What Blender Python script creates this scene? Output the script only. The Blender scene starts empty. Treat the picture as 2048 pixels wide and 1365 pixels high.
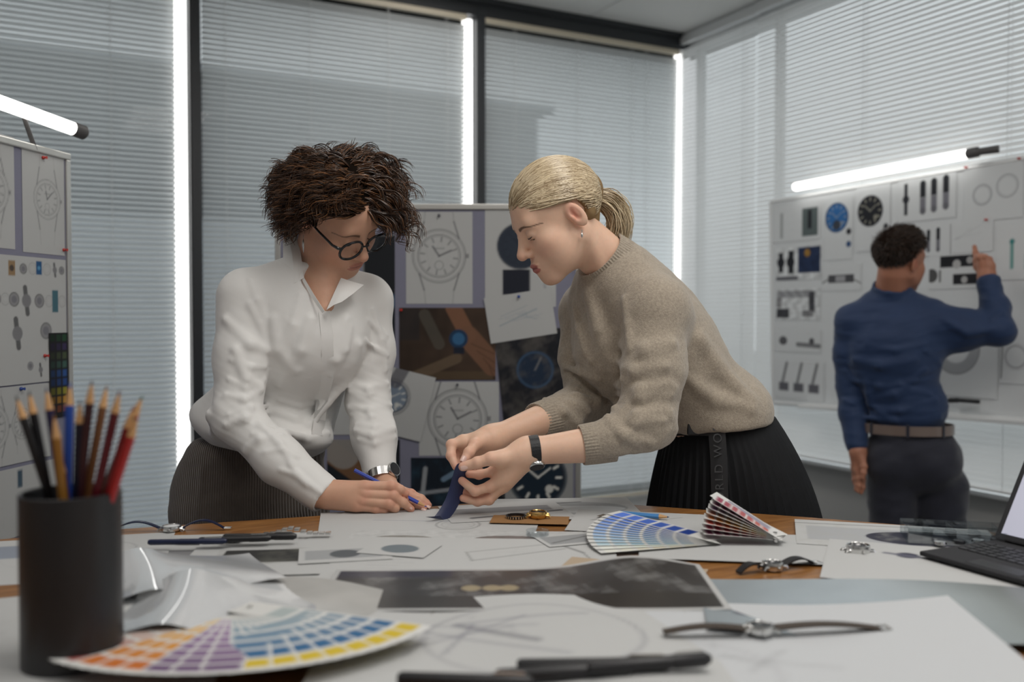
import bpy, bmesh, math, random
import numpy as np
from mathutils import Vector, Matrix
random.seed(7); RNG = np.random.default_rng(11)
scene = bpy.context.scene
COL = scene.collection

# ------------------------------------------------------------------ camera
F_PX = 1850.0                       # focal length in pixels of a 2048 wide frame
CAM_Z, TABLE_Z = 1.35, 0.95
YAW, PITCH = math.radians(27.8), math.radians(-1.56)
cam_data = bpy.data.cameras.new('camera'); cam = bpy.data.objects.new('camera', cam_data); COL.objects.link(cam)
FWD = np.array([math.sin(YAW)*math.cos(PITCH), math.cos(YAW)*math.cos(PITCH), math.sin(PITCH)])
RGT = np.array([math.cos(YAW), -math.sin(YAW), 0.0])
UPV = np.cross(RGT, FWD)
CAMP = np.array([0.0, 0.0, CAM_Z])
M = Matrix(((RGT[0], UPV[0], -FWD[0], 0), (RGT[1], UPV[1], -FWD[1], 0), (RGT[2], UPV[2], -FWD[2], CAM_Z), (0, 0, 0, 1)))
cam.matrix_world = M
cam_data.sensor_width = 36.0; cam_data.lens = 36.0*F_PX/2048.0
cam_data.clip_start = 0.05; cam_data.clip_end = 200
cam_data.dof.use_dof = True; cam_data.dof.focus_distance = 1.93; cam_data.dof.aperture_fstop = (cam_data.lens/1000)/0.0145
scene.camera = cam

# ------------------------------------------------------------------ world, light, exposure
world = bpy.data.worlds.new('overcast'); scene.world = world; world.use_nodes = True
bgn = world.node_tree.nodes['Background']
bgn.inputs[0].default_value = (0.93, 0.97, 1.0, 1); bgn.inputs[1].default_value = 1.22
scene.view_settings.view_transform = 'Standard'; scene.view_settings.look = 'None'
scene.view_settings.exposure = 0.0; scene.view_settings.gamma = 1.0; scene.view_settings.use_curve_mapping = False
CEIL_Z = 2.985
def area_light(name, loc, size, power, color=(1, 1, 1), target=None, spread=180):
    l = bpy.data.lights.new(name, 'AREA'); l.shape = 'RECTANGLE'; l.size, l.size_y = size; l.energy = power; l.color = color
    l.spread = math.radians(spread)
    o = bpy.data.objects.new(name, l); COL.objects.link(o); o.location = loc
    if target is not None:
        d = Vector(target)-Vector(loc); o.rotation_euler = d.to_track_quat('-Z', 'Y').to_euler()
    return o
ADDED_PANELS = [((1.05, 0.75), 19), ((-0.35, 0.75), 6), ((1.05, -0.75), 12), ((-0.35, -0.75), 8), ((2.45, 0.75), 6), ((2.45, -0.75), 4), ((1.75, 3.45), 12), ((-0.35, 2.35), 3)]  # unseen panels, added as overhead key and front fill
for (lx, ly), pw in ADDED_PANELS:  # window-corner panel is added to light the man's left side
    area_light('unseen_panel_light', (lx, ly, CEIL_Z-0.03), (0.56, 1.16), pw, (1.0, 0.965, 0.92))

# ------------------------------------------------------------------ placing helpers
def W(px, py, d):
    """the world point seen at pixel (px,py) of the 2048x1365 frame, d metres along the view axis"""
    return CAMP + FWD*d + RGT*((px-1024.0)/F_PX*d) - UPV*((py-682.5)/F_PX*d)
def WZ(px, py, z):
    v = FWD + RGT*((px-1024.0)/F_PX) - UPV*((py-682.5)/F_PX)
    return CAMP + v*((z-CAM_Z)/v[2])
def WX(px, py, x):
    v = FWD + RGT*((px-1024.0)/F_PX) - UPV*((py-682.5)/F_PX)
    return CAMP + v*(x/v[0])
def WY(px, py, y):
    v = FWD + RGT*((px-1024.0)/F_PX) - UPV*((py-682.5)/F_PX)
    return CAMP + v*(y/v[1])
def CV(v):
    """camera-frame vector (right, up, toward viewer) to world"""
    return RGT*v[0] + UPV*v[1] - FWD*v[2]
def nrm(v):
    v = np.asarray(v, float); return v/np.linalg.norm(v)

# ------------------------------------------------------------------ object helpers
def empty(name, loc=(0, 0, 0), rotz=0.0):
    o = bpy.data.objects.new(name, None); COL.objects.link(o); o.location = loc; o.rotation_euler = (0, 0, rotz); o.empty_display_size = 0.05
    return o
def tag(o, label=None, cat=None, group=None, kind=None):
    if label: o['label'] = label
    if cat: o['category'] = cat
    if group: o['group'] = group
    if kind: o['kind'] = kind
    return o
def link(name, me, mat=None, parent=None, smooth=False):
    if mat is not None and len(me.materials) == 0: me.materials.append(mat)
    if smooth: me.polygons.foreach_set('use_smooth', [True]*len(me.polygons))
    o = bpy.data.objects.new(name, me); COL.objects.link(o)
    if parent is not None:
        o.parent = parent
    return o
def place(o, parent):
    """world-space mesh under a parent that is not at the origin"""
    o.parent = parent; bpy.context.view_layer.update(); o.matrix_parent_inverse = parent.matrix_world.inverted(); return o
def mesh_np(name, V, Fq, smooth=True):
    me = bpy.data.meshes.new(name)
    V = np.asarray(V, np.float32); Fq = np.asarray(Fq, np.int32)
    n = Fq.shape[1]; me.vertices.add(len(V)); me.vertices.foreach_set('co', V.ravel())
    me.loops.add(Fq.size); me.loops.foreach_set('vertex_index', Fq.ravel())
    me.polygons.add(len(Fq)); me.polygons.foreach_set('loop_start', np.arange(0, Fq.size, n, dtype=np.int32))
    me.polygons.foreach_set('loop_total', np.full(len(Fq), n, np.int32))
    if smooth: me.polygons.foreach_set('use_smooth', np.ones(len(Fq), bool))
    me.update(calc_edges=True); me.validate(); return me
def set_col(me, cols, name='Col'):
    a = me.color_attributes.new(name, 'FLOAT_COLOR', 'POINT'); c = np.ones((len(me.vertices), 4), np.float32); c[:, :3] = cols
    a.data.foreach_set('color', c.ravel())
class MB:
    """collects simple solids into one mesh"""
    def __init__(s): s.v = []; s.f = []
    def add(s, V, Fs):
        b = len(s.v); s.v += [tuple(map(float, p)) for p in V]; s.f += [tuple(b+i for i in q) for q in Fs]; return s
    def box(s, c, d, R=None, bev=0.0):
        d = np.array(d, float)/2; c = np.array(c, float)
        if bev > 0:
            bm = bmesh.new(); bmesh.ops.create_cube(bm, size=1)
            for v in bm.verts: v.co = Vector((v.co.x*2*d[0], v.co.y*2*d[1], v.co.z*2*d[2]))
            bmesh.ops.bevel(bm, geom=bm.edges[:], offset=bev, segments=2, affect='EDGES', profile=0.6)
            bm.verts.index_update(); P = np.array([v.co for v in bm.verts]); Fs = [[v.index for v in f.verts] for f in bm.faces]; bm.free()
        else:
            P = np.array([(x, y, z) for x in (-d[0], d[0]) for y in (-d[1], d[1]) for z in (-d[2], d[2])])
            Fs = [(0, 1, 3, 2), (4, 6, 7, 5), (0, 4, 5, 1), (2, 3, 7, 6), (0, 2, 6, 4), (1, 5, 7, 3)]
        if R is not None: P = P @ np.array(R, float)       # rows of R: the box axes
        return s.add(P+c, Fs)
    def tube(s, pts, rad, n=10, cap=True, flat=None):
        pts = [np.array(p, float) for p in pts]; m = len(pts)
        if np.isscalar(rad): rad = [rad]*m
        T = [nrm(pts[min(i+1, m-1)]-pts[max(i-1, 0)]) for i in range(m)]
        a = np.array([0, 0, 1.0]) if abs(T[0][2]) < 0.9 else np.array([1.0, 0, 0])
        u = nrm(np.cross(T[0], a)); V = []
        for i in range(m):
            u = nrm(u-T[i]*(u@T[i])); w = np.cross(T[i], u)
            for k in range(n):
                th = 2*math.pi*k/n
                V.append(pts[i]+rad[i]*(math.cos(th)*u+(flat or 1.0)*math.sin(th)*w))
        Fs = [(i*n+k, i*n+(k+1) % n, (i+1)*n+(k+1) % n, (i+1)*n+k) for i in range(m-1) for k in range(n)]
        if cap: Fs += [tuple(range(n))[::-1], tuple((m-1)*n+k for k in range(n))]
        return s.add(V, Fs)
    def lathe(s, prof, c=(0, 0, 0), n=32, axis=None, closed=True):
        """prof: list of (r, h)"""
        c = np.array(c, float); ax = np.array([0, 0, 1.0]) if axis is None else nrm(axis)
        a = np.array([1.0, 0, 0]) if abs(ax[0]) < 0.9 else np.array([0, 1.0, 0])
        u = nrm(np.cross(ax, a)); w = np.cross(ax, u); V = []
        for r, h in prof:
            for k in range(n):
                th = 2*math.pi*k/n; V.append(c+ax*h+r*(math.cos(th)*u+math.sin(th)*w))
        m = len(prof); Fs = [(i*n+k, i*n+(k+1) % n, (i+1)*n+(k+1) % n, (i+1)*n+k) for i in range(m-1) for k in range(n)]
        if closed: Fs += [tuple(range(n))[::-1], tuple((m-1)*n+k for k in range(n))]
        return s.add(V, Fs)
    def prism(s, poly, z0, z1):
        n = len(poly); V = [(x, y, z0) for x, y in poly]+[(x, y, z1) for x, y in poly]
        Fs = [tuple(range(n))[::-1], tuple(range(n, 2*n))]+[(i, (i+1) % n, n+(i+1) % n, n+i) for i in range(n)]
        return s.add(V, Fs)
    def mesh(s, name, smooth=False):
        me = bpy.data.meshes.new(name); me.from_pydata(s.v, [], s.f); me.update()
        bm = bmesh.new(); bm.from_mesh(me); bmesh.ops.recalc_face_normals(bm, faces=bm.faces); bm.to_mesh(me); bm.free()
        if smooth:
            me.polygons.foreach_set('use_smooth', [True]*len(me.polygons))
            try: me.set_sharp_from_angle(angle=math.radians(38))
            except Exception: pass
        return me
    def build(s, name, mat=None, parent=None, smooth=False):
        return link(name, s.mesh(name, smooth), mat, parent)

# ------------------------------------------------------------------ materials
def lin(r, g, b):
    return tuple(((c/255)/12.92 if c/255 <= 0.04045 else ((c/255+0.055)/1.055)**2.4) for c in (r, g, b))
def mat(name, color, rough=0.5, metal=0.0, spec=0.5, noise=0.0, nscale=40.0, bump=0.0, bscale=200.0, trans=0.0, emit=None, estr=0.0, sheen=0.0, sss=0.0, coat=0.0, alpha=1.0, stretch=(1, 1, 1), attr=False):
    m = bpy.data.materials.new(name); m.use_nodes = True; nt = m.node_tree; b = nt.nodes['Principled BSDF']; N = nt.nodes.new; L = nt.links.new
    b.inputs['Base Color'].default_value = (*color, 1); b.inputs['Roughness'].default_value = rough; b.inputs['Metallic'].default_value = metal
    b.inputs['Specular IOR Level'].default_value = spec; b.inputs['Sheen Weight'].default_value = sheen; b.inputs['Coat Weight'].default_value = coat
    b.inputs['Transmission Weight'].default_value = trans; b.inputs['Alpha'].default_value = alpha
    if sss > 0:
        b.inputs['Subsurface Weight'].default_value = sss; b.inputs['Subsurface Radius'].default_value = (0.012, 0.005, 0.003); b.inputs['Subsurface Scale'].default_value = 0.6
    if emit: b.inputs['Emission Color'].default_value = (*emit, 1); b.inputs['Emission Strength'].default_value = estr
    co = N('ShaderNodeTexCoord'); mp = N('ShaderNodeMapping'); mp.inputs['Scale'].default_value = stretch; L(co.outputs['Object'], mp.inputs[0])
    src = None
    if attr:
        at = N('ShaderNodeAttribute'); at.attribute_name = 'Col'; src = at.outputs['Color']; L(src, b.inputs['Base Color'])
    if noise > 0:
        t = N('ShaderNodeTexNoise'); t.inputs['Scale'].default_value = nscale; t.inputs['Detail'].default_value = 6; L(mp.outputs[0], t.inputs[0])
        r = N('ShaderNodeMapRange'); r.inputs[3].default_value = 1-noise; r.inputs[4].default_value = 1+noise; L(t.outputs[0], r.inputs[0])
        x = N('ShaderNodeVectorMath'); x.operation = 'SCALE'
        if src is not None: L(src, x.inputs[0])
        else: x.inputs[0].default_value = color
        L(r.outputs[0], x.inputs['Scale']); L(x.outputs[0], b.inputs['Base Color'])
    if bump > 0:
        t2 = N('ShaderNodeTexNoise'); t2.inputs['Scale'].default_value = bscale; t2.inputs['Detail'].default_value = 4; L(mp.outputs[0], t2.inputs[0])
        bp = N('ShaderNodeBump'); bp.inputs['Strength'].default_value = bump; bp.inputs['Distance'].default_value = 0.002; L(t2.outputs[0], bp.inputs['Height']); L(bp.outputs[0], b.inputs['Normal'])
    return m
def mat_mix_translucent(name, color, frac, rough=0.6):
    m = bpy.data.materials.new(name); m.use_nodes = True; nt = m.node_tree; nt.nodes.clear(); N = nt.nodes.new; L = nt.links.new
    d = N('ShaderNodeBsdfPrincipled'); d.inputs['Base Color'].default_value = (*color, 1); d.inputs['Roughness'].default_value = rough
    t = N('ShaderNodeBsdfTranslucent'); t.inputs[0].default_value = (*color, 1)
    x = N('ShaderNodeMixShader'); x.inputs[0].default_value = frac; o = N('ShaderNodeOutputMaterial')
    L(d.outputs[0], x.inputs[1]); L(t.outputs[0], x.inputs[2]); L(x.outputs[0], o.inputs[0]); return m
def mat_pane(name, tint=(1, 1, 1), refl=0.08):
    m = bpy.data.materials.new(name); m.use_nodes = True; nt = m.node_tree; nt.nodes.clear(); N = nt.nodes.new; L = nt.links.new
    t = N('ShaderNodeBsdfTransparent'); t.inputs[0].default_value = (*tint, 1)
    g = N('ShaderNodeBsdfGlossy'); g.inputs['Roughness'].default_value = 0.03
    x = N('ShaderNodeMixShader'); x.inputs[0].default_value = refl; o = N('ShaderNodeOutputMaterial')
    L(t.outputs[0], x.inputs[1]); L(g.outputs[0], x.inputs[2]); L(x.outputs[0], o.inputs[0]); return m
def mat_wood(name, c0, c1, scale=(1.2, 14, 14), rough=0.35):
    m = bpy.data.materials.new(name); m.use_nodes = True; nt = m.node_tree; b = nt.nodes['Principled BSDF']; N = nt.nodes.new; L = nt.links.new
    co = N('ShaderNodeTexCoord'); mp = N('ShaderNodeMapping'); mp.inputs['Scale'].default_value = scale; L(co.outputs['Object'], mp.inputs[0])
    t = N('ShaderNodeTexNoise'); t.inputs['Scale'].default_value = 6; t.inputs['Detail'].default_value = 8; t.inputs['Distortion'].default_value = 0.6; L(mp.outputs[0], t.inputs[0])
    r = N('ShaderNodeValToRGB'); r.color_ramp.elements[0].position = 0.35; r.color_ramp.elements[0].color = (*c0, 1); r.color_ramp.elements[1].position = 0.7; r.color_ramp.elements[1].color = (*c1, 1)
    L(t.outputs[0], r.inputs[0]); L(r.outputs[0], b.inputs['Base Color']); b.inputs['Roughness'].default_value = rough; return m
MT = {}
MT['white_wall'] = mat('white wall paint', (0.68, 0.69, 0.69), 0.85, bump=0.05, bscale=300)
MT['grey_wall'] = mat('grey parapet paint', (0.45, 0.45, 0.44), 0.85, bump=0.05, bscale=300)
MT['ceiling'] = mat('ceiling tile', (0.78, 0.78, 0.76), 0.9, noise=0.04, nscale=90, bump=0.15, bscale=400)
MT['ceiling_gap'] = mat('ceiling grid shadow gap', (0.16, 0.16, 0.16), 0.8)
MT['carpet'] = mat('grey carpet', (0.16, 0.16, 0.165), 0.95, noise=0.2, nscale=300)
MT['frame'] = mat('dark anodised frame', (0.028, 0.031, 0.035), 0.42, metal=0.0, noise=0.05)
MT['slat'] = mat_mix_translucent('aluminium slat enamel', (0.74, 0.76, 0.76), 0.38, 0.45)
MT['slat2'] = mat_mix_translucent('white slat enamel', (0.83, 0.83, 0.82), 0.42, 0.5)
MT['cord'] = mat('ladder cord', (0.72, 0.73, 0.73), 0.8)
MT['cream_rail'] = mat('cream headrail', (0.72, 0.64, 0.5), 0.4)
MT['white_rail'] = mat('white headrail', (0.8, 0.81, 0.81), 0.35)
MT['strip'] = mat('daylight stand-in glow', (0.9, 0.9, 0.9), 0.4, emit=(1, 0.995, 0.97), estr=2.6)  # emission stands in for sunlit daylight at the window edges
MT['tube'] = mat('lit tube diffuser', (0.9, 0.9, 0.9), 0.4, emit=(1, 0.98, 0.93), estr=3.4)
MT['glass'] = mat_pane('window glass', (0.95, 0.97, 0.97), 0.015)
MT['wood'] = mat_wood('honey oak veneer', lin(122, 80, 40), lin(160, 112, 62), (1.5, 16, 16), 0.38)
MT['lavender'] = mat('lavender grey felt', lin(132, 132, 150), 0.95, noise=0.06, nscale=200)
MT['alu'] = mat('brushed aluminium', (0.62, 0.61, 0.58), 0.38, metal=0.8)
MT['black'] = mat('black plastic', (0.012, 0.012, 0.014), 0.4)
MT['paper'] = mat('printed paper', (0.8, 0.8, 0.8), 0.7, attr=True, spec=0.3)
MT['photo'] = mat('glossy photo print', (0.8, 0.8, 0.8), 0.25, attr=True, spec=0.5)
MT['pin_red'] = mat('red pin', (0.5, 0.03, 0.02), 0.35)
MT['pin_blue'] = mat('blue pin', (0.02, 0.06, 0.3), 0.35)
MT['pin_grey'] = mat('grey magnet', (0.12, 0.12, 0.14), 0.4)
MT['steel'] = mat('polished steel', (0.7, 0.7, 0.69), 0.2, metal=1.0)
MT['gold'] = mat('brass gold', (0.72, 0.46, 0.16), 0.25, metal=1.0)
MT['strap_black'] = mat('black leather', (0.012, 0.012, 0.014), 0.5, bump=0.3, bscale=400)
MT['strap_brown'] = mat('dark brown leather', lin(66, 56, 48), 0.6, bump=0.3, bscale=400)
MT['navy'] = mat('navy enamel', (0.008, 0.014, 0.05), 0.35)
MT['dialblack'] = mat('black dial', (0.01, 0.01, 0.013), 0.25)
MT['dialwhite'] = mat('silver dial', (0.6, 0.6, 0.6), 0.3)
MT['penwood'] = mat('cut pencil wood', lin(205, 160, 110), 0.7)
MT['pencil_blue'] = mat('bright blue lacquer', lin(52, 130, 196), 0.3, coat=0.4)
MT['pencil_royal'] = mat('royal blue lacquer', lin(28, 62, 170), 0.3, coat=0.4)
MT['pencil_navy'] = mat('navy lacquer', lin(24, 46, 92), 0.3, coat=0.4)
# ================================================================== the room
YB, XR = 4.38, 3.45           # back window wall, right window wall
XL, YR = -2.7, -2.3
def struct(o, label=None):
    o['kind'] = 'structure'
    if label: o['label'] = label
    return o
struct(MB().box(((XL+XR)/2, (YR+YB)/2, -0.05), (XR-XL+0.8, YB-YR+0.8, 0.1)).build('floor', MT['carpet']), 'dark grey carpet floor')
ceil_o = struct(MB().box(((XL+XR)/2, (YR+YB)/2, CEIL_Z+0.05), (XR-XL+0.8, YB-YR+0.8, 0.06)).build('ceiling', MT['ceiling_gap']), 'grey tiled office ceiling')
tile_me = MB().box((0, 0, 0), (0.694, 0.694, 0.02), bev=0.004).mesh('ceiling_tile'); tile_me.materials.append(MT['ceiling'])
ix = 0
for i in range(9):
    for j in range(10):
        o = bpy.data.objects.new('tile', tile_me); COL.objects.link(o); o.parent = ceil_o
        o.location = (XR-0.35-0.70*i, YB-0.42-0.70*j, CEIL_Z+0.01)
struct(MB().box((XL-0.05, (YR+YB)/2, CEIL_Z/2), (0.1, YB-YR+0.4, CEIL_Z+0.1)).build('wall_left', MT['white_wall']), 'plain white wall outside the view')
struct(MB().box(((XL+XR)/2, YR-0.05, CEIL_Z/2), (XR-XL+0.4, 0.1, CEIL_Z+0.1)).build('wall_rear', MT['white_wall']), 'plain white wall behind the camera')
# back wall: solid left of the panes, sill below
MUL = [-0.74, 0.689, 2.105, XR+0.02]
SILL = 0.30
struct(MB().box(((XL+MUL[0])/2, YB+0.1, CEIL_Z/2), (MUL[0]-XL+0.2, 0.12, CEIL_Z+0.1)).box(((MUL[0]+XR)/2, YB+0.1, SILL/2), (XR-MUL[0]+0.4, 0.12, SILL)).build('wall_back', MT['white_wall']), 'white wall below and beside the window panes')
beam = MB().box(((MUL[0]+XR)/2, YB+0.03, CEIL_Z-0.045), (XR-MUL[0], 0.16, 0.09)).box(((MUL[0]+XR)/2, YB-0.055, CEIL_Z-0.014), (XR-MUL[0], 0.03, 0.028))
struct(beam.build('trim_1', MT['frame']), 'dark head beam above the back windows')
def make_slat(L, w=0.025, n=5, name='slat'):
    V = []; m = 2
    for x in (-L/2, L/2):
        for k in range(n):
            t = k/(n-1)-0.5; V.append((x, t*w, 0.0022*(1-4*t*t)))
    Fs = [(k, k+1, n+k+1, n+k) for k in range(n-1)]
    me = bpy.data.meshes.new(name); me.from_pydata(V, [], Fs); me.update(); me.polygons.foreach_set('use_smooth', [True]*len(Fs)); return me
PITCHZ = 0.0235
def blind(label, p0, p1, z_top, z_bot, tilt, mat_slat, rail_mat, inward, cords, rail_h=0.028):
    """venetian blind between two plan points, slats as single parts"""
    p0, p1 = np.array(p0, float), np.array(p1, float); mid = (p0+p1)/2; L = np.linalg.norm(p1-p0); ang = math.atan2(*(p1-p0)[::-1])
    root = empty('venetian_blind', (mid[0], mid[1], z_bot), ang)
    tag(root, label, 'blind', 'venetian blinds over the windows')
    h = z_top-z_bot
    MB().box((0, 0, h-rail_h/2), (L+0.006, 0.03, rail_h), bev=0.003).build('headrail', rail_mat, root)
    MB().box((0, 0, 0.006), (L, 0.022, 0.012), bev=0.003).build('bottom_rail', rail_mat, root)
    me = make_slat(L); me.materials.append(mat_slat)
    n = int((h-rail_h-0.02)/PITCHZ)
    for i in range(n):
        o = bpy.data.objects.new('slat', me); COL.objects.link(o); o.parent = root
        o.location = (0, 0, 0.022+PITCHZ*i); o.rotation_euler = (tilt+random.uniform(-0.02, 0.02), 0, 0)
    for c in cords:
        q = MB()
        for s in (-1, 1): q.tube([(c*L, s*0.0125, 0.01), (c*L, s*0.0125, h-rail_h)], 0.0012, 5)
        q.build('ladder_cord', MT['cord'], root)
    return root
back_names = ['wide venetian blind of the left window pane, beside the pinned board', 'wide venetian blind of the middle window pane, behind the dark-haired woman', 'wide venetian blind of the right window pane, behind the blonde woman']
for i in range(3):
    x0, x1 = MUL[i]+0.03, MUL[i+1]-0.03
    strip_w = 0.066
    ZT = CEIL_Z-0.09
    blind(back_names[i], (x0, YB-0.03), (x1-strip_w+0.012, YB-0.03), ZT, SILL+0.02, math.radians(-40), MT['slat'], MT['cream_rail'], -1, [(-0.34, -0.02, 0.3), (-0.42, -0.12, 0.18, 0.42), (-0.36, -0.05, 0.24, 0.32)][i])
    w = struct(MB().box(((x0+x1)/2, YB+0.085, SILL+0.03), (x1-x0, 0.05, 0.06)).box(((x0+x1)/2, YB+0.085, ZT-0.02), (x1-x0, 0.05, 0.06)).build('window_%d' % (i+1), MT['frame']), 'dark framed office window pane %s' % ('at the left', 'in the middle', 'at the right corner')[i])
    MB().box(((x0+x1)/2, YB+0.085, (SILL+ZT)/2), (x1-x0, 0.006, ZT-SILL-0.04)).build('pane', MT['glass'], w)
    s = empty('daylight_glow_strip', (x1-strip_w/2+0.004, YB-0.006, SILL))  # no lamp: added strip glows in place of daylight at the blind edge
    tag(s, ('glowing white strip standing in for daylight, left of the leftmost dark mullion', 'glowing white strip standing in for daylight, between the two women, beside the middle mullion', 'glowing white strip standing in for daylight, in the window corner')[i], 'daylight stand-in', 'glowing daylight stand-ins at the window edges')
    MB().box((0, 0.012, (ZT-SILL)/2), (strip_w-0.006, 0.01, ZT-SILL), bev=0.002).build('glow_backing', MT['white_rail'], s)
    MB().box((0, 0.004, (ZT-SILL)/2), (strip_w-0.012, 0.008, ZT-SILL-0.02), bev=0.003).build('glow_face', MT['strip'], s)
for i, x in enumerate(MUL[:3]):
    struct(MB().box((x, YB+0.03, (SILL+CEIL_Z)/2), (0.05, 0.15, CEIL_Z-SILL)).box((x-0.012, YB-0.048, (SILL+CEIL_Z)/2), (0.014, 0.012, CEIL_Z-SILL)).build('trim_%d' % (i+2), MT['frame']), 'dark vertical window mullion')
# right wall: windows above a grey parapet, closed blinds
RS = 0.64
struct(MB().box((XR+0.1, (YR+YB)/2, RS/2), (0.12, YB-YR+0.4, RS)).build('wall_right', MT['grey_wall']), 'grey parapet below the right-hand blinds')
struct(MB().box((XR+0.02, (YR+YB)/2, RS-0.01), (0.12, YB-YR, 0.02), bev=0.004).build('trim_6', MT['white_rail']), 'window sill above the grey parapet')
ry = [YB-0.03, 3.70, 1.35, -0.6, YR]
struct(MB().box((XR+0.1, (YR+YB)/2, CEIL_Z-0.03), (0.12, YB-YR+0.2, 0.08)).build('trim_5', MT['white_rail']), 'white head trim above the right-hand blinds')
rn = ['narrow closed white blind at the window corner', 'wide closed white blind behind the whiteboard and the man', 'closed white blind on the right wall nearest the camera', 'closed white blind beside the camera']
for i in range(4):
    y0, y1 = ry[i]-0.008, ry[i+1]+0.008
    dx = 0.0 if i == 0 else 0.012
    blind(rn[i], (XR-0.05-dx, y0), (XR-0.05-dx, y1), CEIL_Z-0.012, RS+0.012, math.radians(65), MT['slat2'], MT['white_rail'], -1, [(-0.22, 0.36), (-0.42, -0.2, 0.1, 0.38), (-0.3, 0.3), (-0.3, 0.3)][i], rail_h=0.05)
    w = struct(MB().box((XR+0.1, y0, (RS+CEIL_Z)/2), (0.05, 0.03, CEIL_Z-RS)).build('window_%d' % (i+4), MT['white_rail']), 'window of the right wall behind its blind')
    MB().box((XR+0.1, (y0+y1)/2, (RS+CEIL_Z)/2), (0.006, abs(y1-y0), CEIL_Z-RS-0.06)).build('pane', MT['glass'], w)
# added, unseen ceiling light panels (their light is set at the top)
for k, ((lx, ly), pw) in enumerate(ADDED_PANELS):
    p = empty('unseen_ceiling_light', (lx, ly, CEIL_Z)); tag(p, 'added unseen light panel in the ceiling, '+('over the right of the table', 'over the left of the table', 'behind the camera at its right', 'behind the camera', 'before the right wall', 'before the right wall, furthest back', 'between the middle pin board and the window corner', 'over the left pin board')[k], 'ceiling light', 'added ceiling light panels')
    q = MB()
    for sx, sy, dx, dy in ((-1, 0, 0.012, 1.2), (1, 0, 0.012, 1.2), (0, -1, 0.6, 0.012), (0, 1, 0.6, 0.012)):
        q.box((sx*0.294, sy*0.594, -0.008), (dx, dy, 0.016))
    q.build('frame', MT['white_rail'], p)
# ------------------------------------------------------------------ outside: the building across the yard
MT['facade'] = mat('pale facade panels', (0.34, 0.36, 0.38), 0.8, noise=0.05, nscale=2)
MT['facade_dark'] = mat('dark facade cladding', (0.06, 0.07, 0.08), 0.6, noise=0.1, nscale=2)
MT['win_dark'] = mat('dark window glazing', (0.03, 0.035, 0.045), 0.15)
MT['ground'] = mat('pale paved yard', (0.28, 0.28, 0.28), 0.9, noise=0.08, nscale=3)
BY = 13.0
bld = empty('office_building', (0, BY, -3)); tag(bld, 'flat-roofed dark office building seen through the blinds across the yard', 'building')
tl = WY(400, 152, BY); tr = WY(1075, 232, BY); lowz = WY(660, 450, BY)[2]
x0, x1 = -9.0, tr[0]; zt = (tl[2]+tr[2])/2
place(MB().box(((x0+x1)/2, BY+3, (lowz+zt)/2), (x1-x0, 6, zt-lowz)).build('upper_storey', MT['facade_dark']), bld)
place(MB().box(((x0+x1)/2, BY+3, (lowz-3)/2), (x1-x0, 6, lowz+3)).build('lower_storeys', MT['facade']), bld)
place(MB().box(((x0+x1)/2, BY+2.9, zt+0.06), (x1-x0+0.3, 6.4, 0.12)).build('roof', MT['facade']), bld)
nwin = 10; ww = (x1-x0)/nwin
for r, (za, zb) in enumerate(((lowz+0.35, zt-0.35),)):
    for k in range(nwin):
        o = place(MB().box((x0+ww*(k+0.5), BY-0.02, (za+zb)/2), (ww*0.72, 0.06, zb-za)).build('window', MT['win_dark']), bld)
struct(MB().box((0, 40, -3.05), (160, 120, 0.1)).build('ground', MT['ground']), 'pale yard outside the windows')
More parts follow.
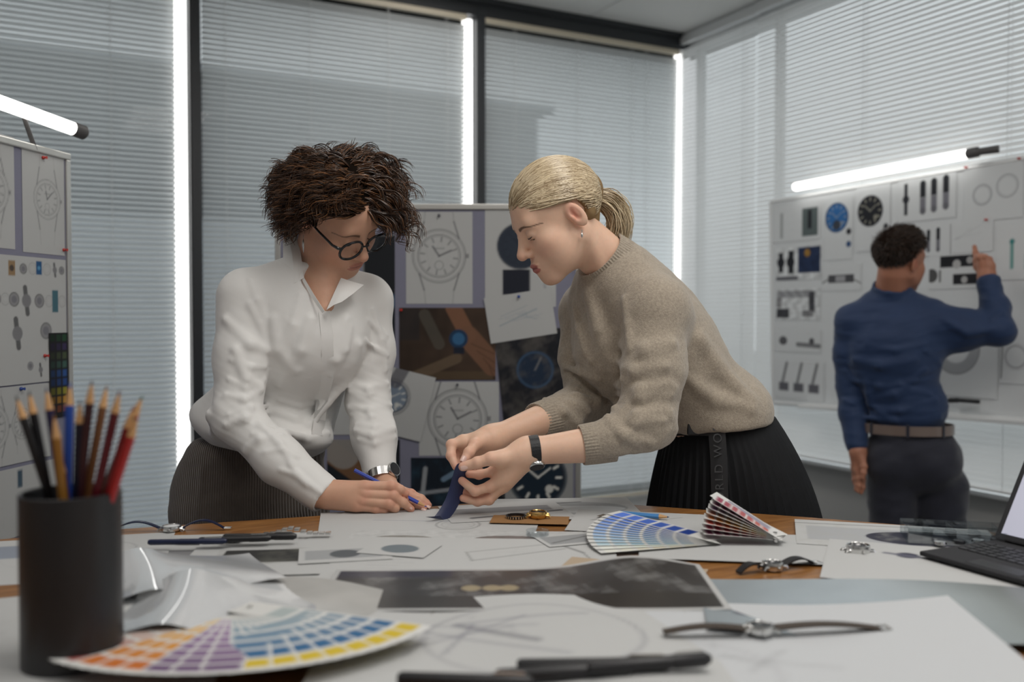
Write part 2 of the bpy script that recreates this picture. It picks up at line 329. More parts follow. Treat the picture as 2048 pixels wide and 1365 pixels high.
# ================================================================== printed sheets (flat print as colour on a fine grid)
PAPERC = np.array([0.50, 0.505, 0.50])
class Ink:
    """a small drawing surface: u right, v up, in sheet heights (v 0..1, u 0..aspect)"""
    def __init__(s, asp, ny, base=PAPERC, seed=0):
        ny = max(12, int(ny*0.85)); s.asp = asp; s.ny = ny; s.nx = max(2, int(ny*asp)); s.rng = np.random.default_rng(seed)
        s.u, s.v = np.meshgrid(np.linspace(0, asp, s.nx), np.linspace(0, 1, ny)); s.c = np.ones((ny, s.nx, 3))*np.array(base); s.px = 1.0/ny
    def put(s, a, col):
        a = np.clip(a, 0, 1)[..., None]; s.c = s.c*(1-a)+np.array(col)*a; return s
    def ring(s, cx, cy, r, w, col=(0.1, 0.1, 0.1), k=0.8, ry=None):
        d = np.abs(np.hypot(s.u-cx, (s.v-cy)*(r/(ry or r)))-r); return s.put(k*np.clip((w/2-d)/s.px+0.5, 0, 1)*min(1, max(w/s.px, 0.35)), col)
    def disc(s, cx, cy, r, col, k=1.0, ry=None):
        d = np.hypot(s.u-cx, (s.v-cy)*(r/(ry or r)))-r; return s.put(k*np.clip(0.5-d/s.px, 0, 1), col)
    def line(s, x0, y0, x1, y1, w, col=(0.1, 0.1, 0.1), k=0.8):
        dx, dy = x1-x0, y1-y0; t = np.clip(((s.u-x0)*dx+(s.v-y0)*dy)/(dx*dx+dy*dy+1e-9), 0, 1)
        d = np.hypot(s.u-x0-t*dx, s.v-y0-t*dy); return s.put(k*np.clip((w/2-d)/s.px+0.5, 0, 1)*min(1, max(w/s.px, 0.35)), col)
    def rect(s, x0, y0, x1, y1, col, k=1.0):
        d = np.maximum(np.maximum(x0-s.u, s.u-x1), np.maximum(y0-s.v, s.v-y1)); return s.put(k*np.clip(0.5-d/s.px, 0, 1), col)
    def noise(s, sc, amp, col=None):
        n = np.zeros_like(s.u)
        for o in range(4):
            f = sc*2**o; a, b, c2 = s.rng.uniform(0, 6.28, 3); th = s.rng.uniform(0, 3.14)
            n += np.sin((s.u*math.cos(th)+s.v*math.sin(th))*f+a+1.7*np.sin((s.v*math.cos(th)-s.u*math.sin(th))*f*0.8+b))/1.6**o
        n = n/2.2
        if col is None: s.c = np.clip(s.c*(1+amp*n[..., None]), 0, 1)
        else: s.put(np.clip(amp*(n+0.15), 0, 1), col)
        return s
    def watch(s, cx, cy, r, col=(0.09, 0.09, 0.1), k=0.75, tilt=0.3, strap=True, face=None, lug=1.0):
        w = max(r*0.035, 0.6*s.px)
        if face is not None: s.disc(cx, cy, r*0.98, face)
        for q in (1.0, 0.94, 0.8, 0.74): s.ring(cx, cy, r*q, w, col, k*(0.9 if q in (1.0, 0.8) else 0.5))
        for i in range(12):
            a = tilt+i*math.pi/6; s.line(cx+0.55*r*math.sin(a), cy+0.55*r*math.cos(a), cx+0.7*r*math.sin(a), cy+0.7*r*math.cos(a), w*1.6, col, k*0.8)
        s.line(cx, cy, cx+0.5*r*math.sin(tilt+1.0), cy+0.5*r*math.cos(tilt+1.0), w*2, col, k); s.line(cx, cy, cx-0.45*r*math.sin(tilt+0.4), cy+0.42*r*math.cos(tilt+0.4), w*2, col, k)
        s.ring(cx, cy-0.35*r, r*0.16, w, col, k*0.7); s.rect(cx-0.2*r, cy+0.25*r, cx+0.2*r, cy+0.31*r, col, k*0.5)
        s.rect(cx+r, cy-0.08*r, cx+1.12*r, cy+0.08*r, col, k*0.8)
        if strap:
            for sx in (-1, 1):
                for sy in (-1, 1):
                    s.line(cx+sx*0.75*r, cy+sy*0.66*r, cx+sx*0.56*r, cy+sy*1.28*r*lug, w*1.5, col, k); s.line(cx+sx*0.56*r, cy+sy*1.25*r*lug, cx+sx*0.5*r, cy+sy*1.9*r*lug, w, col, k*0.5)
        return s
    def dial(s, cx, cy, r, face, tick=(0.75, 0.75, 0.7)):
        s.disc(cx, cy, r, face).ring(cx, cy, r*0.97, r*0.07, (0.03, 0.03, 0.04), 0.9)
        for i in range(12):
            a = i*math.pi/6; s.line(cx+0.68*r*math.sin(a), cy+0.68*r*math.cos(a), cx+0.84*r*math.sin(a), cy+0.84*r*math.cos(a), r*0.09, tick, 0.9)
        s.line(cx, cy, cx+0.45*r, cy+0.35*r, r*0.06, tick, 0.9).line(cx, cy, cx-0.45*r, cy+0.38*r, r*0.07, tick, 0.9).disc(cx+0.42*r, cy-0.42*r, r*0.15, tick, 0.8); return s
    def scribble(s, n, x0, y0, x1, y1, col=(0.15, 0.15, 0.16), k=0.5, w=0.006):
        for i in range(n):
            a = s.rng.uniform(0, 1, 4); s.line(x0+a[0]*(x1-x0), y0+a[1]*(y1-y0), x0+a[2]*(x1-x0), y0+a[3]*(y1-y0), w, col, k*s.rng.uniform(0.3, 1))
        return s
    def text(s, x0, y0, x1, rows, dy=0.025, col=(0.2, 0.2, 0.2), k=0.45):
        for i in range(rows):
            s.line(x0, y0-i*dy, x0+(x1-x0)*s.rng.uniform(0.6, 1), y0-i*dy, 0.007, col, k)
        return s
def sheet_mesh(ink, w, h, curl=None, name='sheet'):
    nx, ny = ink.nx, ink.ny
    X, Y = np.meshgrid((np.linspace(0, 1, nx)-0.5)*w, (np.linspace(0, 1, ny)-0.5)*h); Z = np.zeros_like(X)
    if curl is not None: Z = curl(X/w, Y/h)
    V = np.stack([X, Y, Z], -1).reshape(-1, 3)
    i = np.arange(nx-1); j = np.arange(ny-1); I, J = np.meshgrid(i, j); a = (J*nx+I).ravel()
    me = mesh_np(name, V, np.stack([a, a+1, a+nx+1, a+nx], -1)); set_col(me, ink.c.reshape(-1, 3)); return me
def frame_mat(o3, xax, zax):
    x = nrm(xax); z = nrm(np.asarray(zax)-x*(np.asarray(zax)@x)); y = np.cross(z, x)
    return Matrix(((x[0], y[0], z[0], o3[0]), (x[1], y[1], z[1], o3[1]), (x[2], y[2], z[2], o3[2]), (0, 0, 0, 1)))
def put_sheet(name, ink, w, h, mw, label, cat='paper', group=None, mt='paper', curl=None, pins=(), pin_mat='pin_red'):
    o = link(name, sheet_mesh(ink, w, h, curl, name), MT[mt]); o.matrix_world = mw; tag(o, label, cat, group)
    for (u, v) in pins:
        q = MB().lathe([(0.0045, 0.0005), (0.0045, 0.004), (0.0025, 0.006), (0.0028, 0.011), (0.004, 0.012)], (u*w, v*h, 0), 10).build('pin', MT[pin_mat], o, True)
    return o
# ================================================================== pin boards
def board(name, label, p_left, p_right, z0, z1, thick=0.03, feet=True):
    """free-standing felt pin board between two plan points; returns root, matrix maker for sheets on its face"""
    a, b = np.array([*p_left[:2], 0.0]), np.array([*p_right[:2], 0.0]); mid = (a+b)/2; L = np.linalg.norm(b-a); ax = (b-a)/L
    nz = np.cross(ax, [0, 0, 1.0])                       # faces the viewer when left->right is seen left to right
    root = empty(name, (mid[0], mid[1], 0), math.atan2(ax[1], ax[0])); tag(root, label, 'pin board')
    MB().box((0, 0, (z0+z1)/2), (L-0.03, thick*0.6, z1-z0-0.03)).build('felt_panel', MT['lavender'], root)
    for s in (-1, 1): MB().box((s*(L/2-0.009), 0, (z0+z1)/2), (0.018, thick, z1-z0-0.036), bev=0.003).build('side_frame', MT['alu'], root)
    MB().box((0, 0, z1-0.009), (L, thick*1.05, 0.018), bev=0.003).build('top_frame', MT['alu'], root)
    MB().box((0, 0, z0+0.009), (L, thick*1.05, 0.018), bev=0.003).build('bottom_frame', MT['alu'], root)
    if feet:
        for s in (-1, 1):
            MB().box((s*(L/2-0.06), 0, z0/2+0.02), (0.035, 0.02, z0), bev=0.003).box((s*(L/2-0.06), 0, 0.016), (0.05, 0.46, 0.03), bev=0.006).build('foot', MT['alu'], root)
    def at(t, z, lift=0.001, rot=0.0):
        """t: metres from the left end, z: height"""
        p = a+ax*t+nz*(thick*0.3+lift)+np.array([0, 0, z])
        x = ax*math.cos(rot)+np.array([0, 0, 1.0])*math.sin(rot)
        return frame_mat(p, x, nz)
    def hit(px, py):
        v = FWD+RGT*((px-1024.0)/F_PX)-UPV*((py-682.5)/F_PX); t = ((a-CAMP)@nz+thick*0.3)/(v@nz); P = CAMP+v*t
        return (P-a)@ax, P[2], t
    return root, at, hit
# ---------------- board behind the two women
pl, pr = W(553, 700, 2.92), W(1162, 700, 2.92)
_, atB, hitB = board('pin_board', 'lavender felt pin board with large watch sketches standing between the two women', pl, pr, 0.55, W(850, 410, 2.92)[2])
def on_board(at, hit, x0, y0, x1, y1, ink_fn, name, label, res=80, rot=0.0, lift=0.001, mt='paper', curl=None, pins=(), pin_mat='pin_red', group=None, cat='paper'):
    xm, ym = (x0+x1)/2, (y0+y1)/2
    tl, _, _ = hit(x0, ym); tr_, _, _ = hit(x1, ym); _, zt, _ = hit(xm, y0); _, zb, _ = hit(xm, y1); tm, zm, _ = hit(xm, ym)
    w, h = abs(tr_-tl), abs(zt-zb); ink = Ink(w/h, res, seed=int(x0+y0)); ink_fn(ink)
    return put_sheet(name, ink, w, h, at((tl+tr_)/2, (zt+zb)/2, lift, rot), label, cat, group, mt, curl, pins, pin_mat)
GB = 'prints pinned to the middle board'
def bulge(k=0.006): return lambda u, v: 0.002+k*np.abs(u*2)**2+k*0.6*np.clip(-v*2, 0, 1)**2
on_board(atB, hitB, 812, 424, 945, 608, lambda k: k.watch(0.36, 0.52, 0.29, tilt=0.15).scribble(6, 0.1, 0.3, 0.6, 0.8, k=0.25), 'watch_sketch', 'pencil sketch of a round watch with leather lugs, top of the middle board', 110, pins=((0, 0.46),), pin_mat='pin_grey', group=GB)
on_board(atB, hitB, 970, 418, 1112, 614, lambda k: k.watch(0.36, 0.62, 0.24, col=(0.02, 0.025, 0.04), face=(0.03, 0.04, 0.06), strap=False).rect(0.18, 0.12, 0.46, 0.38, (0.015, 0.018, 0.03)).line(0.62, 0.15, 0.52, 0.85, 0.02, (0.3, 0.3, 0.32)), 'watch_rendering', 'drawing of a dark dive watch hanging over its strap, beside the blonde woman\'s face', 90, group=GB)
def hand_photo(k):
    k.c[:] = lin(62, 48, 38); k.noise(3, 0.5).rect(0, 0, 1.3, 0.12, lin(95, 78, 58), 0.6)
    k.line(0.75, 1.0, 0.95, 0.62, 0.22, lin(128, 90, 68), 0.9).line(0.95, 0.6, 1.3, 0.2, 0.3, lin(120, 86, 66), 0.9).line(0.1, 0.0, 0.8, 0.3, 0.14, lin(105, 88, 70), 0.8)
    for q in range(4): k.line(1.0+0.08*q, 0.5-0.1*q, 1.32, 0.36-0.12*q, 0.015, lin(70, 48, 36), 0.6)
    k.disc(0.82, 0.57, 0.13, lin(28, 56, 86)).disc(0.82, 0.57, 0.085, lin(54, 100, 140)).rect(0.75, 0.36, 0.9, 0.45, (0.01, 0.015, 0.03)).rect(0, 0.55, 0.28, 1.0, (0.015, 0.016, 0.02), 0.6).line(0.35, 0.9, 0.55, 0.5, 0.16, lin(88, 84, 76), 0.6)
on_board(atB, hitB, 799, 616, 991, 760, hand_photo, 'wrist_photo', 'brown photo of a hand wearing a blue-dialled watch, centre of the middle board', 90, mt='paper', lift=0.003, pins=((-0.48, 0.47),), group=GB)
on_board(atB, hitB, 974, 586, 1108, 678, lambda k: k.scribble(10, 0.2, 0.35, 1.2, 0.6, (0.12, 0.2, 0.3), 0.6, 0.012).line(0.25, 0.35, 1.1, 0.6, 0.02, (0.15, 0.22, 0.3), 0.6).line(0.3, 0.55, 0.9, 0.7, 0.015, (0.15, 0.22, 0.3), 0.5), 'side_view_sketch', 'small tilted sheet with a blue-grey side view sketch, right of the wrist photo', 60, rot=math.radians(9), lift=0.006, pins=((0.02, 0.42),), pin_mat='pin_blue', group=GB)
def dark_photo(k):
    k.c[:] = (0.012, 0.013, 0.018); k.noise(7, 0.9, (0.07, 0.065, 0.06)).disc(0.42, 0.55, 0.22, (0.015, 0.03, 0.06)).noise(14, 0.5, (0.11, 0.10, 0.095)).ring(0.42, 0.55, 0.2, 0.02, (0.05, 0.1, 0.18)).line(0.42, 0.55, 0.5, 0.68, 0.02, (0.2, 0.2, 0.2))
on_board(atB, hitB, 998, 662, 1136, 836, dark_photo, 'dark_watch_photo', 'tilted black photo of a watch movement, right side of the middle board', 80, rot=math.radians(6), lift=0.004, group=GB)
on_board(atB, hitB, 838, 764, 998, 912, lambda k: k.watch(0.52, 0.5, 0.4, tilt=0.1).rect(0.8, 0.05, 0.9, 0.12, (0.2, 0.2, 0.2), 0.4), 'large_dial_drawing', 'large outline drawing of a chronograph dial under the wrist photo', 110, pins=((-0.02, 0.46),), pin_mat='pin_grey', group=GB)
on_board(atB, hitB, 742, 740, 858, 872, lambda k: k.dial(0.3, 0.56, 0.24, (0.2, 0.25, 0.32)).ring(0.3, 0.56, 0.27, 0.03, (0.25, 0.25, 0.26)).line(0.3, 0.8, 0.36, 1.0, 0.2, (0.1, 0.1, 0.12)), 'watch_case_print', 'tilted print of a grey steel watch case, left of the chronograph drawing', 70, rot=math.radians(-14), lift=0.005, group=GB)
def blue_macro(k):
    k.c[:] = (0.008, 0.014, 0.024); k.noise(8, 0.7, (0.02, 0.05, 0.08)).line(0.15, 0.4, 0.2, 0.85, 0.06, (0.4, 0.42, 0.44)).line(0.1, 0.5, 0.85, 0.6, 0.05, (0.35, 0.37, 0.4)).line(0.45, 0.7, 0.75, 0.88, 0.07, (0.2, 0.3, 0.42)).line(0.1, 0.02, 1.05, 0.45, 0.05, (0.3, 0.3, 0.31), 0.7).rect(0.85, 0, 1.3, 0.5, (0.01, 0.012, 0.016), 0.8)
on_board(atB, hitB, 822, 916, 1010, 1060, blue_macro, 'dial_macro_photo', 'dark blue close-up photo of watch hands, low on the middle board', 80, mt='paper', group=GB)
on_board(atB, hitB, 1000, 880, 1146, 1060, lambda k: (k.__setattr__('c', k.c*0.62), k.dial(0.42, 0.58, 0.3, (0.008, 0.02, 0.035)), k.ring(0.42, 0.58, 0.31, 0.03, (0.03, 0.05, 0.07))), 'dive_watch_poster', 'poster of a dark blue dive watch behind the blonde woman\'s hands', 90, group=GB)
def arm_photo(k):
    k.c[:] = (0.012, 0.016, 0.022); k.line(0.0, 0.85, 0.7, 0.35, 0.34, lin(120, 88, 62), 0.95).line(0.0, 1.0, 0.25, 0.8, 0.5, lin(150, 145, 140), 0.9).rect(0.75, 0.2, 0.95, 0.5, lin(30, 50, 78))
on_board(atB, hitB, 655, 880, 800, 1010, arm_photo, 'sleeve_photo', 'dark photo of a bare forearm, behind the dark-haired woman\'s left sleeve', 70, lift=0.002, group=GB)
on_board(atB, hitB, 726, 470, 790, 720, lambda k: (k.rect(0, 0, 2, 0.5, (0.01, 0.014, 0.02)), k.rect(0, 0.5, 2, 1, (0.012, 0.014, 0.018)), k.rect(0, 0.42, 2, 0.52, (0.04, 0.09, 0.16))), 'narrow_dark_print', 'narrow black and blue print beside the dark-haired woman\'s shoulder', 70, group=GB)
on_board(atB, hitB, 655, 770, 745, 870, lambda k: k.scribble(4, 0.1, 0.1, 0.7, 0.8, k=0.3), 'blank_sheet', 'nearly blank sheet low on the middle board, half hidden by the white sleeve', 40, lift=0.002, group=GB)
# ---------------- board at the left edge of the room
rgt = W(137, 700, 2.5); dirv = np.array([math.sin(math.radians(38)), math.cos(math.radians(38)), 0])
_, atL, hitL = board('pin_board', 'tall pin board covered in watch references at the left edge, under a tube lamp', rgt-dirv*0.95, rgt, 0.5, W(137, 310, 2.5)[2])
GL = 'prints pinned to the left board'
on_board(atL, hitL, 44, 308, 128, 508, lambda k: k.watch(0.36, 0.55, 0.2, tilt=-0.2, lug=1.2), 'watch_sketch', 'pencil sketch of a wristwatch with pale strap, upper right of the left board', 110, pins=((-0.02, 0.46), (0.46, -0.44)), group=GL)
on_board(atL, hitL, -72, 262, 28, 494, lambda k: k.watch(0.3, 0.5, 0.22, tilt=0.2), 'watch_sketch', 'pencil sketch of a wristwatch cut by the left edge of the picture', 90, group=GL)
def catalogue(seed, rows):
    def f(k):
        r = np.random.default_rng(seed)
        for (x, y, kind, s) in rows:
            X, Y = x*k.asp, y
            if kind == 'w': k.watch(X, Y, s, k=0.5, col=(0.2, 0.2, 0.2), strap=False, face=(0.45, 0.45, 0.45))
            if kind == 'd': k.disc(X, Y, s, (0.28, 0.28, 0.29)).ring(X, Y, s, 0.012, (0.12, 0.12, 0.12)).disc(X, Y, s*0.55, (0.2, 0.2, 0.22)); 
            if kind == 'o': k.ring(X, Y, s, 0.012, (0.35, 0.35, 0.35), 0.7).ring(X, Y, s*0.6, 0.01, (0.4, 0.4, 0.4), 0.5)
            if kind == 's': k.line(X-s*0.3, Y+s*1.9, X+s*0.2, Y-s*1.9, s*0.9, (0.03, 0.03, 0.035)).disc(X, Y, s, (0.22, 0.22, 0.23))
            if kind == 'b': k.rect(X-s*0.8, Y-s*1.3, X+s*0.8, Y+s*1.3, (0.02, 0.09, 0.22)).disc(X, Y, s*0.4, (0.1, 0.3, 0.5))
            if kind == 'p': k.rect(X-s*0.9, Y-s*1.4, X+s*0.9, Y+s*1.4, (0.3, 0.2, 0.11)).disc(X, Y, s*0.6, (0.08, 0.06, 0.05))
            if kind == 't': k.rect(X-s*0.6, Y-s*1.5, X+s*0.6, Y+s*1.5, (0.06, 0.15, 0.19))
        return k
    return f
on_board(atL, hitL, -60, 512, 131, 706, catalogue(1, [(0.40, .87, 'p', .055), (.52, .87, 'd', .05), (.62, .88, 'o', .06), (.69, .89, 'b', .055), (.78, .88, 'o', .06), (.87, .88, 's', .035), (.95, .88, 'd', .04), (.1, .85, 'd', .05), (.22, .86, 'o', .06),
    (.1, .55, 's', .05), (.24, .55, 'd', .06), (.33, .55, 'o', .06), (.42, .55, 'd', .07), (.55, .54, 's', .07), (.69, .54, 'd', .07), (.8, .54, 'o', .06), (.87, .54, 't', .08), (.95, .54, 'o', .06), (.2, .2, 'w', .08), (.45, .2, 's', .075), (.76, .22, 'd', .085)]), 'reference_sheet', 'sheet with rows of small watch photos on the left board', 110, lift=0.002, group=GL)
def swatch_grid(k):
    k.c[:] = (0.012, 0.012, 0.014); cols = [(30, 60, 40), (48, 40, 70), (60, 70, 50), (52, 78, 70), (40, 70, 120), (34, 60, 110), (120, 116, 40), (150, 110, 40), (110, 60, 40)]
    for r_ in range(9):
        for c_ in range(3):
            f = 0.7+0.25*c_; col = np.array(lin(*[min(255, q*f) for q in cols[r_]]))
            k.rect(k.asp*(0.08+0.31*c_), 0.9-0.105*r_, k.asp*(0.3+0.31*c_), 0.98-0.105*r_, col)
on_board(atL, hitL, 96, 666, 134, 835, swatch_grid, 'colour_chart', 'narrow black chart of small colour squares on the left board', 90, lift=0.004, group=GL)
on_board(atL, hitL, -40, 706, 97, 770, catalogue(2, [(.2, .5, 's', .16), (.7, .55, 'd', .14), (.86, .4, 's', .1)]), 'reference_strip', 'strip with two watch heads below the reference sheet on the left board', 50, lift=0.003, pins=((0.42, 0.35),), group=GL)
on_board(atL, hitL, -60, 774, 100, 930, lambda k: k.watch(0.35, 0.5, 0.3).watch(0.9, 0.5, 0.2), 'watch_sketch', 'pencil sketch low on the left board behind the pencil cup', 70, lift=0.002, pins=((0.1, 0.46),), pin_mat='pin_blue', group=GL)
on_board(atL, hitL, -60, 936, 118, 1075, lambda k: (k.rect(0.9, 0.7, 1.0, 0.95, (0.06, 0.1, 0.14)), k.scribble(6, 0.2, 0.1, 1.1, 0.5, k=0.4)), 'note_sheet', 'sheet with a small dark photo at the foot of the left board', 50, lift=0.002, group=GL)
# ---------------- tube lamps
def tube_lamp(label, pa, pb, r, cap_b, bracket, power):
    pa, pb = np.array(pa), np.array(pb); ax = nrm(pb-pa); root = empty('tube_lamp', tuple(pa)); tag(root, label, 'lamp', 'slim tube lamps above the boards')
    n = 6; prof = [(r*math.sin(k/n*math.pi/2), -r*math.cos(k/n*math.pi/2)*0.8) for k in range(n+1)]; Lq = np.linalg.norm(pb-pa)
    place(MB().lathe(prof+[(r, Lq-0.02)], pa, 20, ax).build('tube', MT['tube'], smooth=True), root)
    place(MB().lathe([(r*1.04, Lq-0.03), (r*1.1, Lq-0.02), (r*1.1, Lq+cap_b), (r*0.7, Lq+cap_b+0.008)], pa, 20, ax).build('end_cap', MT['lamp_grey'], smooth=True), root)
    if bracket is not None:
        place(MB().tube([pb+ax*cap_b, bracket], [r*0.75, r*0.8], 12).build('holder', MT['lamp_grey'], smooth=True), root)
    return root
MT['lamp_grey'] = mat('dark grey lamp housing', (0.10, 0.095, 0.095), 0.5)
ra = W(-150, 150, 2.06); rb = W(163, 264, 2.46)
tube_lamp('slim glowing tube lamp above the left pin board', ra, rb, 0.0175, 0.006, None, 0)
TX = XR-0.17
tube_lamp('slim glowing tube lamp above the whiteboard', WX(1592, 374, TX), WX(1950, 305, TX), 0.019, 0.012, WX(1998, 298, TX+0.03), 0)
# the left lamp hangs on a short arm from the board top
pm = (np.array(ra)*0.5+np.array(rb)*0.5); pb_, zb_, _ = hitL(70, 292)
_lampL = [o for o in bpy.data.objects if o.name == 'tube_lamp'][0]
bt = np.array(atL(pb_, zb_).translation)
place(MB().tube([bt+np.array([0, 0, -0.01]), bt+(pm-bt)*0.5+np.array([0, 0, 0.03]), W(70, 232, 2.36)], 0.006, 8).build('arm', MT['lamp_grey'], smooth=True), _lampL)
# ---------------- whiteboard on the right wall
WBX = XR-0.12
def hitR(px, py):
    P = WX(px, py, WBX-0.014); return P
wb = empty('whiteboard', (WBX, 2.75, 0.0)); tag(wb, 'white magnetic board covered in watch prints, hung before the right-hand blinds', 'whiteboard')
MT['wb'] = mat('white enamel board', (0.74, 0.76, 0.77), 0.25)
cTL, cBL = WX(1540, 405, WBX-0.012), WX(1545, 806, WBX-0.012); cBR = WX(2048, 806, WBX-0.012); cTR = WX(2048, 318, WBX-0.012)
ey = 1.62                                     # the board goes on out of the frame
k_ = (cTL[1]-ey)/(cTL[1]-cTR[1]); zTR = cTL[2]+(cTR[2]-cTL[2])*k_; zBR = cBL[2]+(cBR[2]-cBL[2])*0.55
poly = [(cTL[1], cTL[2]), (ey, zTR), (ey, zBR), (cBL[1], cBL[2])]
V = [(x, y, z) for x in (WBX+0.008, WBX-0.010) for y, z in poly]
place(MB().add(V, [(0, 1, 2, 3), (7, 6, 5, 4), (0, 4, 5, 1), (1, 5, 6, 2), (2, 6, 7, 3), (3, 7, 4, 0)]).build('panel', MT['wb']), wb)
for i in range(4):
    (ya, za), (yb, zb) = poly[i], poly[(i+1) % 4]
    place(MB().tube([(WBX-0.004, ya, za), (WBX-0.004, yb, zb)], 0.011, 8).build(('top_frame', 'side_frame', 'bottom_frame', 'side_frame')[i], MT['white_rail'], smooth=True), wb)
t0, t1 = np.array(poly[3]), np.array(poly[2])
place(MB().add([(WBX-dx, t0[0]+(t1[0]-t0[0])*f, t0[1]+(t1[1]-t0[1])*f+dz) for f in (0.12, 0.98) for dx, dz in ((0, 0.012), (0.07, 0.0), (0.07, -0.012), (0, -0.012))], [(0, 1, 2, 3), (7, 6, 5, 4), (0, 4, 5, 1), (1, 5, 6, 2), (2, 6, 7, 3), (3, 7, 4, 0)]).build('pen_tray', MT['white_rail']), wb)
mk = WX(1930, 802, WBX-0.05)
tag(MB().tube([mk+np.array([0, 0.07, -0.004]), mk+np.array([0, 0.03, 0.0])], 0.011, 10).tube([mk+np.array([0, 0.03, 0.0]), mk+np.array([0, -0.06, 0.001])], 0.009, 10).build('marker_pen', MT['black'], smooth=True), 'black marker lying on the whiteboard tray right of the man', 'marker')
GW = 'prints on the whiteboard'
def on_wb(x0, y0, x1, y1, fn, name, label, res=60, pins=(), lift=0.0, rot=0.0):
    xm, ym = (x0+x1)/2, (y0+y1)/2
    A, B, C_, D = hitR(x0, ym), hitR(x1, ym), hitR(xm, y0), hitR(xm, y1); c = hitR(xm, ym)
    w, h = abs(A[1]-B[1]), abs(C_[2]-D[2]); ink = Ink(w/h, res, base=(0.72, 0.74, 0.75), seed=int(x0)); fn(ink)
    mw = frame_mat(np.array([WBX-0.0125-lift, (A[1]+B[1])/2, (C_[2]+D[2])/2]), (0, -math.cos(rot), math.sin(rot)), (-1, 0, 0))
    return put_sheet(name, ink, w, h, mw, label, 'paper', GW, 'paper', None, pins, 'pin_red')
DK = (0.02, 0.022, 0.028)
def strip(k, x, y, h, w, c=DK): k.rect(x-w/2, y, x+w/2, y+h/2, c).rect(x-w/2, y-h/2, x+w/2, y, (0.2, 0.2, 0.23)); k.disc(x, y+h/2, w/2, c); k.disc(x, y-h/2, w/2, (0.15, 0.15, 0.17)); return k
on_wb(1548, 408, 1640, 482, lambda k: (k.rect(k.asp*0.62, 0.1, k.asp*0.95, 0.85, (0.12, 0.15, 0.15)), k.rect(k.asp*0.74, 0.3, k.asp*0.82, 0.8, DK), k.rect(k.asp*0.14, 0.1, k.asp*0.2, 0.8, (0.4, 0.42, 0.42)), k.text(k.asp*0.3, 0.7, k.asp*0.55, 3, 0.2)), 'reference_sheet', 'sheet with a small green-grey photo, top left of the whiteboard', 50)
on_wb(1650, 395, 1705, 520, lambda k: (k.disc(k.asp*0.42, 0.68, 0.24, (0.03, 0.14, 0.36)), k.dial(k.asp*0.42, 0.68, 0.23, (0.03, 0.15, 0.4), (0.3, 0.35, 0.4)), k.disc(k.asp*0.42, 0.56, 0.08, (0.05, 0.06, 0.08)), k.disc(k.asp*0.86, 0.44, 0.05, DK), k.disc(k.asp*0.86, 0.24, 0.05, (0.03, 0.08, 0.2))), 'dial_print', 'print of a bright blue watch dial on the whiteboard', 80)
on_wb(1712, 372, 1780, 502, lambda k: (k.dial(k.asp*0.42, 0.62, 0.24, (0.015, 0.016, 0.022), (0.35, 0.34, 0.28)), k.disc(k.asp*0.88, 0.36, 0.045, DK)), 'dial_print', 'print of a black watch dial on the whiteboard, above the man\'s head', 80, lift=0.0008)
on_wb(1796, 348, 1912, 440, lambda k: (k.disc(k.asp*0.14, 0.5, 0.09, (0.05, 0.05, 0.06)), k.rect(k.asp*0.11, 0.15, k.asp*0.17, 0.85, DK), strip(k, k.asp*0.44, 0.5, 0.6, 0.15), strip(k, k.asp*0.63, 0.52, 0.6, 0.15), strip(k, k.asp*0.83, 0.55, 0.6, 0.15)), 'strap_print', 'sheet with three dark watch straps in a row, top of the whiteboard', 60)
on_wb(1928, 322, 2046, 440, lambda k: (k.ring(k.asp*0.32, 0.45, 0.17, 0.03, (0.3, 0.31, 0.33), 0.7), k.ring(k.asp*0.32, 0.45, 0.14, 0.012, (0.3, 0.31, 0.33), 0.7), k.ring(k.asp*0.74, 0.55, 0.19, 0.02, (0.3, 0.31, 0.33), 0.8), k.ring(k.asp*0.74, 0.55, 0.16, 0.012, (0.3, 0.31, 0.33), 0.6)), 'bezel_drawing', 'line drawing of two watch bezels, top right of the whiteboard', 60, pins=((-0.46, 0.46), (0.44, 0.47)))
on_wb(1552, 494, 1642, 560, lambda k: (k.disc(k.asp*0.11, 0.55, 0.16, DK), k.rect(k.asp*0.06, 0.25, k.asp*0.16, 0.85, DK), k.disc(k.asp*0.33, 0.55, 0.17, DK), k.rect(k.asp*0.28, 0.2, k.asp*0.4, 0.9, DK), k.rect(k.asp*0.5, 0.2, k.asp*0.98, 0.98, (0.02, 0.035, 0.09)), k.disc(k.asp*0.7, 0.8, 0.12, (0.4, 0.22, 0.05)), k.noise(12, 0.3), k.rect(0, 0, k.asp*0.5, 0.12, (0.15, 0.15, 0.17))), 'reference_sheet', 'sheet with two black watches and a dark blue macro photo on the whiteboard', 60)
on_wb(1644, 528, 1722, 582, lambda k: (k.rect(k.asp*0.16, 0.3, k.asp*0.82, 0.6, (0.09, 0.09, 0.1)), k.rect(k.asp*0.35, 0.34, k.asp*0.6, 0.56, (0.4, 0.4, 0.42)), k.line(0, 0.3, k.asp*0.16, 0.45, 0.06), k.line(k.asp*0.82, 0.4, k.asp, 0.25, 0.05)), 'side_view_print', 'side view of a flat watch case, left of the man\'s head on the whiteboard', 50)
on_wb(1552, 578, 1640, 640, lambda k: (k.rect(0.02, 0.72, k.asp*0.85, 0.95, (0.2, 0.2, 0.22), 0.7), k.rect(k.asp*0.75, 0.25, k.asp*0.88, 0.9, (0.07, 0.07, 0.08)), k.rect(0.02, 0.06, k.asp*0.3, 0.36, (0.06, 0.06, 0.07)), k.rect(0.02, 0.4, 0.25, 0.72, (0.3, 0.3, 0.31)), k.rect(k.asp*0.6, 0.1, k.asp*0.85, 0.3, (0.25, 0.25, 0.26)), k.noise(15, 0.3)), 'clasp_print', 'sheet with dark clasp photos in the middle left of the whiteboard', 55)
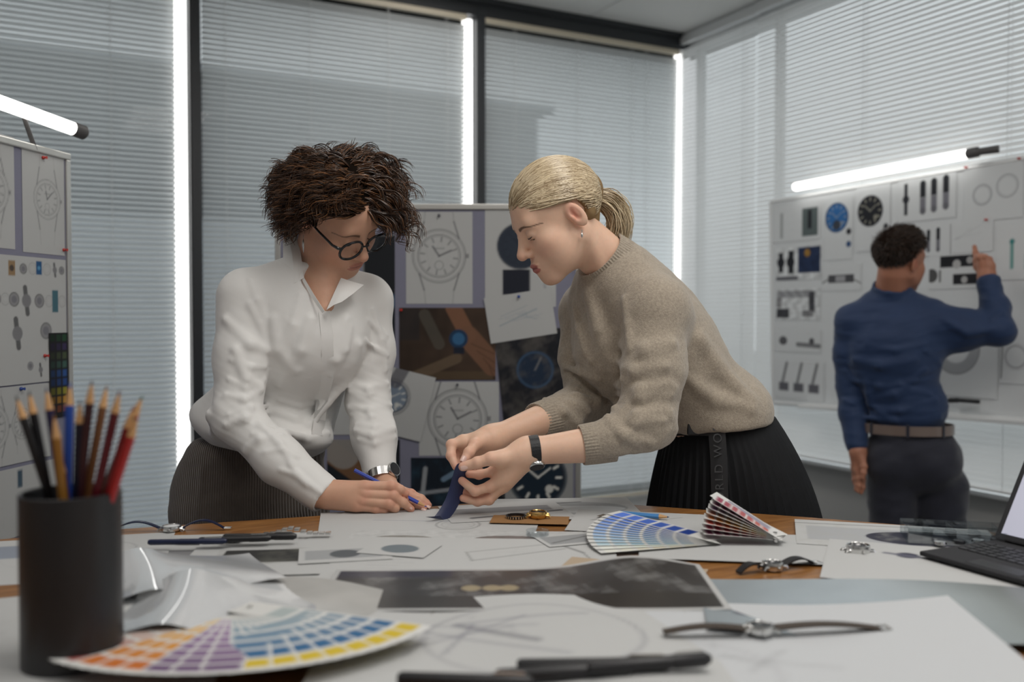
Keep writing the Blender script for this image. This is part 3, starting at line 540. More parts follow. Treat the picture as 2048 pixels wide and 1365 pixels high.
on_wb(1550, 660, 1642, 705, lambda k: (k.disc(k.asp*0.18, 0.5, 0.25, (0.12, 0.12, 0.13), ry=0.2), k.line(k.asp*0.5, 0.35, k.asp*0.96, 0.3, 0.2, (0.12, 0.12, 0.13)), k.disc(k.asp*0.8, 0.5, 0.15, (0.1, 0.1, 0.11))), 'buckle_print', 'sheet with two dark buckle shapes low on the whiteboard', 50)
on_wb(1548, 722, 1648, 800, lambda k: [(k.line(k.asp*(0.18+0.3*i), 0.45, k.asp*(0.26+0.3*i), 0.92, 0.09, (0.1, 0.1, 0.11)), k.rect(k.asp*(0.1+0.3*i), 0.2, k.asp*(0.3+0.3*i), 0.42, (0.14, 0.14, 0.16))) for i in range(3)], 'clasp_print', 'sheet with three upright strap clasps, bottom left of the whiteboard', 55)
on_wb(1846, 450, 1900, 512, lambda k: (strip(k, k.asp*0.2, 0.5, 0.62, 0.13), strip(k, k.asp*0.56, 0.52, 0.65, 0.14)), 'strap_print', 'sheet with two dark straps right behind the man\'s head', 50, lift=0.0006)
on_wb(1902, 440, 1986, 505, lambda k: (k.scribble(7, 0.1, 0.4, k.asp*0.9, 0.9, k=0.5, w=0.02),), 'note_sheet', 'sheet with faint pencil notes above the man\'s raised hand', 40, lift=0.0004, pins=((0.35, 0.46),))
on_wb(1858, 508, 1960, 578, lambda k: (k.rect(k.asp*0.22, 0.62, k.asp*0.98, 0.95, (0.015, 0.016, 0.02)), k.disc(k.asp*0.55, 0.7, 0.13, (0.5, 0.5, 0.5)), k.disc(k.asp*0.8, 0.8, 0.1, (0.4, 0.4, 0.4)), k.rect(k.asp*0.48, 0.12, k.asp*0.95, 0.42, (0.02, 0.02, 0.025)), k.disc(k.asp*0.7, 0.25, 0.1, (0.5, 0.5, 0.5)), k.disc(k.asp*0.05, 0.4, 0.2, (0.1, 0.1, 0.1)), k.rect(k.asp*0.2, 0.2, k.asp*0.24, 0.55, (0.15, 0.15, 0.15))), 'movement_print', 'sheet with black movement photos beside the man\'s raised hand', 60)
on_wb(1992, 450, 2060, 560, lambda k: (k.rect(k.asp*0.42, 0.2, k.asp*0.52, 0.7, (0.15, 0.35, 0.33)), k.disc(k.asp*0.47, 0.7, 0.05, (0.05, 0.25, 0.25)), k.rect(k.asp*0.85, 0.2, k.asp, 0.45, (0.1, 0.3, 0.25))), 'strap_print', 'sheet with a thin teal strap at the right edge of the whiteboard', 50)
on_wb(1884, 655, 1995, 795, lambda k: (k.ring(k.asp*0.25, 0.7, 0.3, 0.16, (0.32, 0.33, 0.35), 0.8), k.ring(k.asp*0.25, 0.7, 0.38, 0.02, (0.1, 0.1, 0.1), 0.6)), 'case_drawing', 'shaded drawing of a large watch case, right of the man\'s waist', 70, lift=0.0004)
on_wb(2000, 660, 2100, 770, lambda k: (k.ring(k.asp*0.32, 0.5, 0.2, 0.03, (0.3, 0.3, 0.32), 0.8), k.ring(k.asp*0.32, 0.5, 0.24, 0.012, (0.3, 0.3, 0.32), 0.7), k.line(0.02, 0.1, 0.05, 1, 0.03)), 'ring_drawing', 'line drawing of a case ring at the lower right of the whiteboard', 55)
# ================================================================== the work table
TP = [(-1.35, 1.95), (-0.04, 1.885), (0.16, 1.87), (0.51, 1.812), (0.749, 1.79), (0.93, 1.775), (1.01, 1.735), (1.09, 1.66), (1.161, 1.58), (1.373, 1.345), (1.611, 1.055), (1.86, 0.75), (1.2, 0.18), (-0.95, 0.93), (-1.5, 1.25)]
table = empty('work_table', (0.3, 1.2, 0)); tag(table, 'honey oak standing-height work table strewn with sheets and watches', 'table')
bm = bmesh.new(); vs = [bm.verts.new((x, y, TABLE_Z-0.032)) for x, y in TP]; f = bm.faces.new(vs); r = bmesh.ops.extrude_face_region(bm, geom=[f])
for v in [g for g in r['geom'] if isinstance(g, bmesh.types.BMVert)]: v.co.z = TABLE_Z
bmesh.ops.recalc_face_normals(bm, faces=bm.faces); bmesh.ops.bevel(bm, geom=bm.edges[:], offset=0.004, segments=2, affect='EDGES'); me = bpy.data.meshes.new('table_top'); bm.to_mesh(me); bm.free()
place(link('table_top', me, MT['wood']), table)
for (x, y) in ((-1.2, 1.75), (-1.05, 1.15), (0.85, 1.55), (1.5, 0.85), (1.1, 0.35)):
    place(MB().box((x, y, (TABLE_Z-0.04)/2), (0.06, 0.06, TABLE_Z-0.036), bev=0.004).build('leg', MT['frame']), table)
place(MB().box((-0.1, 1.5, TABLE_Z-0.08), (1.9, 0.03, 0.08)).build('apron', MT['wood']), table)
RF = nrm([RGT[0], RGT[1], 0]); FF = nrm([FWD[0], FWD[1], 0])
def T(px, py, lift=0.0):
    return WZ(px, py, TABLE_Z+lift)
def dirT(deg):
    a = math.radians(deg); return RF*math.cos(a)+FF*math.sin(a)
LAYER = [0]
GT = 'sheets lying on the work table'
def on_table(px, py, w, h, rot, fn, name, label, res=70, base=PAPERC, mt='paper', curl=None, lift=None, border=0.0):
    LAYER[0] += 1; z = 0.0004*LAYER[0] if lift is None else lift
    ink = Ink(w/h, res, base=base, seed=LAYER[0])
    fn(ink)
    if border > 0:
        b = border; m = (ink.u < b) | (ink.u > ink.asp-b) | (ink.v < b) | (ink.v > 1-b); ink.c[m] = PAPERC
    return put_sheet(name, ink, w, h, frame_mat(T(px, py, z), dirT(rot), (0, 0, 1)), label, 'paper', GT, mt, curl)
nop = lambda k: k
wavy = lambda a, f=3.0, p=0.0: (lambda u, v: a*(1+np.sin(u*f*3.14+p+v*2.0))*0.5)
sk = lambda s, r=0.3: (lambda k: k.watch(k.asp*0.45, 0.5, r, k=0.55, tilt=s).scribble(4, 0.1, 0.1, k.asp*0.9, 0.9, k=0.2))
on_table(60, 1120, 0.42, 0.297, 14, lambda k: (k.rect(0.1, 0.55, 0.75, 0.85, (0.16, 0.2, 0.28), 0.7), k.scribble(5, 0.1, 0.1, 1, 0.5, k=0.3)), 'sketch_sheet', 'sheet with a blue-grey print, far left of the table behind the pencil cup')
on_table(430, 1096, 0.42, 0.20, 6, lambda k: k.line(0.1, 0.3, 0.6, 0.2, 0.01).scribble(5, 0.3, 0.2, 1.2, 0.5, k=0.3), 'sketch_sheet', 'white sheet under the dark pens on the left')
on_table(775, 1042, 0.26, 0.19, 10, nop, 'blank_sheet', 'blank sheet at the table edge under the writing hand', 30)
on_table(470, 1120, 0.40, 0.26, 3, lambda k: (k.rect(0, 0.55, 0.5, 0.75, (0.15, 0.15, 0.16), 0.8), k.rect(0.5, 0.5, 1.0, 0.66, (0.25, 0.25, 0.26), 0.6)), 'photo_sheet', 'sheet with grey photo stripes in front of the dark pens')
on_table(860, 1056, 0.40, 0.26, -6, lambda k: k.ring(k.asp*0.62, 0.62, 0.16, 0.014, (0.2, 0.2, 0.2), 0.7, ry=0.16).ring(k.asp*0.62, 0.62, 0.12, 0.01, (0.3, 0.3, 0.3), 0.6).line(0.3, 0.7, 0.9, 0.72, 0.012, (0.2, 0.22, 0.3), 0.6).scribble(8, 0.7, 0.4, 1.3, 0.8, k=0.35), 'sketch_sheet', 'sheet being sketched on, under the pencil tip and ribbon end', 110)
on_table(1130, 1017, 0.297, 0.21, 4, lambda k: (k.disc(k.asp*0.55, 0.5, 0.55, (0.3, 0.31, 0.32), 0.8, ry=0.3), k.disc(k.asp*0.6, 0.45, 0.45, (0.55, 0.57, 0.58), ry=0.16), k.line(0.1, 0.6, 0.9, 0.8, 0.03)), 'case_drawing', 'sheet with a grey oval case drawing at the far table corner', 80)
on_table(1010, 1023, 0.25, 0.16, 14, lambda k: (k.rect(0.1, 0.45, k.asp*0.9, 0.75, (0.2, 0.2, 0.21), 0.8), k.line(0.3, 0.2, k.asp*0.95, 0.4, 0.08, (0.08, 0.08, 0.09))), 'case_drawing', 'sheet with dark hatched strips behind the hanging ribbon', 70)
on_table(1320, 1047, 0.34, 0.19, -12, lambda k: k.line(0.2, 0.5, 0.45, 0.75, 0.016, (0.1, 0.1, 0.1)).line(0.45, 0.75, 0.6, 0.55, 0.012).line(0.8, 0.6, 1.1, 0.8, 0.012).scribble(5, 0.6, 0.4, 1.2, 0.8, k=0.5), 'sketch_sheet', 'sheet with thin line sketches under the two blue pencils', 80)
on_table(930, 1082, 0.42, 0.15, -2, lambda k: (k.disc(0.65, 0.6, 0.35, (0.22, 0.21, 0.19), 0.9, ry=0.14), k.disc(1.9, 0.6, 0.4, (0.14, 0.11, 0.1), 0.9, ry=0.16), k.noise(20, 0.1)), 'photo_sheet', 'sheet with two small dark oval photos in the middle of the table', 60)
on_table(560, 1114, 0.30, 0.22, 6, lambda k: (k.rect(0.25, 0.35, 1.25, 0.72, (0.035, 0.035, 0.035)), k.noise(9, 0.35, (0.18, 0.18, 0.15)), k.rect(0, 0, 2, 0.3, PAPERC), k.rect(0, 0.76, 2, 1, PAPERC), k.rect(0, 0, 0.2, 1, PAPERC)), 'photo_sheet', 'sheet with a dark grainy watch photo left of centre', 70)
on_table(1490, 1094, 0.36, 0.20, -8, lambda k: k.scribble(3, 0.2, 0.5, 1.2, 0.9, k=0.3), 'blank_sheet', 'almost blank white sheet in front of the colour fan', 50)
on_table(950, 1122, 0.46, 0.30, -3, lambda k: k.line(0.75, 0.5, 1.25, 0.78, 0.012, k=0.6).line(0.75, 0.5, 0.7, 0.68, 0.012, k=0.5).line(0.72, 0.68, 1.2, 0.9, 0.012, k=0.5).line(1.2, 0.9, 1.35, 0.7, 0.025, k=0.6).line(1.35, 0.7, 1.42, 0.45, 0.012, k=0.6).line(0.6, 0.25, 1.4, 0.28, 0.01, k=0.4).text(0.2, 0.5, 0.45, 4, 0.06).scribble(6, 0.7, 0.35, 1.3, 0.8, k=0.25), 'sketch_sheet', 'big sheet with a loose case sketch in the middle of the table', 110)
on_table(1790, 1074, 0.34, 0.20, -16, lambda k: (k.rect(0.1, 0.2, k.asp*0.95, 0.75, (0.35, 0.36, 0.38), 0.7), k.disc(k.asp*0.6, 0.45, 0.42, (0.03, 0.03, 0.05), ry=0.25), k.noise(16, 0.25, (0.4, 0.4, 0.36)), k.line(0, 0.85, k.asp, 0.95, 0.02)), 'dial_print', 'print of a dark starry dial beside the clear box', 80)
on_table(1935, 1140, 0.42, 0.26, -22, lambda k: [k.disc(k.asp*(0.3+0.2*i), 0.72-0.12*i, 0.07, (0.05, 0.05, 0.08)) and k.line(k.asp*(0.22+0.2*i), 0.74-0.12*i, k.asp*(0.38+0.2*i), 0.68-0.12*i, 0.05, (0.12, 0.12, 0.16)) for i in range(4)], 'part_sheet', 'sheet with a diagonal row of small dark parts under the tablet keyboard', 70)
def dark_strip(k):
    k.c[:] = (0.03, 0.03, 0.032); k.noise(9, 0.55, (0.22, 0.22, 0.22)); k.rect(0, 0, 5, 0.32, (0.025, 0.024, 0.024)); k.rect(0, 0.78, 0.9, 1.0, (0.03, 0.03, 0.05))
    for x in (1.05, 1.2, 1.32): k.disc(x, 0.5, 0.07, (0.4, 0.33, 0.2), 0.8)
on_table(1040, 1182, 0.56, 0.20, 1, dark_strip, 'photo_print', 'long dark glossy photo with a white border in the middle foreground', 70, mt='photo', curl=lambda u, v: 0.004+0.022*np.exp(-((u-0.32)/0.16)**2)*(0.4+v), border=0.035)
def blue_photo(k):
    k.c[:] = lin(150, 160, 166); k.noise(2.5, 0.12); a = np.clip((k.u/k.asp-0.45)*1.8, 0, 1); k.put(a*0.8, lin(110, 112, 98)); k.put(np.clip((k.u/k.asp-0.75)*3, 0, 1), lin(62, 62, 56)); k.line(0.2, 0.35, 1.2, 0.2, 0.09, lin(74, 76, 92), 0.8)
on_table(1790, 1226, 0.50, 0.24, -9, blue_photo, 'photo_print', 'grey-blue landscape photo at the right foreground', 60, mt='photo', curl=wavy(0.012, 1.5))
on_table(520, 1216, 0.46, 0.24, -20, lambda k: (k.put(np.clip((k.v-0.2)*1.5, 0, 0.7), (0.35, 0.34, 0.32)), k.noise(4, 0.15)), 'photo_print', 'pale brown-grey print left of the long dark photo', 50, curl=wavy(0.01))
on_table(1030, 1278, 0.46, 0.32, 2, lambda k: k.ring(k.asp*0.55, 0.5, 0.42, 0.02, (0.3, 0.3, 0.32), 0.6, ry=0.36).line(0.5, 0.65, 0.8, 0.45, 0.04, (0.2, 0.2, 0.22), 0.7).scribble(9, 0.2, 0.3, 1.1, 0.8, (0.2, 0.2, 0.24), 0.5, 0.02), 'sketch_sheet', 'blurred sketch sheet in the near foreground', 70, curl=wavy(0.006))
on_table(1560, 1305, 0.5, 0.36, -6, lambda k: k.ring(k.asp*0.3, 0.3, 0.25, 0.02, (0.4, 0.4, 0.42), 0.5).scribble(4, 0.2, 0.2, 0.9, 0.6, k=0.3, w=0.02), 'sketch_sheet', 'large blurred white sheet at the near right', 50, base=(0.54, 0.555, 0.57), curl=lambda u, v: 0.02*np.clip(u*2, 0, 1)**2)
on_table(60, 1250, 0.40, 0.28, 24, lambda k: k.scribble(6, 0.2, 0.2, 1.0, 0.8, k=0.4), 'sketch_sheet', 'blurred white sheet left of the pencil cup', 40)
on_table(215, 1098, 0.20, 0.15, 18, lambda k: k.ring(k.asp*0.5, 0.5, 0.3, 0.02, (0.2, 0.2, 0.22), 0.6).rect(0.1, 0.1, 0.5, 0.3, (0.12, 0.15, 0.2), 0.8), 'sketch_sheet', 'small sheet with a ring sketch right behind the pencil cup', 50, lift=0.0030)
on_table(690, 1108, 0.15, 0.10, 12, lambda k: (k.rect(0.1, 0.2, k.asp*0.9, 0.8, (0.3, 0.31, 0.32), 0.8), k.disc(k.asp*0.5, 0.5, 0.25, (0.1, 0.11, 0.12))), 'photo_card', 'small grey photo card left of the loose case sketch', 40, lift=0.0058)
on_table(1260, 1146, 0.22, 0.12, -20, lambda k: (k.__setattr__('c', k.c*0+np.array(lin(176, 158, 136))), k.scribble(6, 0.2, 0.3, 1.6, 0.8, (0.12, 0.11, 0.1), 0.4, 0.02)), 'tracing_sheet', 'beige tracing sheet above the long dark photo', 50, lift=0.0062)
on_table(800, 1098, 0.12, 0.09, -16, lambda k: (k.disc(k.asp*0.5, 0.5, 0.36, (0.16, 0.19, 0.21), ry=0.3),), 'photo_card', 'small card with a blue-grey oval in the middle of the table', 40, lift=0.0068)
on_table(1150, 1078, 0.13, 0.08, 20, lambda k: (k.rect(0.1, 0.15, k.asp*0.9, 0.85, (0.2, 0.21, 0.22), 0.7), k.line(0.2, 0.3, 1.3, 0.7, 0.06)), 'photo_card', 'small grey card left of the colour fan', 40, lift=0.0063)
on_table(170, 1330, 0.30, 0.20, 10, lambda k: k.scribble(5, 0.1, 0.2, 1.2, 0.8, k=0.4, w=0.02), 'sketch_sheet', 'sheet under the pencil cup', 40)
MT['film'] = mat('clear plastic sleeve', (0.62, 0.64, 0.66), 0.08, spec=0.7, coat=0.6)
for (px, py, rot, lab) in ((330, 1165, 30, 'shiny curled clear plastic sleeve right of the pencil cup'), (400, 1225, 12, 'shiny clear plastic sleeve in the left foreground')):
    LAYER[0] += 1
    o = put_sheet('plastic_sleeve', Ink(1.4, 30), 0.297, 0.21, frame_mat(T(px, py, 0.0004*LAYER[0]), dirT(rot), (0, 0, 1)), lab, 'plastic sleeve', None, 'film', lambda u, v: 0.012*(1+np.sin(u*7+v*3))*0.5+0.02*np.exp(-((u+0.1)/0.15)**2))
# ---------------- watches and tools
def local(o3, deg):
    """matrix with x along dirT(deg), z up"""
    return frame_mat(o3, dirT(deg), (0, 0, 1))
def wristwatch(label, px, py, rot, L1, L2, sw=0.018, r=0.019, case='steel', strap='strap_black', dial='dialblack', wave=0.006, lift=0.0, buckle=True, zl=None, h=0.010):
    root = empty('wristwatch'); z = 0.0004*LAYER[0]+0.0012 if zl is None else zl; root.matrix_world = local(T(px, py, z), rot); tag(root, label, 'watch', 'wristwatches on the table')
    MB().lathe([(r*0.86, 0.0), (r*0.98, h*0.2), (r, h*0.45), (r*0.98, h*0.7)], (0, 0, 0), 32).build('case', MT[case], root, True)
    MB().lathe([(r*0.98, h*0.7), (r*0.95, h*0.95), (r*0.86, h), (r*0.80, h*0.9)], (0, 0, 0), 32, closed=False).build('bezel', MT[case], root, True)
    MB().lathe([(r*0.84, h*0.8), (r*0.84, h*0.86)], (0, 0, 0), 28).build('dial', MT[dial], root)
    MB().tube([(0, -r, h*0.45), (0, -r-0.004, h*0.45)], 0.0025, 10).build('crown', MT[case], root, True)
    for sx in (-1, 1):
        for sy in (-1, 1):
            MB().tube([(sx*r*0.8, sy*sw*0.45, h*0.5), (sx*r*1.12, sy*sw*0.45, h*0.42), (sx*r*1.28, sy*sw*0.45, h*0.15)], 0.0026, 6).build('lug', MT[case], root, True)
    for s, L in ((-1, L1), (1, L2)):
        if L <= 0: continue
        n = 12; V = []
        for i in range(n+1):
            t = i/n; x = s*(r*1.15+L*t); zz = h*0.3*(1-t)+wave*math.sin(t*math.pi)*1.2+0.001; ww = sw*(1-0.22*t)/2
            for yy, dz in ((-ww, 0), (ww, 0), (ww, 0.0026), (-ww, 0.0026)): V.append((x, yy, zz+dz))
        Fs = [(4*i+k, 4*i+(k+1) % 4, 4*i+4+(k+1) % 4, 4*i+4+k) for i in range(n) for k in range(4)]+[(3, 2, 1, 0), (4*n, 4*n+1, 4*n+2, 4*n+3)]
        MB().add(V, Fs).build('strap', MT[strap], root)
        if buckle and s == 1:
            x = s*(r*1.15+L+0.006)
            MB().tube([(x-0.006, -sw*0.42, 0.003), (x+0.006, -sw*0.42, 0.003), (x+0.006, sw*0.42, 0.003), (x-0.006, sw*0.42, 0.003)], 0.0016, 6).build('buckle', MT[case], root, True)
    return root
wristwatch('steel watch with thin dark cord strap at the left table edge', 343, 1062, 6, 0.085, 0.075, sw=0.010, r=0.018, strap='navy', dial='dialwhite', wave=0.012, zl=0.0015)
wristwatch('blurred steel watch with black strap lying on the bare wood at right', 1545, 1140, 22, 0.045, 0.06, r=0.017, case='steel', wave=0.008, h=0.013, zl=0.0015)
wristwatch('slim dark watch stretched out on the near right sheet', 1520, 1265, 3, 0.10, 0.13, r=0.017, strap='strap_brown', case='steel', wave=0.004)
wristwatch('loose steel watch head on the bare wood before the clear box', 1716, 1108, 5, 0.0, 0.0, r=0.020, strap='strap_black', buckle=False, h=0.016, zl=0.0015)
wristwatch('gold-coloured watch head in front of the blonde woman\'s hands', 1076, 1036, 0, 0.0, 0.0, r=0.018, case='gold', buckle=False, h=0.013, zl=0.0055)
# loose bezel ring
rb_ = empty('toothed_ring'); rb_.matrix_world = local(T(1032, 1036, 0.0055), 0); tag(rb_, 'dark toothed metal ring beside the gold watch head', 'ring')
MB().lathe([(0.019, 0), (0.020, 0.002), (0.0195, 0.005), (0.0165, 0.005), (0.0165, 0.001)], (0, 0, 0), 36, closed=False).build('ring', MT['dialblack'], rb_, True)
q = MB()
for k in range(24):
    a = 2*math.pi*k/24; q.box((0.0203*math.cos(a), 0.0203*math.sin(a), 0.0026), (0.0016, 0.0022, 0.0045), [[math.cos(a), math.sin(a), 0], [-math.sin(a), math.cos(a), 0], [0, 0, 1]])
tag(q.build('teeth', MT['steel'], rb_), kind='stuff')
# brown kraft card under the gold head
on_table(1060, 1040, 0.15, 0.07, -6, lambda k: k.__setattr__('c', k.c*0+np.array(lin(150, 112, 72))), 'kraft_card', 'small brown card under the gold watch head', 20, lift=0.0050)
# clear lens stack
cl = empty('lens_dish'); cl.matrix_world = local(T(1075, 1072, 0.0052), 0); tag(cl, 'small clear plastic dish in front of the gold watch head', 'dish')
MT['acryl'] = mat_pane('clear acrylic', (0.93, 0.95, 0.96), 0.16)
MB().lathe([(0.019, 0), (0.021, 0.002), (0.021, 0.010), (0.0195, 0.010), (0.0195, 0.002)], (0, 0, 0), 30, closed=False).build('rim', MT['acryl'], cl, True)
MB().lathe([(0.0195, 0.001), (0.0195, 0.0025)], (0, 0, 0), 30).build('base', MT['acryl'], cl, True)
# pens on the left
def pen(label, px, py, rot, L, r, body, name='pen', tipc=None, capc='black', zl=None, roll=0.0):
    root = empty(name); z = 0.0004*LAYER[0]+r+0.001 if zl is None else zl; root.matrix_world = local(T(px, py, z), rot); tag(root, label, 'pen' if name == 'pen' else 'pencil', None)
    n = 6 if name == 'pencil' else 12
    if name == 'pen':
        MB().tube([(-L/2, 0, 0), (-L/2+0.004, 0, 0), (L*0.18, 0, 0), (L*0.3, 0, 0)], [r*0.7, r, r, r*0.9], n).build('barrel', MT[body], root, True)
        MB().tube([(L*0.2, 0, 0), (L*0.45, 0, 0), (L/2, 0, 0)], [r*1.1, r*1.1, r*0.6], n).build('cap', MT[capc], root, True)
        MB().box((L*0.33, 0, r*1.25), (L*0.22, 0.003, 0.0015)).build('clip', MT['steel'], root)
    else:
        MB().tube([(-L/2, 0, 0), (L/2-0.02, 0, 0)], r, n).build('barrel', MT[body], root)
        MB().tube([(L/2-0.02, 0, 0), (L/2-0.004, 0, 0)], [r*0.98, r*0.35], n).build('wood_tip', MT['penwood'], root)
        MB().tube([(L/2-0.004, 0, 0), (L/2, 0, 0)], [r*0.35, r*0.06], n).build('lead', MT[tipc or body], root)
    return root
pen('navy pen at the left end of the pen cluster', 375, 1084, 4, 0.13, 0.005, 'navy', capc='navy')
pen('black pen in the middle of the pen cluster', 470, 1079, 8, 0.12, 0.0055, 'black')
pen('thick black pen at the right end of the pen cluster', 520, 1074, 3, 0.125, 0.006, 'black')
on_table(420, 1080, 0.11, 0.018, 2, lambda k: k.__setattr__('c', k.c*0+np.array(lin(60, 54, 48))), 'strap_sample', 'short brown strap sample among the dark pens', 12, lift=0.0095)
# metal bracelet
br = empty('bracelet'); br.matrix_world = local(T(600, 1072, 0.006), 4); tag(br, 'steel link watch bracelet at the right end of the pens', 'bracelet')
for i in range(11):
    t = i/10; MB().box((-0.06+0.11*t, 0, 0.004+0.010*math.exp(-((t-0.4)/0.2)**2)), (0.0095, 0.015, 0.004), bev=0.001).build('link', MT['steel'], br)
pen('dark navy pencil lying on the brown strap piece', 1262, 1037, -35, 0.075, 0.0045, 'pencil_navy', 'pencil', zl=0.0125)
pen('bright blue pencil lying near the far table edge', 1288, 1031, -22, 0.10, 0.005, 'pencil_blue', 'pencil', tipc='pencil_navy', zl=0.0095)
on_table(1250, 1040, 0.115, 0.024, -38, lambda k: k.__setattr__('c', k.c*0+np.array(lin(92, 84, 74))), 'strap_sample', 'grey-brown strap sample under the navy pencil', 12, lift=0.0062, curl=lambda u, v: 0.008*(u+0.2)**2*2)
# near foreground dark pens
for i, (px, py, rt, L, lab) in enumerate(((1130, 1345, 8, 0.15, 'lowest of the blurred black pens at the bottom edge'), (1190, 1330, 2, 0.17, 'middle one of the blurred black pens at the bottom edge'), (1300, 1328, 12, 0.14, 'right-hand one of the blurred black pens at the bottom edge'), (930, 1362, -4, 0.14, 'black pen cut by the bottom edge of the picture'))):
    pen(lab, px, py, rt, L, 0.0075, 'black', zl=0.019+0.002*i)
# ---------------- colour fans
def fan(label, px, py, leaves, wf, zl, group='colour fans'):
    """leaves: (angle deg, lift angle deg, colours, length, pivot offset x, y)"""
    root = empty('colour_fan'); root.matrix_world = local(T(px, py, zl), 0); tag(root, label, 'colour fan', group)
    for i, (ang, el, cols, Lf, ox, oy) in enumerate(leaves):
        n = len(cols); k = Ink(Lf/wf, 16, base=(0.66, 0.66, 0.64))
        for j, c in enumerate(cols):
            a0 = k.asp*(0.2+0.78*j/n); a1 = k.asp*(0.2+0.78*(j+0.78)/n); k.rect(a0, 0.08, a1, 0.92, c)
        me = sheet_mesh(k, Lf, wf, None, 'leaf'); o = link('leaf', me, MT['paper'], root)
        o.matrix_local = Matrix.Translation((ox, oy, 0)) @ Matrix.Rotation(math.radians(ang), 4, 'Z') @ Matrix.Rotation(-math.radians(el), 4, 'Y') @ Matrix.Translation((Lf*0.44, 0, 0.0006*i))
    MB().tube([(0, 0, -0.001), (0, 0, 0.0006*len(leaves)+0.002)], 0.004, 12).build('rivet', MT['steel'], root)
    return root
def ramp(a, b, n): return [tuple(np.array(a)*(1-i/(n-1))+np.array(b)*(i/(n-1))) for i in range(n)]
bl = [ramp(lin(225, 226, 216), lin(204, 190, 150), 6), ramp(lin(225, 228, 220), lin(190, 206, 186), 6)]
for t in np.linspace(0, 1, 11): bl.append(ramp(lin(180-90*t, 206-80*t, 216), lin(70-50*t, 140-86*t, 170-40*t), 6))
lv = [(198-5.2*i, 0.4+0.25*i, bl[i][::-1], 0.225, -0.115, 0.0) for i in range(len(bl))]
warm = [ramp(lin(150, 90, 100), lin(120, 60, 90), 7), ramp(lin(190, 110, 100), lin(150, 70, 90), 7), ramp(lin(220, 150, 70), lin(200, 90, 80), 7), ramp(lin(230, 200, 90), lin(210, 130, 60), 7), ramp(lin(232, 214, 150), lin(160, 100, 80), 7), ramp(lin(228, 220, 190), lin(110, 80, 110), 7)]
fan('open colour fan with blue and warm leaves, in front of the black skirt', 1550, 1084, lv+[(178-2.5*i, 4+3.6*i, warm[i % 6], 0.135, 0, 0) for i in range(8)]+[(150, 28, [lin(150, 146, 160)], 0.14, 0, 0.0), (136, 20, [lin(215, 213, 208)], 0.14, 0, 0), (118, 9, [lin(215, 213, 210)], 0.14, 0, 0)], 0.040, 0.0075)
fl = []
for i in range(22):
    t = i/21; a = 186+150*t
    if t < 0.35: c = ramp(lin(216, 206, 190), lin(170, 96, 90), 7)
    elif t < 0.5: c = ramp(lin(226, 180, 70), lin(196, 110, 44), 6)
    elif t < 0.62: c = ramp(lin(160, 130, 172), lin(100, 70, 112), 8)
    else: c = ramp(lin(110+60*t, 150+30*t, 180), lin(50, 100, 142), 5)+[lin(206, 180, 50)]
    fl.append((a, 1.0+3*math.sin(t*math.pi), c, 0.27, 0, 0))
fan('blurred open colour fan in the near left foreground', 500, 1236, fl, 0.046, 0.012)
# ---------------- pencil cup
cup_p = T(146, 1322, 0.0098); cup = empty('pencil_cup', tuple(cup_p)); tag(cup, 'tall black pencil cup in the near left foreground', 'cup')
R0, H0 = 0.0535, 0.192
MT['cupblack'] = mat('black metal cup', (0.014, 0.014, 0.016), 0.38, bump=0.1, bscale=300)
MB().lathe([(R0, 0), (R0, H0), (R0-0.002, H0+0.001), (R0-0.004, H0), (R0-0.004, 0.004)], (0, 0, 0), 48, closed=False).build('wall', MT['cupblack'], cup, True)
MB().lathe([(R0-0.001, 0), (R0-0.001, 0.004)], (0, 0, 0), 48).build('base', MT['cupblack'], cup)
cp = [(lin(18, 16, 18), 'black'), (lin(20, 18, 20), 'charcoal'), (lin(150, 104, 40), 'ochre'), (lin(40, 36, 70), 'dark violet'), (lin(30, 70, 160), 'blue'), (lin(96, 60, 40), 'brown'), (lin(60, 30, 34), 'maroon'), (lin(110, 70, 40), 'tan'), (lin(120, 24, 28), 'red'), (lin(34, 74, 50), 'green'), (lin(90, 20, 30), 'dark red'), (lin(16, 20, 40), 'midnight blue'), (lin(190, 186, 180), 'white'), (lin(170, 40, 40), 'bright red')]
tops = [(32, 792), (58, 782), (108, 830), (92, 775), (140, 765), (118, 900), (184, 760), (214, 770), (268, 812), (286, 790), (240, 780), (160, 800), (126, 930), (276, 830)]
for i, ((c, nm), (tx, ty)) in enumerate(zip(cp, tops)):
    dd = 1.03+random.uniform(-0.03, 0.03); top = np.array(W(tx, ty, dd)); ang = i*2.4
    ax_ = np.array([top[0]-cup_p[0], top[1]-cup_p[1], 0]); m = np.linalg.norm(ax_)+1e-6
    base = cup_p+np.array([0, 0, 0.006])-ax_/m*min(0.030, m*0.35)+np.array([math.cos(ang), math.sin(ang), 0])*0.010
    dv = nrm(top-base); root = empty('pencil', tuple(base)); tag(root, '%s pencil standing in the pencil cup' % nm, 'pencil', 'pencils in the cup')
    key = 'pc_'+nm; MT[key] = mat(nm+' pencil lacquer', c, 0.35); Lq = np.linalg.norm(top-base)
    place(MB().tube([base, top-dv*0.026], 0.0052, 6).build('barrel', MT[key]), root)
    place(MB().tube([top-dv*0.026, top-dv*0.006], [0.0051, 0.0018], 6).build('wood_tip', MT['penwood']), root)
    place(MB().tube([top-dv*0.006, top], [0.0018, 0.0004], 6).build('lead', MT[key]), root)
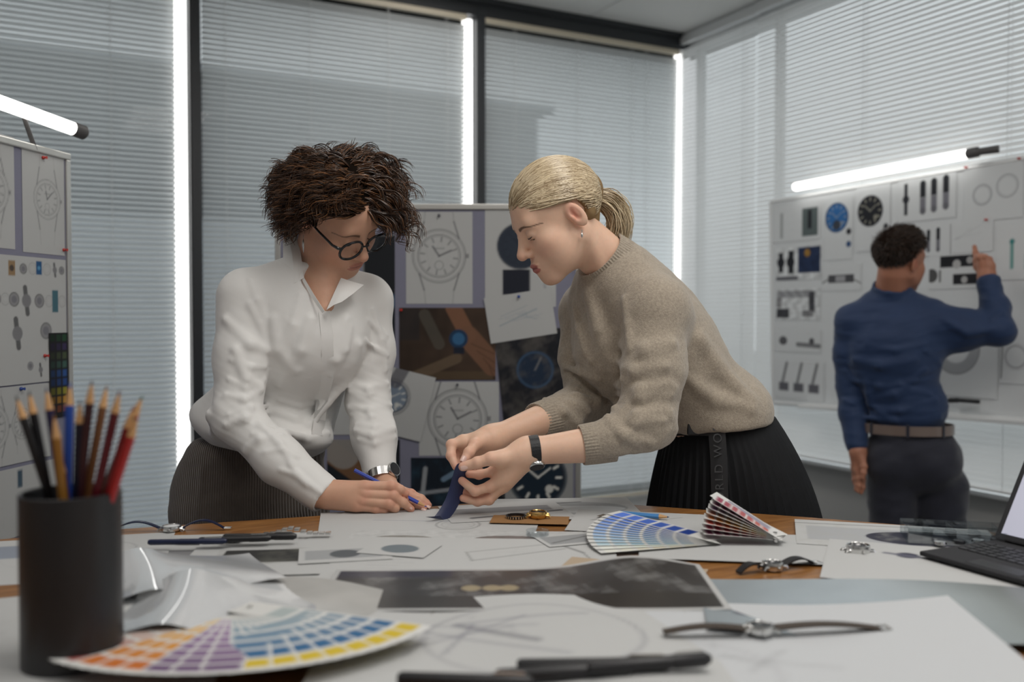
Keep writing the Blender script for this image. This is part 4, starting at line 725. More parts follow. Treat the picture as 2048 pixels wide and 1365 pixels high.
# ---------------- clear compartment box
bx = empty('compartment_box'); bx.matrix_world = local(T(1925, 1082, 0.0065), -14); tag(bx, 'low clear plastic box with compartments left of the tablet', 'box')
Lb, Wb, Hb = 0.19, 0.085, 0.026
MB().box((0, 0, 0.001), (Lb, Wb, 0.002)).build('base', MT['acryl'], bx)
for (x, y, dx, dy) in ((-Lb/2, 0, 0.002, Wb), (Lb/2, 0, 0.002, Wb), (0, -Wb/2, Lb, 0.002), (0, Wb/2, Lb, 0.002)):
    MB().box((x, y, Hb/2), (dx, dy, Hb)).build('wall', MT['acryl'], bx)
for x in (-0.057, -0.019, 0.019, 0.057): MB().box((x, 0, Hb/2), (0.0015, Wb, Hb*0.9)).build('divider', MT['acryl'], bx)
MB().box((0, 0, Hb/2), (Lb, 0.0015, Hb*0.9)).build('divider', MT['acryl'], bx)
for i in range(4):
    q = local(T(1880+38*i, 1090-2*i, 0.0092), 20*i); o = MB().lathe([(0.009, 0), (0.011, 0.002), (0.010, 0.006), (0.006, 0.007)], (0, 0, 0), 20).build('watch_part', MT['dialblack'] if i % 2 else MT['steel'], None, True); o.matrix_world = q
    tag(o, 'small round watch part inside the clear box, %s from the left' % ('first', 'second', 'third', 'fourth')[i], 'watch part', 'parts in the clear box')
# ---------------- tablet with keyboard folio
cx_ = T(1838, 1112, 0.0095); tb = empty('tablet'); tb.matrix_world = local(cx_+dirT(-65)*0.125+dirT(25)*0.095, -65); tag(tb, 'black tablet propped on a keyboard cover at the right edge', 'tablet')
MT['folio'] = mat('black fabric folio', (0.016, 0.016, 0.019), 0.75, bump=0.3, bscale=900)
MB().box((0, 0, 0.004), (0.25, 0.19, 0.008), bev=0.003).build('keyboard_cover', MT['folio'], tb)
key_me = MB().box((0, 0, 0), (0.0145, 0.0125, 0.0016), bev=0.0005).mesh('key'); key_me.materials.append(MT['black'])
for r_ in range(5):
    for c_ in range(13):
        o = bpy.data.objects.new('key', key_me); COL.objects.link(o); o.parent = tb; o.location = (-0.103+0.0172*c_, 0.045-0.0155*r_, 0.0088)
MB().box((0, -0.068, 0.0082), (0.09, 0.036, 0.0008)).build('trackpad', MT['black'], tb)
MT['screen'] = mat('lit tablet screen', (0.1, 0.1, 0.1), 0.15, emit=(0.50, 0.50, 0.60), estr=0.8)
ah = math.radians(30); Rs = np.array([[1, 0, 0], [0, math.cos(ah), -math.sin(ah)], [0, math.sin(ah), math.cos(ah)]])
sc_ = np.array([0, 0.085, 0.009])+Rs[2]*0.09
MB().box(sc_, (0.25, 0.009, 0.18), Rs, bev=0.003).build('tablet_body', MT['folio'], tb)
MB().box(sc_-Rs[1]*0.0049, (0.228, 0.0008, 0.158), Rs).build('screen', MT['screen'], tb)
# ================================================================== implicit modelling for people and cloth
def _dot(a, b): return np.einsum('ij,ij->i', a, b)
def sph(p, c, r): return np.linalg.norm(p-np.asarray(c), axis=1)-r
def ell(p, c, r, A=None):
    q = p-np.asarray(c, float)
    if A is not None: q = q @ np.asarray(A, float).T          # rows of A: axes
    r = np.asarray(r, float); k0 = np.linalg.norm(q/r, axis=1); k1 = np.linalg.norm(q/(r*r), axis=1)+1e-9
    return k0*(k0-1)/k1
def rcone(p, a, b, r1, r2):
    a = np.asarray(a, float); b = np.asarray(b, float); ba = b-a; l2 = ba@ba; rr = r1-r2; a2 = l2-rr*rr; il2 = 1/l2
    pa = p-a; y = pa@ba; z = y-l2; w = pa*l2-ba*y[:, None]; x2 = _dot(w, w); y2 = y*y*l2; z2 = z*z*l2; k = np.sign(rr)*rr*rr*x2
    o = (np.sqrt(np.maximum(x2*a2*il2, 0))+y*rr)*il2-r1
    o = np.where(np.sign(y)*a2*y2 < k, np.sqrt(x2+y2)*il2-r1, o)
    return np.where(np.sign(z)*a2*z2 > k, np.sqrt(x2+z2)*il2-r2, o)
def smin(a, b, k):
    h = np.maximum(k-np.abs(a-b), 0)/k; return np.minimum(a, b)-h*h*k*0.25
def smax(a, b, k): return -smin(-a, -b, k)
def chain(p, pts, rad, k=0.01):
    d = None
    for i in range(len(pts)-1):
        e = rcone(p, pts[i], pts[i+1], rad[i], rad[i+1]); d = e if d is None else smin(d, e, k)
    return d
def seg_t(p, a, b):
    a = np.asarray(a, float); ba = np.asarray(b, float)-a; return np.clip(((p-a)@ba)/(ba@ba), 0, 1)
def wob(p, f, seed=0):
    """cheap smooth pseudo noise in -1..1"""
    r = np.random.default_rng(seed); o = 0
    for i in range(3):
        a = r.normal(size=(3, 3))*f*(1.6**i); ph = r.uniform(0, 6.28, 3)
        o = o+np.sin(p@a[0]+ph[0]+1.3*np.sin(p@a[1]+ph[1]))*np.sin(p@a[2]+ph[2])/(1.5**i)
    return o/1.6
def polygonize(fn, lo, hi, h, band=7.0):
    lo = np.asarray(lo, float); hi = np.asarray(hi, float); nb = np.ceil((hi-lo)/(4*h)).astype(int)+1; n = nb*4+1
    g = [lo[i]+4*h*(np.arange(nb[i])+0.5) for i in range(3)]
    C = np.stack(np.meshgrid(*g, indexing='ij'), -1).reshape(-1, 3)
    dc = fn(C).reshape(nb); act = np.abs(dc) < band*h
    vals = np.repeat(np.repeat(np.repeat(np.sign(dc), 4, 0), 4, 1), 4, 2); vals = np.pad(vals, ((0, 1),)*3, mode='edge')*10*h
    m = np.repeat(np.repeat(np.repeat(act, 4, 0), 4, 1), 4, 2); m = np.pad(m, ((0, 1),)*3, mode='edge')
    for ax in range(3):
        m2 = m.copy(); sl = [slice(None)]*3; sl2 = [slice(None)]*3; sl[ax] = slice(1, None); sl2[ax] = slice(None, -1)
        m2[tuple(sl)] |= m[tuple(sl2)]; m = m2
    idx = np.argwhere(m); P = lo+idx*h; out = np.empty(len(P))
    for s in range(0, len(P), 400000): out[s:s+400000] = fn(P[s:s+400000])
    vals[m] = out
    vals = np.pad(vals, 1, constant_values=10*h); lo = lo-h; n = np.array(vals.shape)
    S = vals < 0
    cnt = np.zeros(n-1, np.int8); corners = [(i, j, k) for i in (0, 1) for j in (0, 1) for k in (0, 1)]
    for i, j, k in corners: cnt += S[i:n[0]-1+i, j:n[1]-1+j, k:n[2]-1+k]
    ac = (cnt > 0) & (cnt < 8); ci = np.argwhere(ac); vid = -np.ones(n-1, np.int64); vid[ac] = np.arange(len(ci))
    cv = np.stack([vals[ci[:, 0]+i, ci[:, 1]+j, ci[:, 2]+k] for i, j, k in corners], 1)
    acc = np.zeros((len(ci), 3)); num = np.zeros(len(ci)); co = np.array(corners, float)
    for a in range(8):
        for b in range(a+1, 8):
            if np.abs(co[a]-co[b]).sum() != 1: continue
            x = (cv[:, a] < 0) != (cv[:, b] < 0); t = cv[:, a]/(cv[:, a]-cv[:, b]+1e-30)
            acc[x] += co[a]+t[x, None]*(co[b]-co[a]); num[x] += 1
    V = lo+h*(ci+acc/num[:, None]); Q = []
    for ax in range(3):
        sl0 = [slice(None)]*3; sl1 = [slice(None)]*3; sl0[ax] = slice(None, -1); sl1[ax] = slice(1, None)
        A, B = S[tuple(sl0)], S[tuple(sl1)]; e = np.argwhere(A != B); e = e[np.all(e[:, [(ax+1) % 3, (ax+2) % 3]] > 0, 1)]
        u, v = (ax+1) % 3, (ax+2) % 3; du = np.zeros(3, int); dv = np.zeros(3, int); du[u] = 1; dv[v] = 1
        q = np.stack([vid[tuple((e-du-dv).T)], vid[tuple((e-dv).T)], vid[tuple(e.T)], vid[tuple((e-du).T)]], 1)
        flip = ~A[tuple(e.T)]; q[flip] = q[flip][:, ::-1]; Q.append(q)
    Q = np.concatenate(Q); Q = Q[np.all(Q >= 0, 1)]
    return V, Q
def sdf_mesh(name, fn, lo, hi, h, colfn=None, relax=1):
    V, Q = polygonize(fn, lo, hi, h)
    for _ in range(relax):
        acc = np.zeros_like(V); c = np.zeros(len(V))
        for a, b in ((0, 1), (1, 2), (2, 3), (3, 0)):
            np.add.at(acc, Q[:, a], V[Q[:, b]]); np.add.at(acc, Q[:, b], V[Q[:, a]]); np.add.at(c, Q[:, a], 1); np.add.at(c, Q[:, b], 1)
        V = V*0.5+0.5*acc/np.maximum(c, 1)[:, None]
    return V, Q, (colfn(V) if colfn else None)
def join_parts(name, parts):
    Vs, Qs, Cs = [], [], []; b = 0
    for V, Q, C in parts: Vs.append(V); Qs.append(Q+b); Cs.append(C if C is not None else np.ones((len(V), 3))*0.5); b += len(V)
    me = mesh_np(name, np.concatenate(Vs), np.concatenate(Qs)); set_col(me, np.concatenate(Cs)); return me
def bounds(pts, pad):
    a = np.array(pts); return a.min(0)-pad, a.max(0)+pad
def strands_mesh(name, paths, radii, cols, n=4, flat=1.0):
    """many tapered tubes with the same point count: paths (S,m,3), radii (S,m), cols (S,3)"""
    P = np.asarray(paths); S, m, _ = P.shape; T_ = np.gradient(P, axis=1); T_ /= np.linalg.norm(T_, axis=2, keepdims=True)+1e-9
    ref = np.array([0.37, 0.61, 0.7]); u = np.cross(T_, ref); u /= np.linalg.norm(u, axis=2, keepdims=True)+1e-9; w = np.cross(T_, u)
    th = np.arange(n)*2*math.pi/n
    V = P[:, :, None, :]+np.asarray(radii)[:, :, None, None]*(np.cos(th)[None, None, :, None]*u[:, :, None, :]+flat*np.sin(th)[None, None, :, None]*w[:, :, None, :])
    V = V.reshape(-1, 3); s, i, k = np.meshgrid(np.arange(S), np.arange(m-1), np.arange(n), indexing='ij'); base = (s*m+i)*n
    Q = np.stack([base+k, base+(k+1) % n, base+n+(k+1) % n, base+n+k], -1).reshape(-1, 4)
    me = mesh_np(name, V, Q); set_col(me, np.repeat(np.asarray(cols), m*n, axis=0)); return me
# ---------------- head
class Frame:
    def __init__(s, origin, R, F_, U): s.o = np.asarray(origin, float); s.A = np.array([R, F_, U], float)    # rows: right, forward, up in world
    def loc(s, p): return (p-s.o) @ s.A.T
    def wld(s, q): return np.asarray(q, float) @ s.A+s.o
    def vec(s, q): return np.asarray(q, float) @ s.A
def head_frame(px, py, d, R, F_, U):
    return Frame(W(px, py, d), CV(R), CV(F_), CV(U))
def head_sdf(q, male=0.0, fine=True):
    d = ell(q, (0, -0.014, 0.040), (0.073+0.003*male, 0.094, 0.083))
    d = smin(d, ell(q, (0, 0.028, 0.040), (0.058, 0.060, 0.055)), 0.02)
    d = smin(d, ell(q, (0, 0.024, -0.026), (0.056+0.004*male, 0.064, 0.080)), 0.03)
    for s in (-1, 1):
        d = smin(d, rcone(q, (s*(0.050+0.004*male), -0.002, -0.046), (s*(0.016+0.004*male), 0.068, -0.094), 0.016, 0.014), 0.026)
        d = smin(d, ell(q, (s*0.037, 0.057, -0.022), (0.024, 0.022, 0.020)), 0.03)
        d = smin(d, ell(q, (s*0.034, 0.042, -0.052), (0.024, 0.030, 0.032)), 0.03)
    d = smin(d, ell(q, (0, 0.075, -0.094), (0.019+0.004*male, 0.016, 0.015)), 0.022)
    d = smin(d, rcone(q, (0, 0.0, -0.060), (0, 0.052, -0.084), 0.034, 0.020), 0.02)
    d = smin(d, rcone(q, (-0.034, 0.073, 0.027), (0.034, 0.073, 0.027), 0.012, 0.012), 0.02)
    d = smin(d, ell(q, (0, 0.076, -0.063), (0.030, 0.022, 0.026)), 0.016)
    for s in (-1, 1): d = smax(d, -sph(q, (s*0.032, 0.106, 0.004), 0.019), 0.016)
    for s in (-1, 1): d = smin(d, sph(q, (s*0.0315, 0.0755, 0.005), 0.0135), 0.004)
    d = smin(d, rcone(q, (0, 0.083, 0.018), (0, 0.108, -0.025), 0.0070, 0.0100+0.001*male), 0.014)
    d = smin(d, sph(q, (0, 0.1085, -0.0275), 0.0098), 0.008)
    for s in (-1, 1):
        d = smin(d, ell(q, (s*0.0120, 0.0965, -0.0315), (0.0070, 0.0095, 0.0070)), 0.006)
        d = smax(d, -ell(q, (s*0.0060, 0.1000, -0.0405), (0.0030, 0.0046, 0.0040)), 0.003)
    if fine:
        d = smin(d, ell(q, (0, 0.0945, -0.0575), (0.0225, 0.0080, 0.0050)), 0.005)
        d = smin(d, ell(q, (0, 0.0925, -0.0680), (0.0195, 0.0085, 0.0060)), 0.005)
        zc = -0.0625+0.9*q[:, 0]**2*-4+0.002*0
        d = smax(d, -ell(np.stack([q[:, 0], q[:, 1], q[:, 2]-0], 1), (0, 0.1055, -0.0625), (0.0255, 0.0090, 0.0011)), 0.0016)
        for s in (-1, 1):   # lid line
            d = smax(d, -(np.maximum(np.abs(np.linalg.norm(q-np.array([s*0.0315, 0.0755, 0.005]), axis=1)-0.0138)-0.0009, np.maximum(np.abs(q[:, 2]+0.0035+0.25*np.abs(q[:, 0]-s*0.0315))-0.0008, 0.075-q[:, 1]))), 0.0012)
    for s in (-1, 1):
        A = np.array([[1, 0.25*s, 0], [0, 0.95, -0.28], [0, 0.28, 0.95]])
        e = ell(q, (s*0.0755, -0.012, -0.001), (0.0070, 0.0165, 0.0300), A)
        if fine: e = smax(e, -ell(q, (s*0.0845, -0.0085, 0.001), (0.0100, 0.0105, 0.0190), A), 0.002); e = smin(e, ell(q, (s*0.0775, -0.013, 0.004), (0.0030, 0.0045, 0.0120), A), 0.003); e = smin(e, ell(q, (s*0.0765, -0.002, -0.006), (0.004, 0.004, 0.006)), 0.004)
        d = smin(d, e, 0.006)
    return d
def head_paint(q, skin, lip, blush, brow=None, male=0.0):
    c = np.ones((len(q), 3))*np.array(skin)
    def mix(a, col):
        nonlocal c
        a = np.clip(a, 0, 1)[:, None]; c = c*(1-a)+np.array(col)*a
    for s in (-1, 1):
        mix(0.30*np.exp(-(((q[:, 0]-s*0.046)/0.022)**2+((q[:, 1]-0.07)/0.03)**2+((q[:, 2]+0.03)/0.018)**2)), blush)
        mix(0.8*np.exp(-(((q[:, 0]-s*0.077)/0.006)**2+((q[:, 1]+0.010)/0.014)**2+((q[:, 2]-0.004)/0.022)**2)), np.array(blush)*np.array([0.95, 0.8, 0.78]))
    mix(0.5*np.exp(-((q[:, 0]/0.012)**2+((q[:, 1]-0.11)/0.012)**2+((q[:, 2]+0.028)/0.012)**2)), blush)
    w = np.sqrt(np.clip(1-(q[:, 0]/0.0215)**2, 0, 1))
    up = np.clip((0.0065*w-np.abs(q[:, 2]+0.0583))/0.0015, 0, 1); lo_ = np.clip((0.0075*w-np.abs(q[:, 2]+0.0682))/0.0015, 0, 1)
    mix(0.85*np.maximum(up, lo_)*(q[:, 1] > 0.085), lip)
    mix(np.exp(-((q[:, 2]+0.0627)/0.0012)**2)*(q[:, 1] > 0.083)*(np.abs(q[:, 0]) < 0.018), np.array(lip)*0.5)
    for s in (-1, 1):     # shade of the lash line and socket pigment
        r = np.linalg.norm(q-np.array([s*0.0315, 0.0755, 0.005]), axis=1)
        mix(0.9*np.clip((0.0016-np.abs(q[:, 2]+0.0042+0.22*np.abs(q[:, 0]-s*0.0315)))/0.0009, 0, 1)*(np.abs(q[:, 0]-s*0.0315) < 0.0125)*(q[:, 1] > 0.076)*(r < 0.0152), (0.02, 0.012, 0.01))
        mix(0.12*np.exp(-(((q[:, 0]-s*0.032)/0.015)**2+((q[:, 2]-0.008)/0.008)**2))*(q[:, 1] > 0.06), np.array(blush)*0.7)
        if brow is not None:
            t = (np.abs(q[:, 0])-0.012)/0.045; zb = 0.0225+0.0052*np.sin(np.clip(t, 0, 1)*2.8)-0.0085*np.clip(t, 0, 1)**2
            mix(0.9*np.clip((0.0042*(1-0.55*np.clip(t, 0, 1))-np.abs(q[:, 2]-zb))/0.0016, 0, 1)*(t > 0)*(t < 1)*(q[:, 1] > 0.02)*(q[:, 0]*s > 0), brow)
    return c
MT['skin'] = mat('skin', (0.5, 0.3, 0.2), 0.48, attr=True, spec=0.4, sss=0.25, noise=0.06, nscale=120, bump=0.08, bscale=900)
MT['hair'] = mat('hair', (0.1, 0.05, 0.03), 0.34, attr=True, spec=0.55)
MT['hair_cap'] = mat('hair underlayer', (0.1, 0.05, 0.03), 0.95, attr=True, spec=0.05)

def hit(fn, px, py, d0=1.4, d1=2.6, n=500):
    """first surface point of an implicit shape along the ray of a picture point"""
    ds = np.linspace(d0, d1, n); P = np.stack([W(px, py, d) for d in ds]); v = fn(P); k = np.argmax(v < 0)
    if v[k] >= 0: k = int(np.argmin(v)); return P[k], ds[k]
    t = v[k-1]/(v[k-1]-v[k]+1e-12) if k > 0 else 0; d = ds[max(k-1, 0)]+t*(ds[1]-ds[0]); return W(px, py, d), d
def ridges(fn, specs, d0=1.4, d1=2.6, rs=1.0, ks=0.5):
    """specs: (polyline of px,py ; radius ; k ; sign). returns list ready for add_ridges"""
    out = []
    for poly, r, k, sg in specs:
        if sg < 0: continue
        r = r*rs; k = k*ks; pts = []
        for (x, y) in poly:
            P, d = hit(fn, x, y, d0, d1)
            if fn(P[None])[0] > 0.003: continue                  # the ray misses the shape
            pts.append(P+FWD*(r*0.30 if sg > 0 else -r*0.45))
        m = len(pts)
        if m < 2: continue
        rad = [r*(0.35+0.65*math.sin(math.pi*(i+0.5)/m)) for i in range(m)]
        a = np.array(pts); out.append((pts, rad, k, sg, a.min(0)-r-k*1.2, a.max(0)+r+k*1.2))
    return out
def add_ridges(d, p, rd):
    for pts, rad, k, sg, lo, hi in rd:
        m = np.all((p > lo) & (p < hi), 1)
        if not m.any(): continue
        e = chain(p[m], pts, rad, 0.006)
        d[m] = smin(d[m], e, k) if sg > 0 else smax(d[m], -e, k*0.7)
    return d
def aniso(p, A, freqs, seed): return wob((p @ np.asarray(A).T)*np.asarray(freqs), 1.0, seed)
def patch(corners, nu, nv, fn_off=None, thick=0.002):
    """bilinear patch (a,b,c,d around) as a thin solid"""
    a, b, c, d = [np.asarray(x, float) for x in corners]; U, Vv = np.meshgrid(np.linspace(0, 1, nu), np.linspace(0, 1, nv)); U = U[..., None]; Vv = Vv[..., None]
    P = (a*(1-U)+b*U)*(1-Vv)+(d*(1-U)+c*U)*Vv
    if fn_off is not None: P = P+fn_off(U, Vv)
    n = nrm(np.cross(b-a, d-a)); top = P.reshape(-1, 3)+n*thick/2; bot = P.reshape(-1, 3)-n*thick/2; N_ = nu*nv
    Fs = []
    for j in range(nv-1):
        for i in range(nu-1):
            q = j*nu+i; Fs.append((q, q+1, q+nu+1, q+nu)); Fs.append((N_+q+nu, N_+q+nu+1, N_+q+1, N_+q))
    edge = [i for i in range(nu)]+[j*nu+nu-1 for j in range(1, nv)]+[(nv-1)*nu+i for i in range(nu-2, -1, -1)]+[j*nu for j in range(nv-2, 0, -1)]
    for i in range(len(edge)): x, y = edge[i], edge[(i+1) % len(edge)]; Fs.append((x, N_+x, N_+y, y))
    return np.concatenate([top, bot]), Fs
def surf_patch(fn, rows, lift=0.002, thick=0.002, d0=1.4, d1=2.6):
    """thin cloth strip laid on an implicit surface: rows of picture points"""
    P = np.array([[hit(fn, x, y, d0, d1)[0]-FWD*lift for x, y in r] for r in rows]); nv, nu = P.shape[:2]
    top = P.reshape(-1, 3); bot = top+FWD*(thick+lift*0.9); N_ = nu*nv; Fs = []
    for j in range(nv-1):
        for i in range(nu-1):
            q = j*nu+i; Fs.append((q, q+1, q+nu+1, q+nu)); Fs.append((N_+q+nu, N_+q+nu+1, N_+q+1, N_+q))
    edge = [i for i in range(nu)]+[j*nu+nu-1 for j in range(1, nv)]+[(nv-1)*nu+i for i in range(nu-2, -1, -1)]+[j*nu for j in range(nv-2, 0, -1)]
    for i in range(len(edge)): x, y = edge[i], edge[(i+1) % len(edge)]; Fs.append((x, N_+x, N_+y, y))
    return np.concatenate([top, bot]), Fs
def hand_sdf(p, fingers, palm, kf=0.004, kp=0.012):
    """fingers: list of (pts, radii); palm: list of (a,b,r1,r2)"""
    d = None
    for a, b, r1, r2 in palm:
        e = rcone(p, a, b, r1, r2); d = e if d is None else smin(d, e, 0.02)
    f = None
    for pts, rad in fingers:
        e = chain(p, pts, rad, 0.004)
        for i in range(1, len(pts)-1): e = smin(e, sph(p, pts[i], rad[i]*1.07), 0.004)
        f = e if f is None else smin(f, e, 0.0016)
    return smin(d, f, kp)
def skin_col(V, base, blush, tips=()):
    c = np.ones((len(V), 3))*np.array(base)
    for t, r in tips:
        a = (0.75*np.exp(-((np.linalg.norm(V-t, axis=1))/r)**2))[:, None]; c = c*(1-a)+np.array(blush)*a
    return c
def nails(parent, items, matl):
    for c, along, out_, w, l in items:
        along = nrm(along); out_ = nrm(np.asarray(out_)-along*(np.asarray(out_)@along)); sd = np.cross(along, out_); V = []; nu, nv = 6, 6
        for j in range(nv):
            for i in range(nu):
                u = (i/(nu-1)-0.5)*2; v = (j/(nv-1)-0.5)*2; k = math.sqrt(max(0, 1-0.25*v*v)); V.append(np.asarray(c)+sd*u*w/2*k+along*v*l/2+out_*(0.0016-0.0022*u*u-0.0006*v*v))
        Fs = [(j*nu+i, j*nu+i+1, (j+1)*nu+i+1, (j+1)*nu+i) for j in range(nv-1) for i in range(nu-1)]
        o = MB().add(V, Fs).build('nail', matl, None, True); place(o, parent)
MT['nail'] = mat('nail', lin(226, 190, 178), 0.25, spec=0.6)

def to_px(P):
    q = np.asarray(P)-CAMP; d = q@FWD; return np.stack([1024+F_PX*(q@RGT)/d, 682.5-F_PX*(q@UPV)/d], -1)
def in_poly(xy, poly):
    x, y = xy[..., 0], xy[..., 1]; c = np.zeros(x.shape, bool); n = len(poly)
    for i in range(n):
        x0, y0 = poly[i]; x1, y1 = poly[(i+1) % n]
        c ^= ((y0 > y) != (y1 > y)) & (x < (x1-x0)*(y-y0)/(y1-y0+1e-9)+x0)
    return c

def lashes(parent, H, matl, z=-0.0060):
    for s in (-1, 1):
        c = np.array([s*0.0315, 0.0755, 0.005]); pts = []
        for k in range(11):
            x = (k/10-0.5)*0.0235; zz = z-0.9*abs(x)**1.5*0+0.0025*(abs(x)/0.0118)**2; y = math.sqrt(max(0.0142**2-x*x*0.8-zz*zz, 1e-6)); pts.append(H.wld(c+np.array([x, y, zz])))
        place(MB().tube(pts, [0.0004, 0.0008, 0.001, 0.0011, 0.0011, 0.0011, 0.0011, 0.0011, 0.001, 0.0008, 0.0004], 6).build('eyelashes', matl, None, True), parent)
MT['lash'] = mat('dark lashes', (0.012, 0.009, 0.008), 0.6)

def rib_band(parent, c, axis, r0, r1, z0, z1, nr, amp, m, name, squash=1.0):
    """ribbed knit band around an axis"""
    axis = nrm(axis); u = nrm(np.cross(axis, [0.3, 0.5, 0.8])); w = np.cross(axis, u); n = nr*4; rows = [(z0, r0-0.004), (z0, r0), (z0+(z1-z0)*0.5, (r0+r1)/2+0.0006), (z1-0.002, r1), (z1, r1-0.0012), (z1-0.001, r1-0.005), (z0+0.004, r1-0.006)]
    V = []
    for z, r in rows:
        for k in range(n):
            th = 2*math.pi*k/n; rr = r+amp*(1 if k % 4 in (1, 2) else -1); V.append(np.asarray(c)+axis*z+rr*(math.cos(th)*u+math.sin(th)*w))
    Fs = [(i*n+k, i*n+(k+1) % n, (i+1)*n+(k+1) % n, (i+1)*n+k) for i in range(len(rows)-1) for k in range(n)]
    return place(MB().add(V, Fs).build(name, m, None, True), parent)
# ================================================================== dark-haired woman in a white shirt
w1 = empty('person', tuple(W(510, 1000, 2.16)*np.array([1, 1, 0]))); tag(w1, 'woman with curly dark bob and black glasses in a white shirt, writing at the table', 'person')
H1 = head_frame(674, 434, 2.03, (-0.691, -0.301, 0.658), (0.646, -0.666, 0.373), (0.326, 0.682, 0.654))
SK1 = lin(212, 166, 140); BL1 = lin(206, 134, 114)
NB1 = W(618, 556, 2.11); CH1 = W(646, 634, 2.072)
def head1(p):
    q = H1.loc(p); d = head_sdf(q)
    d = smin(d, rcone(p, H1.wld((0, -0.026, -0.045)), NB1, 0.049, 0.053), 0.022)
    for s in (-1, 1):      # neck tendons
        d = smin(d, rcone(p, H1.wld((s*0.045, -0.015, -0.055)), W(642, 606, 2.05), 0.010, 0.008), 0.03)
    d = smin(d, rcone(p, NB1, CH1, 0.056, 0.052), 0.03)
    return smin(d, chain(p, [W(640, 570, 2.05), W(643, 594, 2.040), W(647, 620, 2.018)], [0.045, 0.043, 0.030], 0.01), 0.03)
lo, hi = bounds([H1.o, NB1, CH1], 0.14)
hd1 = sdf_mesh('head', head1, lo, hi, 0.0023, lambda V: head_paint(H1.loc(V), SK1, lin(186, 124, 110), BL1, lin(104, 78, 62)))
# right hand (writing) and left hand (resting behind)
def WP(l): return [W(*t) for t in l]
rw1 = W(640, 985, 1.885)
fR = [(WP([(735, 974, 1.868), (783, 973, 1.872), (800, 980, 1.878), (811, 988, 1.884)]), [0.0115, 0.0098, 0.0088, 0.0078]),
      (WP([(733, 989, 1.864), (786, 992, 1.868), (806, 1006, 1.876), (822, 1019, 1.884)]), [0.0115, 0.0100, 0.0088, 0.0076]),
      (WP([(726, 1002, 1.862), (778, 1008, 1.864), (790, 1016, 1.872), (775, 1020, 1.88)]), [0.0112, 0.0098, 0.0088, 0.0078]),
      (WP([(716, 1012, 1.863), (752, 1018, 1.866), (768, 1021, 1.872), (758, 1022, 1.88)]), [0.0105, 0.0088, 0.0078, 0.007]),
      (WP([(700, 985, 1.905), (752, 985, 1.902), (790, 990, 1.896), (812, 998, 1.892)]), [0.0125, 0.0108, 0.0098, 0.0082])]
pR = [(rw1, W(722, 978, 1.872), 0.024, 0.0165), (rw1, W(712, 1000, 1.868), 0.023, 0.0155), (W(662, 1000, 1.885), W(706, 1010, 1.872), 0.018, 0.013), (W(600, 955, 1.90), rw1, 0.027, 0.0245), (W(690, 985, 1.90), W(735, 985, 1.89), 0.018, 0.014)]
hr1 = lambda p: hand_sdf(p, fR, pR)
lo, hi = bounds([q for f_ in fR for q in f_[0]]+[rw1, W(600, 955, 1.9)], 0.035)
hR1 = sdf_mesh('handR', hr1, lo, hi, 0.0017, lambda V: skin_col(V, SK1, BL1, [(f_[0][k], 0.011) for f_ in fR for k in (0, 1, 3)]))
lw1 = W(764, 955, 2.028)
fL = [(WP([(790, 983, 1.95), (820, 992, 1.925), (842, 1002, 1.915), (857, 1011, 1.912)]), [0.0112, 0.0095, 0.0085, 0.0072]),
      (WP([(782, 989, 1.945), (812, 1000, 1.92), (834, 1009, 1.908), (848, 1016, 1.905)]), [0.0112, 0.0095, 0.0085, 0.0072]),
      (WP([(796, 980, 1.965), (822, 988, 1.945), (842, 998, 1.935), (854, 1006, 1.932)]), [0.011, 0.009, 0.008, 0.007]),
      (WP([(776, 995, 1.945), (800, 1006, 1.925), (815, 1013, 1.918), (828, 1017, 1.914)]), [0.0105, 0.009, 0.008, 0.007]),
      (WP([(765, 985, 1.97), (770, 1003, 1.94), (782, 1013, 1.925), (794, 1019, 1.918)]), [0.012, 0.0105, 0.0095, 0.008])]
pL = [(lw1, W(788, 985, 1.955), 0.023, 0.015), (lw1, W(778, 994, 1.95), 0.022, 0.015), (W(751, 885, 2.085), lw1, 0.027, 0.024)]
hl1 = lambda p: hand_sdf(p, fL, pL)
lo, hi = bounds([q for f_ in fL for q in f_[0]]+[lw1, W(751, 885, 2.085)], 0.035)
hL1 = sdf_mesh('handL', hl1, lo, hi, 0.0019, lambda V: skin_col(V, SK1, BL1, [(f_[0][k], 0.011) for f_ in fL for k in (1, 3)]))
